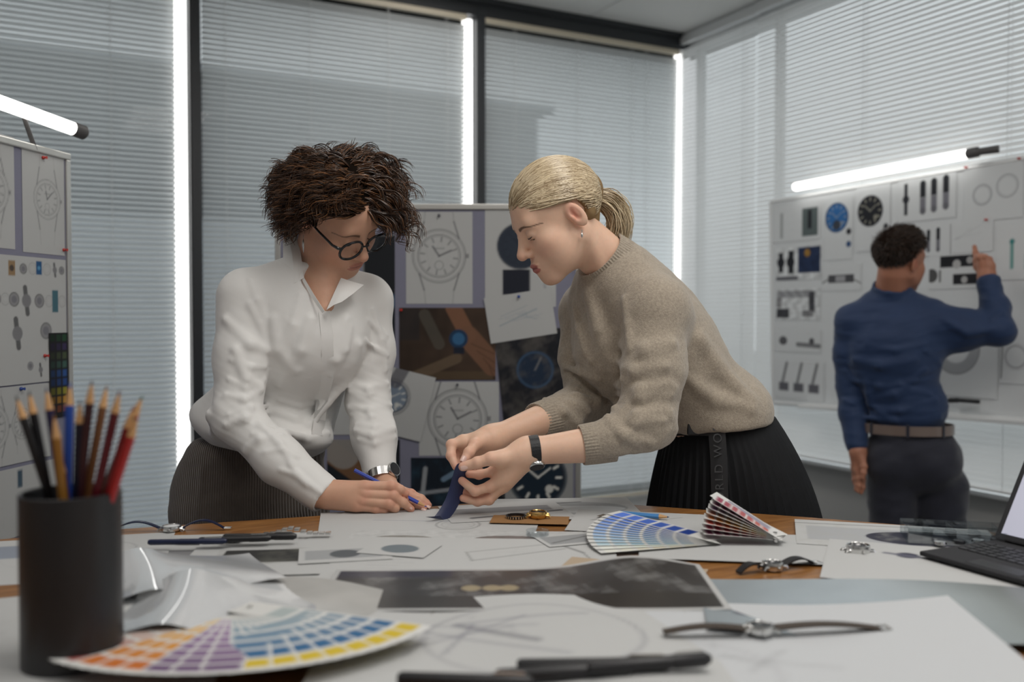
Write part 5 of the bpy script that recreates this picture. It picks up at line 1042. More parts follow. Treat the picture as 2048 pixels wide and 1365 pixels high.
# shirt
F1 = nrm(CV((0.60, -0.28, 0.74))); U1 = nrm(CV((0.28, 0.95, 0.08))); U1 = nrm(U1-F1*(U1@F1)); R1 = np.cross(F1, U1); A1 = np.array([R1, F1, U1])
RS1, RE1, RC1 = W(490, 596, 2.01), W(474, 836, 1.95), W(648, 991, 1.885)
LS1, LE1, LC1 = W(733, 602, 2.15), W(736, 800, 2.12), W(760, 948, 2.035)
fo1 = nrm(RC1-W(560, 922, 1.915)); fl1 = nrm(LC1-W(748, 872, 2.08))
def shirt_base(p):
    d = rcone(p, RS1*0.9+NB1*0.1+U1*0.0, NB1-U1*0.012, 0.058, 0.052)
    d = smin(d, rcone(p, LS1, NB1-U1*0.012, 0.056, 0.052), 0.05)
    d = smin(d, ell(p, W(618, 652, 2.10), (0.155, 0.114, 0.15), A1), 0.05)
    d = smin(d, ell(p, W(562, 785, 2.15), (0.150, 0.112, 0.17), A1), 0.07)
    d = smin(d, ell(p, W(522, 852, 2.145), (0.165, 0.138, 0.070), A1), 0.05)
    for s, x, dd in ((1, 590, 2.045), (-1, 668, 2.065)): d = smin(d, ell(p, W(x, 695, dd), (0.06, 0.05, 0.065), A1), 0.08)
    # belly overhang and cut at the waist
    d = smin(d, ell(p, W(600, 868, 2.08), (0.08, 0.055, 0.035), A1), 0.04)
    a = chain(p, [RS1, W(484, 715, 1.985), RE1], [0.060, 0.055, 0.050], 0.03); a = smin(a, chain(p, [RE1, W(560, 922, 1.915), RC1], [0.050, 0.045, 0.040], 0.03), 0.02)
    b = chain(p, [LS1, W(741, 705, 2.14), LE1], [0.058, 0.052, 0.049], 0.03); b = smin(b, chain(p, [LE1, W(748, 872, 2.08), LC1], [0.049, 0.046, 0.037], 0.03), 0.02)
    a = smax(a, (p-(RC1+fo1*0.006))@fo1, 0.004); b = smax(b, (p-(LC1+fl1*0.004))@fl1, 0.004)
    a = smax(a, -rcone(p, RC1-fo1*0.004, RC1+fo1*0.05, 0.030, 0.036), 0.003); b = smax(b, -rcone(p, LC1-fl1*0.004, LC1+fl1*0.05, 0.028, 0.033), 0.003)
    ka = 0.005+0.035*np.exp(-((p-RS1)**2).sum(1)/0.006); kb = 0.005+0.035*np.exp(-((p-LS1)**2).sum(1)/0.006)
    d = smin(d, a, ka); d = smin(d, b, kb)
    hole = rcone(p, H1.wld((0, -0.026, -0.045)), NB1+(NB1-H1.wld((0, -0.026, -0.045)))*0.15, 0.060, 0.064)
    d = smax(d, -hole, 0.006)
    vv = chain(p, [W(652, 622, 1.96), W(644, 590, 1.98), W(638, 552, 2.0)], [0.003, 0.020, 0.040], 0.01)
    return smax(d, -vv, 0.004)
SPEC1 = [([(452, 640), (500, 690), (528, 700)], .012, .022, 1), ([(500, 610), (520, 650), (532, 700)], .010, .02, 1), ([(470, 700), (492, 760), (520, 775)], .011, .022, 1),
 ([(452, 792), (486, 800), (520, 780)], .009, .016, 1), ([(446, 822), (480, 822), (530, 800)], .008, .015, -1), ([(452, 850), (490, 838), (536, 826)], .010, .016, 1), ([(470, 880), (505, 862), (545, 850)], .008, .014, -1),
 ([(490, 905), (520, 880), (560, 872)], .010, .018, 1), ([(520, 850), (560, 890), (585, 930)], .008, .016, 1), ([(548, 900), (585, 945), (600, 975)], .007, .014, -1), ([(580, 930), (612, 965), (640, 985)], .006, .014, 1),
 ([(700, 770), (735, 778), (775, 768)], .009, .016, 1), ([(696, 795), (735, 800), (778, 790)], .008, .014, -1), ([(700, 815), (738, 822), (780, 810)], .010, .016, 1), ([(704, 842), (742, 846), (782, 838)], .008, .014, -1), ([(710, 862), (745, 872), (786, 858)], .010, .016, 1), ([(722, 892), (752, 900), (788, 890)], .007, .013, -1),
 ([(745, 620), (762, 680), (770, 740)], .008, .018, 1), ([(712, 640), (722, 700), (720, 750)], .010, .02, -1),
 ([(690, 640), (670, 720), (640, 790)], .012, .03, 1), ([(715, 690), (680, 770), (620, 850)], .014, .03, 1), ([(560, 690), (570, 760), (610, 815)], .012, .03, -1), ([(545, 640), (555, 700), (590, 740)], .010, .03, 1),
 ([(540, 820), (590, 838), (650, 828)], .010, .02, 1), ([(530, 800), (600, 822), (655, 800)], .007, .018, -1), ([(560, 862), (610, 878), (655, 866)], .010, .018, 1), ([(400, 780), (420, 830), (430, 870)], .012, .03, 1), ([(412, 720), (430, 790), (425, 850)], .010, .03, -1), ([(620, 640), (600, 700), (560, 770)], .008, .03, 1)]
SPEC1 += [([(500, 560), (515, 600), (530, 640)], .007, .02, 1), ([(462, 720), (500, 735), (530, 735)], .006, .014, 1), ([(458, 760), (490, 778), (528, 760)], .006, .014, 1), ([(456, 830), (500, 818), (535, 812)], .006, .012, 1), ([(505, 870), (540, 862), (570, 868)], .006, .012, 1), ([(530, 905), (565, 900), (595, 915)], .006, .012, 1), ([(560, 940), (590, 950), (615, 972)], .006, .012, 1), ([(700, 785), (740, 790), (780, 778)], .005, .012, 1), ([(702, 830), (742, 835), (784, 822)], .006, .012, 1), ([(712, 850), (748, 856), (786, 846)], .005, .012, 1), ([(716, 880), (750, 888), (790, 874)], .006, .012, 1), ([(735, 640), (752, 660), (772, 672)], .006, .014, 1), ([(730, 680), (752, 700), (774, 712)], .006, .014, 1), ([(560, 800), (600, 812), (640, 806)], .006, .014, 1), ([(570, 830), (615, 850), (655, 846)], .006, .012, 1), ([(700, 655), (690, 700), (660, 750)], .007, .02, 1), ([(600, 590), (585, 650), (560, 700)], .006, .02, 1)]
rd1 = ridges(shirt_base, SPEC1, rs=0.95, ks=0.5)
def shirt1(p):
    d = shirt_base(p); d = add_ridges(d, p, rd1)
    t = np.maximum(np.exp(-((p-RE1)**2).sum(1)/0.010), np.exp(-((p-LE1)**2).sum(1)/0.012))
    d = d+aniso(p, A1, (26, 26, 60), 3)*(0.0005+0.0022*t)+aniso(p, np.roll(A1, 1, 0), (18, 40, 24), 5)*0.0008
    return d
lo, hi = bounds([RS1, RE1, RC1, LS1, LE1, LC1, W(380, 860, 2.15), W(522, 890, 2.145)], 0.075)
V, Q, _ = sdf_mesh('shirt', shirt1, lo, hi, 0.0036)
MT['shirt_white'] = mat('white cotton', (0.80, 0.79, 0.77), 0.75, bump=0.15, bscale=900, sheen=0.1)
sh1 = place(link('shirt', mesh_np('shirt', V, Q), MT['shirt_white']), w1)
def onto(parent, VF, name, m, smooth=True):
    o = MB().add(*VF).build(name, m, None, smooth); 
    return place(o, parent)
sb = shirt_base
# placket, collar leaves, cuff edge
plc = [[(651-13, 624), (651+10, 622)], [(656-14, 665), (656+10, 665)], [(657-13, 710), (657+11, 710)], [(655-12, 755), (655+12, 755)], [(645-12, 800), (645+11, 802)], [(640-12, 838), (640+11, 842)], [(634-10, 868), (634+12, 872)]]
onto(sh1, surf_patch(shirt1, plc, 0.0022, 0.002), 'placket', MT['shirt_white'])
def leaf(pts, name='collar'):
    """pts: rows of (px,py,d)"""
    P = np.array([[W(*q) for q in r] for r in pts]); nv, nu = P.shape[:2]
    # refine
    u = np.linspace(0, nu-1, 9); v = np.linspace(0, nv-1, 9); G = np.zeros((9, 9, 3))
    for c in range(3):
        tmp = np.array([np.interp(u, range(nu), P[j, :, c]) for j in range(nv)]); G[:, :, c] = np.array([np.interp(v, range(nv), tmp[:, i]) for i in range(9)]).T
    top = G.reshape(-1, 3); bot = top+FWD*0.003; Fs = []
    for j in range(8):
        for i in range(8):
            q = j*9+i; Fs += [(q, q+1, q+10, q+9), (81+q+9, 81+q+10, 81+q+1, 81+q)]
    edge = list(range(9))+[j*9+8 for j in range(1, 9)]+[72+i for i in range(7, -1, -1)]+[j*9 for j in range(7, 0, -1)]
    for i in range(len(edge)): x, y = edge[i], edge[(i+1) % len(edge)]; Fs.append((x, 81+x, 81+y, y))
    onto(sh1, (np.concatenate([top, bot]), Fs), name, MT['shirt_white'])
leaf([[(588, 456, 2.085), (600, 500, 2.045), (608, 556, 2.0)], [(574, 462, 2.085), (584, 508, 2.025), (590, 566, 1.985)], [(566, 476, 2.08), (566, 520, 2.03), (567, 575, 1.985)]])
leaf([[(682, 556, 2.03), (670, 582, 1.995), (653, 620, 1.965)], [(700, 562, 2.025), (684, 584, 1.99), (668, 610, 1.968)], [(728, 570, 2.02), (706, 588, 1.99), (684, 604, 1.972)]])
leaf([[(608, 556, 2.0), (628, 590, 1.975), (650, 624, 1.962)], [(604, 560, 2.0), (622, 594, 1.978), (644, 626, 1.966)]], 'front_band')
# trousers
HP1 = W(502, 985, 2.165)
MT['cord_brown'] = None
def mat_cord(name, c, f=900.0):
    m = mat(name, c, 0.85, noise=0.18, nscale=60, sheen=0.25); nt = m.node_tree; N = nt.nodes.new; L = nt.links.new; b = nt.nodes['Principled BSDF']
    co = N('ShaderNodeTexCoord'); w = N('ShaderNodeTexWave'); w.wave_type = 'BANDS'; w.bands_direction = 'X'; w.inputs['Scale'].default_value = 60; w.inputs['Distortion'].default_value = 0.5
    mp = N('ShaderNodeMapping'); mp.inputs['Rotation'].default_value = (0, 0, YAW); L(co.outputs['Object'], mp.inputs[0]); L(mp.outputs[0], w.inputs[0]); bp = N('ShaderNodeBump'); bp.inputs['Strength'].default_value = 0.8; bp.inputs['Distance'].default_value = 0.003
    L(w.outputs['Fac'], bp.inputs['Height']); L(bp.outputs[0], b.inputs['Normal']); return m
MT['cord_brown'] = mat_cord('brown corduroy', lin(84, 74, 66))
U0 = np.array([0, 0, 1.0]); F1h = nrm([F1[0], F1[1], 0]); R1h = np.cross(F1h, U0); A1h = np.array([R1h, F1h, U0])
kn = [HP1+R1h*s*0.09+F1h*0.02-U0*0.50 for s in (-1, 1)]; an = [HP1+R1h*s*0.10-F1h*0.02-U0*(HP1[2]-0.07) for s in (-1, 1)]
def trousers1(p):
    d = ell(p, HP1, (0.182, 0.145, 0.16), A1h); d = smin(d, ell(p, W(520, 900, 2.15), (0.150, 0.118, 0.06), A1h), 0.05)
    d = smax(d, p[:, 2]-W(520, 872, 2.15)[2], 0.01)
    for i, s in enumerate((-1, 1)):
        l = chain(p, [HP1+R1h*s*0.085-U0*0.06+F1h*0.01, kn[i], an[i]], [0.10, 0.072, 0.075], 0.05); d = smin(d, l, 0.03)
    d = smax(d, 0.05-p[:, 2], 0.004)
    d = d+aniso(p, A1h, (14, 14, 30), 8)*0.0025
    # side seam pocket
    return add_ridges(d, p, rdt1)
rdt1 = []
_b = lambda p: trousers1(p)
rdt1 = ridges(_b, [([(402, 892), (392, 950), (382, 1035)], .006, .006, -1), ([(412, 895), (404, 950), (396, 1035)], .006, .008, 1), ([(592, 1000), (594, 1035)], .004, .006, -1), ([(430, 880), (520, 893), (620, 890)], .006, .01, 1)])
lo, hi = HP1+np.array([-0.3, -0.3, -HP1[2]]), HP1+np.array([0.3, 0.3, 0.18])
V, Q, _ = sdf_mesh('trousers', trousers1, lo, hi, 0.0075)
place(link('trousers', mesh_np('trousers', V, Q), MT['cord_brown']), w1)
MT['shoe'] = mat('black shoe leather', (0.02, 0.02, 0.02), 0.4)
def shoes(parent, ankles, fwd):
    for a in ankles:
        a = np.asarray(a); f = nrm([fwd[0], fwd[1], 0]); A = np.array([np.cross(f, U0), f, U0]); c = np.array([a[0], a[1], 0])
        fn = lambda p: smax(smin(ell(p, c+f*0.06+U0*0.03, (0.045, 0.13, 0.045), A), ell(p, c-f*0.01+U0*0.07, (0.04, 0.05, 0.05), A), 0.03), -p[:, 2]+0.002, 0.004)
        V, Q, _ = sdf_mesh('shoe', fn, c+np.array([-0.22, -0.22, -0.02]), c+np.array([0.22, 0.22, 0.14]), 0.008); place(link('shoe', mesh_np('shoe', V, Q), MT['shoe']), parent)
shoes(w1, an, F1h)
def inner1(p):
    d = chain(p, [NB1, W(612, 680, 2.12), HP1], [0.05, 0.085, 0.10], 0.05)
    for pts in ([NB1-U1*0.02, RS1, RE1, W(600, 955, 1.905)], [NB1-U1*0.02, LS1, LE1, W(751, 888, 2.08)]): d = smin(d, chain(p, pts, [0.04, 0.036, 0.030, 0.024], 0.02), 0.02)
    for i in (0, 1): d = smin(d, chain(p, [HP1+R1h*(-1, 1)[i]*0.085-U0*0.05, kn[i], an[i]], [0.07, 0.05, 0.04], 0.03), 0.03)
    return d
lo, hi = bounds([RS1, RE1, LS1, LC1, NB1, an[0], an[1], HP1], 0.10); in1 = sdf_mesh('inner', inner1, lo, hi, 0.012, lambda V: np.ones((len(V), 3))*np.array(SK1))
lashes(w1, H1, MT['lash'])
body = join_parts('body', [hd1, hR1, hL1, in1]); bo1 = place(link('body', body, MT['skin']), w1)
nails(bo1, [(W(857, 1013, 1.905), fL[0][0][3]-fL[0][0][2], CV((0, 1, 0.5)), 0.009, 0.010), (W(848, 1019, 1.898), fL[1][0][3]-fL[1][0][2], CV((0, 1, 0.5)), 0.009, 0.010), (W(822, 1015, 1.878), fR[1][0][3]-fR[1][0][2], CV((0.2, 0.8, 0.6)), 0.009, 0.010)], MT['nail'])
# glasses
gl = empty('eyeglasses', tuple(H1.o)); gl.parent = w1; bpy.context.view_layer.update(); gl.matrix_parent_inverse = w1.matrix_world.inverted()
MT['acetate'] = mat('black acetate', (0.008, 0.009, 0.011), 0.2, coat=0.3)
MT['lens'] = mat_pane('spectacle lens', (0.96, 0.97, 0.97), 0.06)
for s in (-1, 1):
    ring = []; n = 36; c = np.array([s*0.0350, 0.104, -0.001])
    for k in range(n+1):
        th = 2*math.pi*k/n; x, z = 0.0290*math.cos(th), 0.0212*(1+0.12*math.cos(th)**2)*math.sin(th); ring.append(H1.wld(c+np.array([x, -0.10*abs(x)*(1 if x*s > 0 else 0.3)-0.16*z*0.6, z])))
    place(MB().tube(ring, 0.0028, 8, cap=False).build('rim', MT['acetate'], None, True), gl)
    V = [H1.wld(c)]+ring[:-1]; place(MB().add(V, [(0, i+1, (i+1) % n+1) for i in range(n)]).build('lens', MT['lens'], None, True), gl)
    place(MB().tube([H1.wld(q) for q in ((s*0.0610, 0.0995, 0.008), (s*0.068, 0.097, 0.010), (s*0.0745, 0.085, 0.011), (s*0.0775, 0.04, 0.012), (s*0.0785, 0.0, 0.014), (s*0.0785, -0.02, 0.004), (s*0.078, -0.032, -0.014))], [0.0035, 0.0036, 0.0030, 0.0026, 0.0024, 0.0022, 0.002], 8).build('temple', MT['acetate'], None, True), gl)
place(MB().tube([H1.wld(q) for q in ((-0.0085, 0.106, 0.004), (-0.004, 0.110, 0.007), (0.004, 0.110, 0.007), (0.0085, 0.106, 0.004))], 0.0021, 8).build('bridge', MT['acetate'], None, True), gl)
# earring
er = H1.wld((0.0785, -0.004, -0.032)); dn = np.array([0, 0, -1.0])
place(MB().tube([er, er+dn*0.008], 0.0007, 6).lathe([(0.0004, 0), (0.0022, 0.006), (0.0026, 0.014), (0.0016, 0.024), (0.0004, 0.031)], er+dn*0.008, 12, dn).build('earring', MT['steel'], None, True), w1)
# watch on the left wrist
def wrist_watch(parent, c, axis, up, r, band, case, wb=0.018, rc=0.017, name='wristwatch'):
    axis = nrm(axis); up = nrm(np.asarray(up)-axis*(np.asarray(up)@axis)); sd = np.cross(axis, up); root = empty(name, tuple(c)); root.parent = parent; bpy.context.view_layer.update(); root.matrix_parent_inverse = parent.matrix_world.inverted()
    n = 28; V = []
    for k in range(n):
        th = 2*math.pi*k/n; dr = up*math.cos(th)+sd*math.sin(th)*1.12
        for a_, rr in ((-wb/2, r), (wb/2, r), (wb/2, r+0.0028), (-wb/2, r+0.0028)): V.append(c+dr*rr+axis*a_)
    Fs = [(4*k+j, 4*k+(j+1) % 4, 4*((k+1) % n)+(j+1) % 4, 4*((k+1) % n)+j) for k in range(n) for j in range(4)]
    place(MB().add(V, Fs).build('band', MT[band]), root)
    place(MB().lathe([(rc*0.9, r), (rc, r+0.003), (rc, r+0.007), (rc*0.92, r+0.009)], c, 30, up).build('case', MT[case], None, True), root)
    place(MB().lathe([(rc*0.85, r+0.0085), (rc*0.85, r+0.0095)], c, 30, up).build('dial', MT['dialblack']), root)
    return root
wrist_watch(w1, W(766, 951, 2.015), fl1, CV((0.55, 0.75, 0.15)), 0.0275, 'steel', 'steel')
# hair
def clumps(name, parent, frame, roots, flow, n_sub, m, seglen, layer, curl, base_col, hi_col, seed, rad=0.0021, c0=(0, -0.014, 0.040), er=(0.077, 0.098, 0.087), grav=0.5, freq=(70, 120), jitter=0.006, drop=None, up=1.0):
    """curly locks: walk from each root along the flow, kept outside the skull"""
    rng = np.random.default_rng(seed); S = len(roots); q = np.array(roots, float); c0 = np.array(c0); er = np.array(er); g = frame.A @ np.array([0, 0, -1.0]); P = [q.copy()]
    lay = layer*rng.uniform(0.35, 1.0, S); dirv = flow(q, rng)
    vel = nrm_rows(dirv+0.7*nrm_rows((q-c0)/er))
    for i in range(1, m):
        nn = nrm_rows((q-c0)/er**2); t = i/(m-1)
        vel = nrm_rows(vel+0.35*dirv+grav*t*g+rng.normal(size=(S, 3))*0.05)
        q = q+vel*seglen*rng.uniform(0.8, 1.2, (S, 1))
        rr = np.linalg.norm((q-c0)/er, axis=1); need = 1+lay/0.085*min(1, i/4)
        push = np.maximum(need-rr, 0)[:, None]; q = q+push*nrm_rows(q-c0)*0.085*0.8
        P.append(q.copy())
    P = np.stack(P, 1)                                   # S,m,3
    if drop is not None: P = P[~drop(P)]; S = len(P)
    if up > 1:
        m2 = int(m*up); ti = np.linspace(0, m-1, m2); i0 = np.clip(ti.astype(int), 0, m-2); fr = (ti-i0)[None, :, None]; g_ = np.gradient(P, axis=1)
        p0, p1, d0, d1 = P[:, i0], P[:, i0+1], g_[:, i0], g_[:, i0+1]
        P = (2*fr**3-3*fr**2+1)*p0+(fr**3-2*fr**2+fr)*d0+(-2*fr**3+3*fr**2)*p1+(fr**3-fr**2)*d1; m_len = seglen*(m-1); m = m2; seglen = m_len/(m-1)
    out = []; cols = []; rads = []
    tt = np.linspace(0, 1, m)[None, :]
    for k in range(n_sub):
        T_ = np.gradient(P, axis=1); T_ = T_/(np.linalg.norm(T_, axis=2, keepdims=True)+1e-9); a = nrm_rows(rng.normal(size=(S, 3)))[:, None, :]*np.ones((1, m, 1))
        u = np.cross(T_, a); u /= np.linalg.norm(u, axis=2, keepdims=True)+1e-9; w = np.cross(T_, u)
        if k == 0: ph0 = rng.uniform(0, 6.28, (S, 1)); fr0 = rng.uniform(*freq, (S, 1)); u0, w0 = u, w
        ph = ph0+rng.normal(size=(S, 1))*0.16; L = tt*seglen*(m-1); amp = curl*np.clip(tt*1.6, 0, 1)*rng.uniform(0.7, 1.2, (S, 1))
        off = u0*(amp*np.cos(L*fr0+ph))[..., None]+w0*(amp*np.sin(L*fr0+ph))[..., None]+rng.normal(size=(S, 1, 3))*jitter*(0.3+0.7*tt[..., None])
        out.append(P+off); rads.append(rad*rng.uniform(0.6, 1.2, (S, 1))*(1-0.75*tt**2)); f = np.clip(rng.normal(0.25, 0.3, (S, 1)), 0, 1)**1.5; cols.append(np.array(base_col)*(1-f)+np.array(hi_col)*f)
    P = np.concatenate(out)
    me = strands_mesh(name, frame.wld(P.reshape(-1, 3)).reshape(P.shape), np.concatenate(rads), np.concatenate(cols), 3)
    o = link(name, me, MT['hair']); return place(o, parent)
def nrm_rows(a): return a/(np.linalg.norm(a, axis=-1, keepdims=True)+1e-9)
def scalp_roots(n, seed, ok, c0=(0, -0.014, 0.040), er=(0.074, 0.095, 0.084)):
    rng = np.random.default_rng(seed); v = nrm_rows(rng.normal(size=(n*6, 3))); q = np.array(c0)+v*np.array(er); q = q[ok(q)]; return q[:n]
hair_ok1 = lambda q: (q[:, 2] > np.where(q[:, 1] > 0.02, 0.055+0.25*(q[:, 1]-0.02), -0.035+0.6*np.maximum(q[:, 1]+0.02, 0)))
def flow1(q, rng):
    f = np.zeros_like(q); sd = np.where(q[:, 0]+rng.normal(size=len(q))*0.012 > -0.012, 1.0, -1.0); up = np.clip((q[:, 2]-0.03)/0.09, 0, 1)
    f[:, 0] = sd*(0.3+0.9*up); f[:, 1] = 0.25*np.clip(q[:, 1]/0.08, -1, 1)+0.25*(q[:, 1] > 0.03); f[:, 2] = -0.75+0.5*up
    return nrm_rows(f+rng.normal(size=q.shape)*0.18)
capV, capQ, capC = sdf_mesh('cap', lambda p: (lambda q: smax(ell(q, (0, -0.018, 0.044), (0.080, 0.100, 0.090)), -(q[:, 2]-np.where(q[:, 1] > 0.02, 0.060+0.25*(q[:, 1]-0.02), -0.04+0.75*np.maximum(q[:, 1]+0.02, 0))), 0.01))(H1.loc(p)), *bounds([H1.o], 0.15), 0.004, lambda V: np.ones((len(V), 3))*np.array(lin(22, 16, 12)))
hair1 = place(link('hair', join_parts('hair', [(capV, capQ, capC)]), MT['hair_cap']), w1)
DB, HB = lin(48, 34, 26), lin(146, 98, 60)
FP1 = [(600, 520), (598, 476), (636, 448), (662, 426), (698, 410), (726, 416), (740, 440), (752, 456), (772, 478), (768, 520), (720, 570), (620, 560)]
face1 = lambda P: np.any(in_poly(to_px(H1.wld(P.reshape(-1, 3))).reshape(*P.shape[:2], 2), FP1), 1) | np.any(in_poly(to_px(H1.wld(P.reshape(-1, 3))).reshape(*P.shape[:2], 2), [(500, 488), (640, 488), (640, 700), (500, 700)]), 1)
CK = dict(rad=0.0016, freq=(70, 105), jitter=0.0042, drop=face1, grav=0.25, up=1.5)
clumps('curls', hair1, H1, scalp_roots(620, 1, hair_ok1), flow1, 6, 13, 0.0078, 0.020, 0.0105, DB, HB, 5, **CK)
clumps('curls', hair1, H1, scalp_roots(400, 2, lambda q: hair_ok1(q) & (q[:, 2] > 0.05)), flow1, 6, 12, 0.0080, 0.020, 0.0100, DB, HB, 6, **CK)
clumps('curls', hair1, H1, scalp_roots(170, 3, lambda q: hair_ok1(q) & (q[:, 0] < -0.01) & (q[:, 1] > -0.03)), flow1, 7, 15, 0.0084, 0.040, 0.013, DB, HB, 7, **CK)
clumps('curls', hair1, H1, scalp_roots(170, 4, lambda q: hair_ok1(q) & (np.abs(q[:, 0]+0.012) < 0.018) & (q[:, 2] > 0.04)), flow1, 7, 10, 0.0070, 0.006, 0.0050, DB, HB, 8, **CK)
def flow_side(q, rng):
    f = np.zeros_like(q); sd = np.where(q[:, 0]+rng.normal(size=len(q))*0.01 > -0.012, 1.0, -1.0); f[:, 0] = sd; f[:, 1] = -0.25; f[:, 2] = 0.12-0.3*np.clip(np.abs(q[:, 0])/0.05, 0, 1)
    return nrm_rows(f+rng.normal(size=q.shape)*0.1)
CK2 = dict(CK, grav=0.0, drop=lambda P: np.any((P[:, :, 1] > 0.06) & (P[:, :, 2] < 0.052), 1))
clumps('curls', hair1, H1, scalp_roots(200, 11, lambda q: (q[:, 1] > 0.045) & (q[:, 2] > 0.066) & (q[:, 2] < 0.10)), flow_side, 7, 9, 0.0075, 0.004, 0.0035, DB, HB, 9, **CK2)
clumps('curls', hair1, H1, scalp_roots(200, 12, lambda q: (np.abs(q[:, 0]+0.012) < 0.03) & (q[:, 2] > 0.075)), flow_side, 7, 9, 0.0075, 0.004, 0.0040, DB, HB, 10, **CK2)
# ================================================================== blonde woman in a beige sweater
w2 = empty('person', tuple(W(1440, 1000, 2.08)*np.array([1, 1, 0]))); tag(w2, 'blonde woman with low ponytail in a beige sweater, holding a blue ribbon', 'person')
H2 = head_frame(1117, 442, 1.97, (-0.297, 0.008, -0.955), (-0.83, -0.496, 0.254), (-0.472, 0.868, 0.154))
SK2 = lin(232, 192, 166); BL2 = lin(222, 152, 132)
NB2 = W(1232, 540, 2.03)
def head2(p):
    q = H2.loc(p); d = head_sdf(q)
    d = smin(d, rcone(p, H2.wld((0, -0.024, -0.040)), NB2, 0.049, 0.056), 0.022)
    d = smin(d, rcone(p, H2.wld((-0.047, -0.02, -0.035)), W(1215, 560, 1.985), 0.010, 0.008), 0.02)
    return d
lo, hi = bounds([H2.o, NB2], 0.14)
hd2 = sdf_mesh('head', head2, lo, hi, 0.0023, lambda V: head_paint(H2.loc(V), SK2, lin(176, 94, 92), BL2, lin(96, 68, 50)))
# near hand (her left): pinches the ribbon, fingers curled
nw = W(1056, 904, 1.835)
fN = [(WP([(1000, 918, 1.805), (982, 918, 1.80), (955, 926, 1.80), (926, 934, 1.803)]), [0.0145, 0.0125, 0.0108, 0.0090]),                      # thumb
      (WP([(1004, 940, 1.84), (985, 944, 1.842), (958, 950, 1.838), (938, 949, 1.83)]), [0.0110, 0.0096, 0.0086, 0.0075]),                     # index
      (WP([(1006, 957, 1.83), (980, 974, 1.828), (950, 983, 1.822), (924, 962, 1.818)]), [0.0115, 0.0105, 0.0092, 0.0078]),                    # middle
      (WP([(1004, 970, 1.845), (985, 992, 1.85), (958, 1000, 1.848), (932, 985, 1.842)]), [0.011, 0.0100, 0.0088, 0.0075]),                     # ring
      (WP([(1000, 978, 1.835), (978, 1000, 1.838), (955, 1004, 1.836), (926, 997, 1.832)]), [0.0105, 0.0098, 0.0085, 0.0074])]                  # little
pN = [(nw, W(1008, 934, 1.835), 0.0235, 0.019), (nw, W(1010, 955, 1.835), 0.0235, 0.0185), (W(1040, 920, 1.835), W(1006, 968, 1.84), 0.020, 0.0165), (W(1030, 908, 1.82), W(1000, 918, 1.807), 0.018, 0.0145), (W(1165, 892, 1.85), nw, 0.0345, 0.0255)]
lo, hi = bounds([q for f_ in fN for q in f_[0]]+[nw, W(1165, 892, 1.85)], 0.042)
hN = sdf_mesh('handN', lambda p: hand_sdf(p, fN, pN), lo, hi, 0.0017, lambda V: skin_col(V, SK2, BL2, [(f_[0][k], 0.011) for f_ in fN for k in (1, 2, 3)]))
# far hand (her right)
fw = W(985, 878, 1.94)
fF = [(WP([(962, 882, 1.915), (950, 890, 1.895), (938, 906, 1.875), (928, 922, 1.862)]), [0.0140, 0.0118, 0.0104, 0.0088]),                      # thumb
      (WP([(922, 884, 1.92), (903, 890, 1.91), (902, 912, 1.895), (912, 934, 1.88)]), [0.0120, 0.0104, 0.0094, 0.0080]),                        # index
      (WP([(930, 900, 1.94), (914, 908, 1.935), (914, 926, 1.925), (924, 940, 1.915)]), [0.0115, 0.0100, 0.0088, 0.0076]),
      (WP([(942, 910, 1.95), (932, 922, 1.95), (934, 938, 1.945), (946, 944, 1.935)]), [0.011, 0.0095, 0.0084, 0.0074]),
      (WP([(956, 914, 1.955), (950, 928, 1.958), (954, 940, 1.955), (964, 944, 1.948)]), [0.0100, 0.0088, 0.0078, 0.0068])]
pF = [(fw, W(932, 886, 1.925), 0.0235, 0.0175), (fw, W(944, 904, 1.945), 0.0225, 0.017), (W(975, 882, 1.93), W(960, 884, 1.917), 0.018, 0.014), (W(1080, 842, 2.0), fw, 0.034, 0.0245)]
lo, hi = bounds([q for f_ in fF for q in f_[0]]+[fw, W(1080, 842, 2.0)], 0.042)
hF = sdf_mesh('handF', lambda p: hand_sdf(p, fF, pF), lo, hi, 0.0017, lambda V: skin_col(V, SK2, BL2, [(f_[0][k], 0.011) for f_ in fF for k in (1, 2, 3)]))
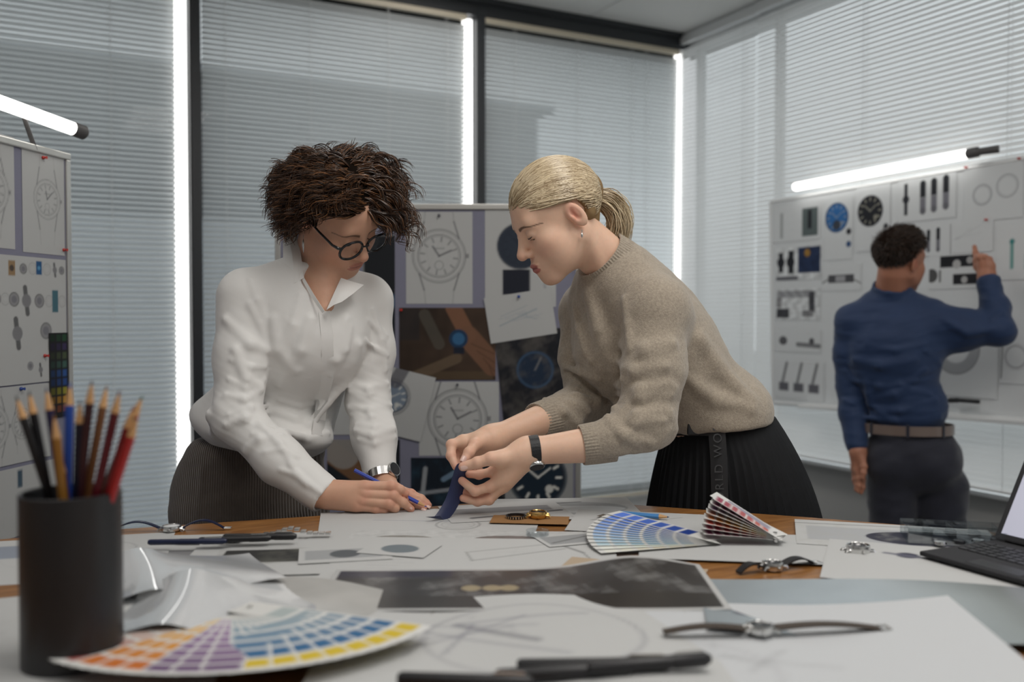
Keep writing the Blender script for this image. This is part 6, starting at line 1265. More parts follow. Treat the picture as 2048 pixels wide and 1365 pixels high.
# sweater
F2 = nrm(CV((-0.72, -0.62, 0.30))); U2 = nrm(CV((-0.50, 0.84, 0.05))); U2 = nrm(U2-F2*(U2@F2)); R2 = np.cross(F2, U2); A2 = np.array([R2, F2, U2])
NS2, NE2, NC2 = W(1312, 620, 1.935), W(1292, 850, 1.87), W(1168, 890, 1.852)
FS2, FE2, FC2 = W(1172, 622, 2.21), W(1178, 800, 2.13), W(1076, 843, 2.005)
cn = nrm(NC2-W(1235, 880, 1.86)); cf = nrm(FC2-W(1130, 828, 2.065))
def sweater_base(p):
    d = rcone(p, NS2, NB2+U2*0.0, 0.062, 0.055); d = smin(d, rcone(p, FS2, NB2, 0.058, 0.055), 0.05)
    d = smin(d, ell(p, W(1275, 640, 2.09), (0.150, 0.120, 0.16), A2), 0.06)
    d = smin(d, ell(p, W(1345, 735, 2.08), (0.140, 0.115, 0.17), A2), 0.08)
    d = smin(d, ell(p, W(1436, 838, 2.085), (0.150, 0.118, 0.10), A2), 0.06)
    d = smin(d, ell(p, W(1225, 720, 2.07), (0.10, 0.07, 0.09), A2), 0.07)
    a = chain(p, [NS2, W(1308, 740, 1.90), NE2], [0.068, 0.062, 0.054], 0.03); a = smin(a, chain(p, [NE2, W(1235, 878, 1.86), NC2], [0.054, 0.045, 0.0385], 0.03), 0.03)
    b = chain(p, [FS2, W(1168, 715, 2.17), FE2], [0.060, 0.055, 0.050], 0.03); b = smin(b, chain(p, [FE2, W(1130, 828, 2.065), FC2], [0.050, 0.045, 0.039], 0.03), 0.03)
    a = smax(a, (p-(NC2+cn*0.004))@cn, 0.004); b = smax(b, (p-(FC2+cf*0.004))@cf, 0.004)
    a = smax(a, -rcone(p, NC2+cn*0.002, NC2+cn*0.06, 0.032, 0.036), 0.003); b = smax(b, -rcone(p, FC2+cf*0.002, FC2+cf*0.06, 0.032, 0.036), 0.003)
    ka = 0.006+0.045*np.exp(-((p-NS2)**2).sum(1)/0.008); kb = 0.006+0.045*np.exp(-((p-FS2)**2).sum(1)/0.008)
    d = smin(d, a, ka); d = smin(d, b, kb)
    # mock neck
    ax = nrm(H2.wld((0, -0.024, -0.040))-NB2)
    co = smax(rcone(p, NB2-ax*0.02, NB2+ax*0.050, 0.068, 0.0565), (p-(NB2+ax*0.040))@ax, 0.006)
    d = smin(d, co, 0.012)
    d = smax(d, -rcone(p, NB2+ax*0.030, NB2+ax*0.10, 0.050, 0.058), 0.004)
    # open hem at the waist
    hn = nrm(CV((-0.14, 0.99, 0.0))); return smax(d, -((p-W(1440, 852, 2.08))@hn), 0.006)
SPEC2 = [([(1246, 690), (1290, 700), (1345, 690)], .010, .03, 1), ([(1238, 722), (1270, 745), (1330, 735)], .010, .02, 1), ([(1236, 745), (1275, 765), (1340, 752)], .008, .016, -1), ([(1240, 770), (1280, 790), (1345, 778)], .012, .02, 1), ([(1244, 800), (1290, 812), (1345, 800)], .009, .015, -1),
 ([(1232, 806), (1275, 835), (1335, 825)], .012, .018, 1), ([(1226, 830), (1260, 858), (1320, 858)], .009, .015, -1), ([(1215, 835), (1250, 872), (1300, 885)], .010, .016, 1), ([(1205, 850), (1225, 880), (1240, 905)], .007, .014, -1),
 ([(1130, 735), (1165, 745), (1200, 760)], .009, .016, 1), ([(1122, 755), (1160, 768), (1200, 785)], .008, .014, -1), ([(1112, 770), (1150, 790), (1195, 810)], .010, .016, 1), ([(1105, 795), (1140, 812), (1180, 832)], .008, .014, -1), ([(1090, 800), (1125, 825), (1160, 850)], .009, .016, 1),
 ([(1262, 560), (1245, 620), (1240, 690)], .010, .025, -1), ([(1180, 590), (1200, 660), (1235, 740)], .012, .04, 1), ([(1390, 640), (1378, 720), (1360, 790)], .010, .025, -1), ([(1400, 680), (1440, 740), (1500, 800)], .012, .04, 1), ([(1380, 760), (1430, 800), (1500, 820)], .010, .03, 1), ([(1370, 800), (1430, 825), (1530, 825)], .009, .025, -1)]
SPEC2 += [([(1246, 760), (1285, 778), (1340, 765)], .008, .016, 1), ([(1238, 788), (1280, 800), (1340, 790)], .008, .016, 1), ([(1228, 818), (1268, 846), (1325, 842)], .009, .016, 1), ([(1220, 846), (1245, 872), (1275, 890)], .007, .014, 1), ([(1118, 762), (1155, 778), (1196, 796)], .007, .014, 1), ([(1100, 785), (1135, 806), (1175, 824)], .007, .014, 1), ([(1250, 600), (1258, 650), (1262, 700)], .009, .02, 1), ([(1150, 610), (1160, 660), (1180, 720)], .009, .02, 1)]
rd2 = ridges(sweater_base, SPEC2, rs=1.15, ks=0.6)
def sweater(p):
    d = add_ridges(sweater_base(p), p, rd2)
    t = np.maximum(np.exp(-((p-NE2)**2).sum(1)/0.012), np.exp(-((p-FE2)**2).sum(1)/0.012))
    d = d+aniso(p, A2, (22, 22, 55), 13)*(0.0010+0.003*t)+aniso(p, A2, (30, 14, 20), 15)*0.0018
    return d
lo, hi = bounds([NS2, NE2, NC2, FS2, FE2, FC2, W(1545, 830, 2.1), W(1420, 840, 2.08), NB2], 0.085)
V, Q, _ = sdf_mesh('sweater', sweater, lo, hi, 0.0037)
MT['wool'] = mat('beige melange wool', lin(166, 154, 138), 0.95, noise=0.45, nscale=230, bump=0.6, bscale=420, sheen=0.35)
sw2 = place(link('sweater', mesh_np('sweater', V, Q), MT['wool']), w2)
_ax = nrm(H2.wld((0, -0.024, -0.040))-NB2)
rib_band(sw2, NB2, _ax, 0.0715, 0.0625, 0.004, 0.054, 60, 0.0007, MT['wool'], 'collar')
rib_band(sw2, NC2, cn, 0.0425, 0.0405, -0.060, 0.006, 40, 0.0006, MT['wool'], 'cuff')
rib_band(sw2, FC2, cf, 0.0435, 0.0405, -0.055, 0.006, 40, 0.0006, MT['wool'], 'cuff')
# skirt: pleated, flaring from the waist
WA2 = W(1432, 862, 2.09); F2h = nrm([F2[0], F2[1], 0]); R2h = np.cross(F2h, U0)
MT['skirt_black'] = mat('black pleated cloth', (0.007, 0.0075, 0.009), 0.75, spec=0.25, noise=0.25, nscale=80)
nP, nZ = 240, 26; V = []
hemz = 0.42
for j in range(nZ):
    t = j/(nZ-1); z = WA2[2]+0.035-t*(WA2[2]+0.035-hemz); s_ = 1-(1-min(1, t*2.4))**2
    rx, ry = 0.132+0.075*s_+0.05*t, 0.108+0.052*s_+0.04*t; cx = WA2+F2h*(-0.015-0.03*s_)
    for k in range(nP):
        th = 2*math.pi*k/nP; pl = ((k*1.0/nP*60) % 1.0); pw = 0.012*min(1, t*3)*(pl**1.5) + 0.004*math.sin(3*th+t*2)*t
        c, s = math.cos(th), math.sin(th); P = cx+R2h*c*(rx+pw)+F2h*s*(ry+pw); V.append((P[0], P[1], z))
Fs = [(j*nP+k, j*nP+(k+1) % nP, (j+1)*nP+(k+1) % nP, (j+1)*nP+k) for j in range(nZ-1) for k in range(nP)]
Fs.append(tuple(range(nP))[::-1])
me = bpy.data.meshes.new('skirt'); me.from_pydata([tuple(v) for v in V], [], Fs); me.update(); me.polygons.foreach_set('use_smooth', [True]*len(Fs)); me.set_sharp_from_angle(angle=math.radians(40))
sk2 = place(link('skirt', me, MT['skirt_black']), w2)
# belt tape with lettering hanging at the side
def skirt_pt(px, py):
    dg = None; ds = np.linspace(1.7, 2.2, 600); best = None
    for d in ds:
        P = W(px, py, d); t = (WA2[2]+0.035-P[2])/(WA2[2]+0.035-hemz)
        if t < 0: t = 0.0
        s_ = 1-(1-min(1, t*2.4))**2; rx, ry = 0.132+0.075*s_+0.05*t+0.012, 0.108+0.052*s_+0.04*t+0.012; cx = WA2+F2h*(-0.015-0.03*s_); q = P-cx
        if ((q@R2h)/rx)**2+((q@F2h)/ry)**2 < 1: return P
    return W(px, py, 2.0)
MT['webbing'] = mat('black webbing', (0.018, 0.018, 0.02), 0.5)
rows = [[skirt_pt(x-17+(i*34/4), y)-FWD*0.004 for i in range(5)] for x, y in ((1432, 848), (1434, 880), (1437, 920), (1438, 960), (1439, 1000), (1440, 1030))]
P = np.array(rows); G = P.reshape(-1, 3); nu = 5
o = MB().add(np.concatenate([G, G+FWD*0.002]), [(j*nu+i, j*nu+i+1, (j+1)*nu+i+1, (j+1)*nu+i) for j in range(5) for i in range(4)]).build('belt_tape', MT['webbing'], None, True); place(o, w2)
MT['webbing_print'] = mat('raised webbing lettering', (0.03, 0.03, 0.032), 0.6)
cu = bpy.data.curves.new('lettering', 'FONT'); cu.body = 'WORLD WOR'; cu.size = 0.026; cu.extrude = 0.0004; cu.space_character = 1.25; cu.align_x = 'CENTER'; cu.align_y = 'CENTER'
to = bpy.data.objects.new('lettering', cu); COL.objects.link(to); bpy.context.view_layer.update()
tm = bpy.data.meshes.new_from_object(to.evaluated_get(bpy.context.evaluated_depsgraph_get())); bpy.data.objects.remove(to)
mid = np.array(skirt_pt(1437, 940))-FWD*0.0075; top_, bot_ = np.array(skirt_pt(1433, 870)), np.array(skirt_pt(1439, 1010)); xax = nrm(top_-bot_)
lt = link('lettering', tm, MT['webbing_print']); lt.matrix_world = frame_mat(mid, xax, -FWD); place(lt, w2)
bk = np.array(skirt_pt(1392, 858))
place(MB().box(bk-FWD*0.006, (0.04, 0.012, 0.026), np.array([RGT, -FWD, UPV]), bev=0.003).build('buckle', MT['black']), w2)
rows = [[skirt_pt(x, y+dy)-FWD*0.003 for x in (1306, 1330, 1350, 1370, 1390, 1410, 1440)] for y, dy in ((848, 0), (872, 0))]
P = np.array(rows); G = P.reshape(-1, 3); nu = 7
place(MB().add(np.concatenate([G, G+FWD*0.002]), [(i, i+1, nu+i+1, nu+i) for i in range(nu-1)]).build('waistband', MT['webbing'], None, True), w2)
# legs below the skirt
def legs2(p):
    d = None
    for s in (-1, 1):
        e = chain(p, [WA2+R2h*s*0.08-U0*0.35, WA2+R2h*s*0.08-U0*0.62+F2h*0.01, np.array([*(WA2+R2h*s*0.08)[:2], 0.08])], [0.075, 0.052, 0.036], 0.03); d = e if d is None else smin(d, e, 0.01)
    return d
leg2 = sdf_mesh('legs', legs2, np.array([WA2[0]-0.25, WA2[1]-0.25, 0.02]), np.array([WA2[0]+0.25, WA2[1]+0.25, 0.85]), 0.008, lambda V: np.ones((len(V), 3))*np.array((0.02, 0.02, 0.022)))
shoes(w2, [WA2+R2h*0.08*s for s in (-1, 1)], F2h)
def inner2(p):
    d = chain(p, [NB2, W(1290, 650, 2.09), W(1400, 800, 2.08), WA2-U0*0.05], [0.05, 0.08, 0.08, 0.08], 0.05)
    for pts in ([NB2-U2*0.02, NS2, NE2, W(1160, 890, 1.852)], [NB2-U2*0.02, FS2, FE2, W(1082, 841, 2.004)]): d = smin(d, chain(p, pts, [0.04, 0.036, 0.030, 0.026], 0.02), 0.02)
    for s in (-1, 1): d = smin(d, rcone(p, WA2+R2h*s*0.05-U0*0.05, WA2+R2h*s*0.08-U0*0.40, 0.07, 0.07), 0.03)
    return d
lo, hi = bounds([NS2, NE2, FS2, FC2, NB2, WA2-U0*0.4], 0.12); in2 = sdf_mesh('inner', inner2, lo, hi, 0.012, lambda V: np.ones((len(V), 3))*np.array(SK2))
lashes(w2, H2, MT['lash'])
bo2 = place(link('body', join_parts('body', [hd2, hN, hF, leg2, in2]), MT['skin']), w2)
nails(bo2, [(W(928, 934, 1.7945), fN[0][0][3]-fN[0][0][2], CV((0.0, 0.35, 0.9)), 0.012, 0.014), (W(928, 919, 1.8535), fF[0][0][3]-fF[0][0][2], CV((0.2, 0.1, 1)), 0.012, 0.014)], MT['nail'])
# earring and wrist watch
er = H2.wld((-0.0795, -0.006, -0.034)); place(MB().tube([er, er+dn*0.006], 0.0008, 6).lathe([(0.0006, 0), (0.0024, 0.003), (0.0024, 0.008), (0.0006, 0.011)], er+dn*0.006, 10, dn).build('earring', MT['steel'], None, True), w2)
fa = nrm(nw-W(1165, 892, 1.85))
ww2 = wrist_watch(w2, W(1068, 902, 1.836), fa, CV((0.2, -0.85, 0.5)), 0.0275, 'strap_black', 'steel', 0.019, 0.0165)
# hair: sleek cap, combed strands to the tie, ponytail
TIE = np.array([-0.004, -0.108, 0.030])
line2 = lambda q: (q[:, 2]-np.where(q[:, 1] > 0.0, 0.045+0.42*q[:, 1]-1.2*np.abs(q[:, 0])**1.2*0+0.0, -0.045+0.085*np.clip((q[:, 1]+0.06)/0.06, 0, 1)))
HC2 = lin(234, 216, 182); HD2 = lin(142, 118, 86)
def hairshell(q):
    s = ell(q, (0, -0.0155, 0.0425), (0.0785, 0.0995, 0.0885))
    cut = 0.050-0.35*np.clip(-q[:, 1]+0.02, 0, 0.04)*1.2+0.10*np.clip(q[:, 1]-0.02, 0, 0.1)-1.9*np.clip(-q[:, 1]-0.024, 0, 0.035)
    return smax(s, cut-q[:, 2]-0.0*q[:, 0], 0.006)
def hair2(p):
    q = H2.loc(p); d = hairshell(q)
    d = smax(d, -ell(q, (-0.080, -0.010, -0.002), (0.02, 0.020, 0.030)), 0.004)
    k = rcone(q, (0, -0.095, 0.030), TIE, 0.030, 0.012); nape = rcone(q, (0.0, -0.055, -0.028), TIE+np.array([0, 0.012, -0.01]), 0.030, 0.014); nape2 = rcone(q, (-0.046, -0.046, -0.012), TIE+np.array([-0.01, 0.02, 0]), 0.016, 0.012)
    return smin(smin(smin(d, k, 0.02), nape, 0.02), nape2, 0.015)
lo, hi = bounds([H2.o], 0.14)
hv = sdf_mesh('hair', hair2, lo, hi, 0.0032, lambda V: np.ones((len(V), 3))*np.array(HD2))
hair_2 = place(link('hair', join_parts('hair', [hv]), MT['hair_cap']), w2)
def combed(n, seed):
    rng = np.random.default_rng(seed); c0 = np.array([0, -0.0155, 0.0425]); er_ = np.array([0.0795, 0.1005, 0.0895]); m = 11
    # start points: along the hairline and over the crown
    v = nrm_rows(rng.normal(size=(n*5, 3))); q = c0+v*er_; cut = 0.048-0.35*np.clip(-q[:, 1]+0.02, 0, 0.04)*1.2+0.10*np.clip(q[:, 1]-0.02, 0, 0.1)-1.9*np.clip(-q[:, 1]-0.024, 0, 0.035)
    q = q[(q[:, 2] > cut) & (q[:, 1] > -0.075)][:n]; n = len(q); t = np.linspace(0, 1, m)[None, :, None]
    a = nrm_rows((q-c0)/er_); b = nrm_rows((TIE-c0)/er_)[None, :]*np.ones((n, 1)); om = np.arccos(np.clip((a*b).sum(1), -1, 1))[:, None, None]
    t2 = t*rng.uniform(0.5, 1.0, (n, 1, 1))
    P = (np.sin((1-t2)*om)*a[:, None]+np.sin(t2*om)*b[:, None])/(np.sin(om)+1e-6); sag = np.sin(t2*math.pi)*0.10*np.sign(0.02-a[:, 2:3])[:, None]
    P = nrm_rows(P+np.array([0, 0, -1.0])*np.abs(np.sin(t2*math.pi))*0.16*(a[:, 2] < 0.75)[:, None, None]); P = c0+P*er_*(1+rng.uniform(-0.006, 0.014, (n, 1, 1)))
    P = P+0.0012*np.sin(t*9+rng.uniform(0, 6.28, (n, 1, 1)))
    ear = np.any((np.abs(P[:, :, 1]+0.010) < 0.018) & (P[:, :, 2] < 0.028), 1); P = P[~ear]; n = len(P)
    f = np.clip(rng.beta(1.6, 1.4, (n, 1)), 0, 1); col = np.array(HD2)*(1-f)+np.array(HC2)*f
    return P, np.ones((n, m))*rng.uniform(0.0007, 0.0015, (n, 1)), col
def nape(n, seed):
    rng = np.random.default_rng(seed); m = 9; a = np.stack([rng.uniform(-0.056, 0.056, n), rng.uniform(-0.075, -0.03, n), np.zeros(n)], 1); a[:, 1] = -0.082+0.75*np.abs(a[:, 0]); a[:, 2] = -0.040+0.55*np.abs(a[:, 0])+rng.uniform(0, 0.05, n)
    t = np.linspace(0, 1, m)[None, :, None]; P = a[:, None]*(1-t)+(TIE+np.array([0, 0.006, -0.004]))*t; P[:, :, 1] -= 0.010*np.sin(t[:, :, 0]*math.pi); P[:, :, 0] *= 1+0.15*np.sin(t[:, :, 0]*math.pi)
    f = np.clip(rng.beta(1.2, 2.2, (n, 1)), 0, 1); return P, np.ones((n, m))*rng.uniform(0.0007, 0.0014, (n, 1)), np.array(HD2)*(1-f)+np.array(HC2)*f
P, r_, c_ = nape(700, 31); me = strands_mesh('nape_strands', H2.wld(P.reshape(-1, 3)).reshape(P.shape), r_, c_, 3); place(link('nape_strands', me, MT['hair']), hair_2)
P, r_, c_ = combed(3300, 21); me = strands_mesh('combed_strands', H2.wld(P.reshape(-1, 3)).reshape(P.shape), r_, c_, 3); place(link('combed_strands', me, MT['hair']), hair_2)
# ponytail in picture-plane way points with real depth
rng = np.random.default_rng(5); way = np.array([W(1172, 402, 2.005), W(1192, 394, 2.01), W(1216, 396, 2.015), W(1238, 412, 2.02), W(1248, 436, 2.02), W(1245, 456, 2.02)])
n = 1100; m = 13; tt = np.linspace(0, len(way)-1, m); C0 = np.array([np.interp(tt, range(len(way)), way[:, k]) for k in range(3)]).T
C0[1:-1] = (C0[:-2]+2*C0[1:-1]+C0[2:])/4
t = np.linspace(0, 1, m)[None, :, None]; off = rng.normal(size=(n, 1, 3)); off = off/np.linalg.norm(off, axis=2, keepdims=True)*rng.uniform(0, 1, (n, 1, 1))**0.5
dnw = np.array([0, 0, -1.0]); rad_ = 0.008+0.021*np.sin(np.clip(t*1.1, 0, 1)*math.pi*0.72)
P = C0[None]+off*rad_+dnw*(0.030*t**1.5*rng.uniform(0, 1.0, (n, 1, 1)))+RGT*(-0.02*t**2*rng.uniform(0, 1, (n, 1, 1)))
f = np.clip(rng.beta(1.5, 1.5, (n, 1)), 0, 1); me = strands_mesh('ponytail', P, np.ones((n, m))*rng.uniform(0.0006, 0.0013, (n, 1))*(1-0.5*t[:, :, 0]**3), np.array(HD2)*(1-f)+np.array(HC2)*f, 3); place(link('ponytail', me, MT['hair']), hair_2)
place(MB().lathe([(0.010, -0.005), (0.012, -0.003), (0.012, 0.003), (0.010, 0.005)], H2.wld(TIE), 20, H2.vec((0, -1, 0.3))).build('hair_tie', MT['strap_brown'], None, True), hair_2)
# ---------------- the blue ribbon and the pencil
MT['ribbon'] = mat('navy satin ribbon', lin(16, 28, 72), 0.42, sheen=0.3)
rows = [(944, 940, 966, 936, 1.838), (930, 930, 952, 926, 1.825), (916, 926, 936, 926, 1.822), (910, 936, 934, 940, 1.822), (904, 958, 932, 962, 1.824), (898, 980, 926, 984, 1.824), (890, 1002, 919, 1008, 1.818), (878, 1022, 906, 1030, 1.808), (866, 1038, 892, 1044, 1.797), (851, 1051, 880, 1052, 1.785)]
L_ = np.array([W(a, b, d) for a, b, c, e, d in rows]); Rr_ = np.array([W(c, e, d+0.012) for a, b, c, e, d in rows]); L_[-1][2] = max(L_[-1][2], TABLE_Z+0.012); Rr_[-1][2] = max(Rr_[-1][2], TABLE_Z+0.012)
ts = np.linspace(0, len(rows)-1, 40); Li = np.array([np.interp(ts, range(len(rows)), L_[:, k]) for k in range(3)]).T; Ri = np.array([np.interp(ts, range(len(rows)), Rr_[:, k]) for k in range(3)]).T
for _ in range(3): Li[1:-1] = (Li[:-2]+2*Li[1:-1]+Li[2:])/4; Ri[1:-1] = (Ri[:-2]+2*Ri[1:-1]+Ri[2:])/4
G = np.stack([Li*(1-k/6)+Ri*(k/6)-FWD*0.003*math.sin(k/6*math.pi) for k in range(7)], 1).reshape(-1, 3)
N_ = len(G); nu = 7; Fs = [(j*nu+i, j*nu+i+1, (j+1)*nu+i+1, (j+1)*nu+i) for j in range(39) for i in range(6)]
Fs2 = [tuple(N_+x for x in f_[::-1]) for f_ in Fs]; edge = list(range(nu))+[j*nu+nu-1 for j in range(1, 40)]+[39*nu+i for i in range(nu-2, -1, -1)]+[j*nu for j in range(38, 0, -1)]
Fe = [(edge[i], N_+edge[i], N_+edge[(i+1) % len(edge)], edge[(i+1) % len(edge)]) for i in range(len(edge))]
rb2 = MB().add(np.concatenate([G, G+FWD*0.0008]), Fs+Fs2+Fe).build('ribbon', MT['ribbon'], None, True); tag(rb2, 'navy blue ribbon held between the blonde woman\'s fingers, its end on the sketch', 'ribbon')
pa, pb = W(709, 941, 1.898), W(854, 1024, 1.888); pb[2] = max(pb[2], TABLE_Z+0.0095); dv = nrm(pb-pa)
pc = empty('pencil', tuple(pb)); tag(pc, 'royal blue pencil in the writing hand of the dark-haired woman', 'pencil')
place(MB().tube([pa, pb-dv*0.020], 0.0042, 6).build('barrel', MT['pencil_royal']), pc); place(MB().tube([pb-dv*0.020, pb-dv*0.005], [0.0041, 0.0015], 6).build('wood_tip', MT['penwood']), pc); place(MB().tube([pb-dv*0.005, pb], [0.0015, 0.0003], 6).build('lead', MT['pencil_royal']), pc)
# ================================================================== man at the whiteboard
w3 = empty('person', tuple(W(1830, 1000, 3.5)*np.array([1, 1, 0]))); tag(w3, 'man in a dark blue shirt seen from behind, pointing at the whiteboard', 'person')
H3 = head_frame(1799, 524, 3.47, (0.479, -0.181, 0.859), (0.876, 0.033, -0.481), (0.059, 0.983, 0.174))
SK3 = lin(176, 122, 98); BL3 = lin(176, 104, 84); NB3 = W(1782, 596, 3.52)
def head3(p):
    q = H3.loc(p); d = head_sdf(q, 1.0); return smin(d, rcone(p, H3.wld((0, -0.026, -0.045)), NB3, 0.056, 0.062), 0.022)
lo, hi = bounds([H3.o, NB3], 0.15)
hd3 = sdf_mesh('head', head3, lo, hi, 0.0032, lambda V: head_paint(H3.loc(V), SK3, lin(150, 90, 80), BL3, lin(50, 36, 28)))
lw3 = W(1716, 905, 3.5); rw3 = W(1974, 556, 3.45)
fA = [(WP([(1716, 940, 3.49), (1718, 958, 3.48), (1718, 972, 3.475), (1716, 983, 3.475)]), [0.0125, 0.011, 0.0095, 0.008]), (WP([(1722, 940, 3.50), (1725, 960, 3.49), (1725, 975, 3.485), (1722, 986, 3.485)]), [0.0125, 0.011, 0.0098, 0.0082]),
      (WP([(1712, 940, 3.51), (1714, 958, 3.50), (1714, 971, 3.497), (1712, 980, 3.495)]), [0.012, 0.0105, 0.0092, 0.0078]), (WP([(1708, 936, 3.52), (1709, 950, 3.52), (1709, 960, 3.515), (1709, 968, 3.515)]), [0.011, 0.0095, 0.0085, 0.007]), (WP([(1724, 918, 3.475), (1728, 934, 3.462), (1727, 946, 3.456), (1725, 956, 3.455)]), [0.014, 0.012, 0.0105, 0.009])]
pA = [(lw3, W(1718, 938, 3.495), 0.026, 0.020), (lw3, W(1713, 936, 3.51), 0.025, 0.018), (W(1714, 870, 3.52), lw3, 0.031, 0.027)]
fB = [(WP([(1962, 532, 3.47), (1953, 520, 3.49), (1951, 506, 3.51), (1949, 494, 3.525)]), [0.0125, 0.0112, 0.010, 0.0085]), (WP([(1968, 530, 3.45), (1960, 516, 3.455), (1957, 512, 3.48), (1955, 520, 3.495)]), [0.0125, 0.0112, 0.010, 0.0088]),
      (WP([(1976, 530, 3.44), (1970, 515, 3.445), (1965, 513, 3.47), (1963, 522, 3.485)]), [0.0122, 0.011, 0.0098, 0.0086]), (WP([(1983, 533, 3.435), (1979, 519, 3.44), (1973, 517, 3.462), (1971, 526, 3.475)]), [0.0115, 0.0102, 0.009, 0.008]), (WP([(1962, 546, 3.485), (1954, 534, 3.505), (1952, 522, 3.515), (1952, 512, 3.522)]), [0.014, 0.0125, 0.011, 0.009])]
pB = [(rw3, W(1966, 532, 3.46), 0.027, 0.021), (rw3, W(1979, 534, 3.445), 0.026, 0.020), (W(1990, 600, 3.40), rw3, 0.031, 0.027)]
parts = [hd3]
for fg, pg in ((fA, pA), (fB, pB)):
    lo, hi = bounds([q for f_ in fg for q in f_[0]]+[q for t_ in pg for q in t_[:2]], 0.04); parts.append(sdf_mesh('hand', (lambda fg, pg: lambda p: hand_sdf(p, fg, pg))(fg, pg), lo, hi, 0.0026, lambda V: np.ones((len(V), 3))*np.array(SK3)))
F3 = nrm(CV((0.35, 0.0, -0.94))); F3 = nrm([F3[0], F3[1], 0]); R3 = np.cross(F3, U0); A3 = np.array([R3, F3, U0])
LS3, LE3, LC3 = W(1704, 642, 3.56), W(1700, 775, 3.57), W(1714, 890, 3.51)
RS3, RE3, RC3 = W(1870, 640, 3.45), W(1998, 662, 3.36), W(1977, 568, 3.44)
def mshirt_base(p):
    d = rcone(p, LS3, NB3+U0*0.0, 0.062, 0.062); d = smin(d, rcone(p, RS3, NB3, 0.062, 0.062), 0.05)
    d = smin(d, ell(p, W(1786, 705, 3.50), (0.178, 0.118, 0.20), A3), 0.05); d = smin(d, ell(p, W(1812, 815, 3.50), (0.146, 0.104, 0.13), A3), 0.06)
    d = smax(d, W(1812, 862, 3.5)[2]-p[:, 2], 0.012)
    a = chain(p, [LS3, W(1698, 710, 3.57), LE3], [0.060, 0.056, 0.050], 0.03); a = smin(a, chain(p, [LE3, W(1706, 830, 3.55), LC3], [0.050, 0.047, 0.042], 0.03), 0.02)
    b = chain(p, [RS3, W(1935, 655, 3.41), RE3], [0.068, 0.062, 0.055], 0.03); b = smin(b, chain(p, [RE3, W(1990, 615, 3.40), RC3], [0.055, 0.047, 0.041], 0.03), 0.02)
    b = smin(b, rcone(p, W(1862, 690, 3.47), W(1930, 672, 3.42), 0.06, 0.05), 0.05)
    ka = 0.006+0.04*np.exp(-((p-LS3)**2).sum(1)/0.006); d = smin(d, a, ka); d = smin(d, b, 0.03)
    co = smax(rcone(p, NB3, NB3+(H3.wld((0, -0.026, -0.045))-NB3)*0.75, 0.072, 0.066), -0.0*p[:, 2]-1, 0.01); ax = nrm(H3.wld((0, -0.026, -0.045))-NB3)
    co = smax(rcone(p, NB3, NB3+ax*0.08, 0.076, 0.067), (p-(NB3+ax*0.062))@ax, 0.004); d = smin(d, co, 0.008)
    return smax(d, -rcone(p, NB3+ax*0.050, NB3+ax*0.12, 0.058, 0.064), 0.003)
SPEC3 = [([(1710, 720), (1760, 730), (1830, 720)], .010, .03, 1), ([(1740, 800), (1790, 790), (1850, 740)], .012, .025, 1), ([(1750, 812), (1800, 800), (1865, 765)], .009, .02, -1), ([(1745, 825), (1800, 822), (1870, 800)], .010, .022, 1), ([(1735, 765), (1745, 810), (1770, 830)], .012, .025, 1), ([(1890, 640), (1935, 668), (1985, 660)], .010, .025, 1), ([(1985, 640), (2005, 628), (2015, 618)], .008, .018, 1), ([(1790, 620), (1785, 680), (1790, 760)], .006, .03, -1), ([(1690, 740), (1705, 760), (1722, 765)], .008, .018, 1), ([(1690, 800), (1705, 806), (1722, 800)], .008, .016, 1)]
SPEC3 += [([(1735, 690), (1790, 700), (1850, 690)], .008, .02, 1), ([(1700, 755), (1760, 772), (1830, 760)], .009, .02, 1), ([(1728, 835), (1790, 842), (1880, 835)], .009, .02, 1), ([(1745, 780), (1800, 770), (1860, 790)], .008, .02, 1), ([(1850, 700), (1880, 730), (1890, 780)], .009, .02, 1)]
rd3 = ridges(mshirt_base, SPEC3, 3.1, 3.8, rs=1.3, ks=0.6)
def mshirt(p):
    d = add_ridges(mshirt_base(p), p, rd3); return d+aniso(p, A3, (24, 24, 50), 33)*0.0025+aniso(p, A3, (12, 14, 26), 35)*0.003
lo, hi = bounds([LS3, LE3, LC3, RS3, RE3, RC3, W(1812, 862, 3.5), NB3], 0.10); 
V, Q, _ = sdf_mesh('shirt', mshirt, lo, hi, 0.0055)
MT['shirt_navy'] = mat('navy cotton', lin(26, 50, 88), 0.7, bump=0.1, bscale=700, sheen=0.15)
place(link('shirt', mesh_np('shirt', V, Q), MT['shirt_navy']), w3)
HP3 = W(1824, 915, 3.5)
def mtrousers(p):
    d = ell(p, HP3, (0.172, 0.130, 0.15), A3); d = smax(d, p[:, 2]-W(1812, 853, 3.5)[2], 0.008)
    for s, x in ((-1, 1786), (1, 1884)):
        t = W(x, 975, 3.5-0.02*s); kn_ = np.array([t[0], t[1], 0.48]); an_ = np.array([t[0], t[1], 0.08]); l = chain(p, [t, kn_-F3*0.0, an_-F3*0.02], [0.094, 0.078, 0.072], 0.04); d = smin(d, l, 0.02)
    for s in (-1, 1): d = smin(d, ell(p, HP3+R3*s*0.075-F3*0.055-U0*0.02, (0.085, 0.075, 0.09), A3), 0.03)
    d = smax(d, 0.05-p[:, 2], 0.004); return d+aniso(p, A3, (16, 16, 34), 37)*0.004
lo, hi = np.array([HP3[0]-0.32, HP3[1]-0.32, 0.0]), np.array([HP3[0]+0.32, HP3[1]+0.32, HP3[2]+0.17]); V, Q, _ = sdf_mesh('trousers', mtrousers, lo, hi, 0.008)
MT['chino'] = mat('dark navy chino', lin(34, 35, 48), 0.8, bump=0.1, bscale=600, sheen=0.2)
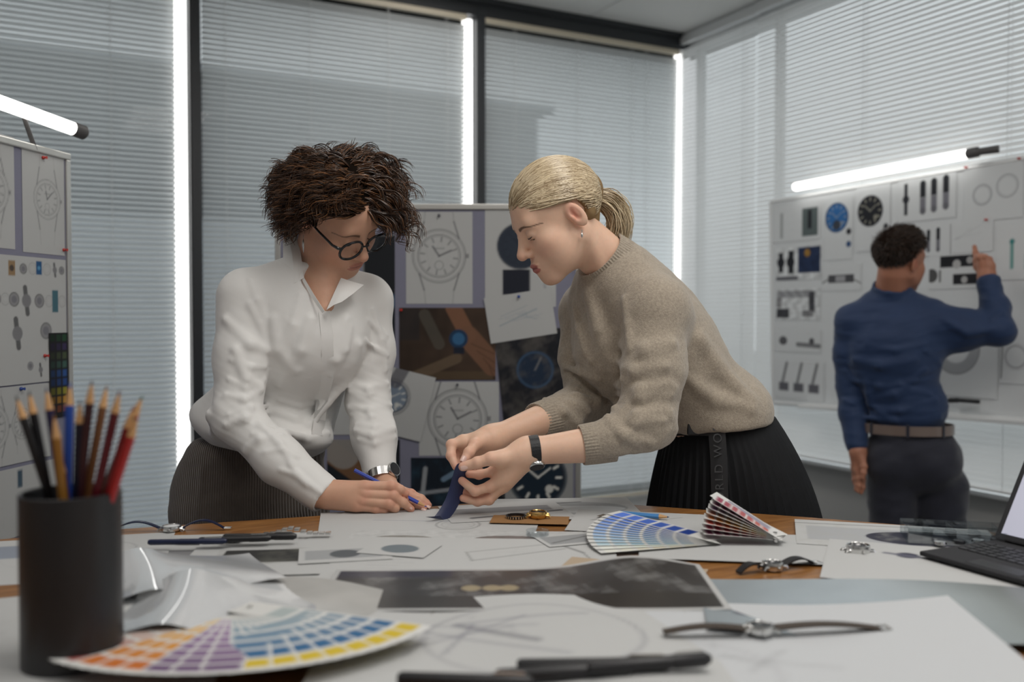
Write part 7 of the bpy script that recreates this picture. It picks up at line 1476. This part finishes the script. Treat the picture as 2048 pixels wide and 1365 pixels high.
tr3 = place(link('trousers', mesh_np('trousers', V, Q), MT['chino']), w3)
an3 = [np.array([*W(x, 975, 3.5-0.02*s)[:2], 0.08]) for s, x in ((-1, 1786), (1, 1884))]; shoes(w3, an3, F3)
def inner3(p):
    d = chain(p, [NB3, W(1790, 720, 3.5), HP3], [0.055, 0.09, 0.09], 0.05)
    for pts in ([NB3-U0*0.03, LS3, LE3, W(1714, 876, 3.515)], [NB3-U0*0.03, RS3, RE3, W(1986, 596, 3.41)]): d = smin(d, chain(p, pts, [0.045, 0.04, 0.034, 0.029], 0.02), 0.02)
    for a_ in an3: d = smin(d, chain(p, [np.array([a_[0], a_[1], 0.72]), a_], [0.07, 0.05], 0.03), 0.03)
    return d
lo, hi = bounds([LS3, LE3, RS3, RE3, NB3, an3[0], an3[1], HP3], 0.11); parts.append(sdf_mesh('inner', inner3, lo, hi, 0.014, lambda V: np.ones((len(V), 3))*np.array(SK3)))
place(link('body', join_parts('body', parts), MT['skin']), w3)
# belt with loops
MT['belt'] = mat('worn brown belt', lin(120, 104, 96), 0.3, coat=0.5)
zb = W(1812, 856, 3.5)[2]; n = 60; V = []; bc = W(1812, 856, 3.5)
for k in range(n):
    th = 2*math.pi*k/n; dr = R3*math.cos(th)*0.162+F3*math.sin(th)*0.120
    for dz, rr in ((-0.018, 1.0), (0.018, 1.0), (0.018, 1.03), (-0.018, 1.03)): P = bc+dr*rr; V.append((P[0], P[1], zb+dz))
bl3 = place(MB().add(V, [(4*k+j, 4*k+(j+1) % 4, 4*((k+1) % n)+(j+1) % 4, 4*((k+1) % n)+j) for k in range(n) for j in range(4)]).build('belt', MT['belt']), w3)
for th in (-2.4, -1.57, -0.75):
    dr = R3*math.cos(th)*0.162*1.04+F3*math.sin(th)*0.120*1.04; place(MB().box(bc+dr, (0.011, 0.004, 0.048), np.array([nrm(np.cross(U0, dr)), nrm(dr), U0])).build('belt_loop', MT['chino']), w3)
# hair
HM, HM2 = lin(30, 22, 18), lin(84, 62, 48)
hm_cut = lambda q: np.where(q[:, 1] > 0.02, 0.060, np.where(q[:, 1] > -0.03, 0.030-0.0*q[:, 1], -0.055))
def mhair(p):
    q = H3.loc(p); s = ell(q, (0, -0.016, 0.046), (0.0785, 0.098, 0.0885)); cut = 0.058-1.15*np.clip(0.015-q[:, 1], 0, 0.1); cut = np.maximum(cut, -0.052)
    return smax(s, cut-q[:, 2], 0.008)+wob(q, 60, 4)*0.0012
hv = sdf_mesh('hair', mhair, *bounds([H3.o], 0.15), 0.0045, lambda V: np.ones((len(V), 3))*np.array(HM)); hair3 = place(link('hair', join_parts('hair', [hv]), MT['hair_cap']), w3)
rng = np.random.default_rng(9); v = nrm_rows(rng.normal(size=(9000, 3))); q = np.array([0, -0.016, 0.046])+v*np.array([0.0770, 0.0965, 0.087]); cut = np.maximum(0.060-1.15*np.clip(0.015-q[:, 1], 0, 0.1), -0.050); q = q[q[:, 2] > cut][:2600]
f3 = np.stack([0.15*np.sign(q[:, 0]), -0.5+1.3*np.clip(q[:, 2]/0.12, 0, 1), -0.9+0.9*np.clip(q[:, 2]/0.10, 0, 1)], 1); dirm = nrm_rows(f3+0.30*nrm_rows(q-np.array([0, -0.016, 0.046]))+rng.normal(size=q.shape)*0.14); m = 5; t = np.linspace(0, 1, m)[None, :, None]
ln = (0.009+0.020*np.clip(q[:, 2]/0.12, 0, 1))[:, None, None]; P = q[:, None]+dirm[:, None]*ln*t; f = np.clip(rng.beta(1.2, 2, (len(q), 1)), 0, 1)
me = strands_mesh('short_strands', H3.wld(P.reshape(-1, 3)).reshape(P.shape), np.ones((len(q), m))*0.0016*(1-0.7*t[:, :, 0]), np.array(HM)*(1-f)+np.array(HM2)*f, 3); place(link('short_strands', me, MT['hair']), hair3)
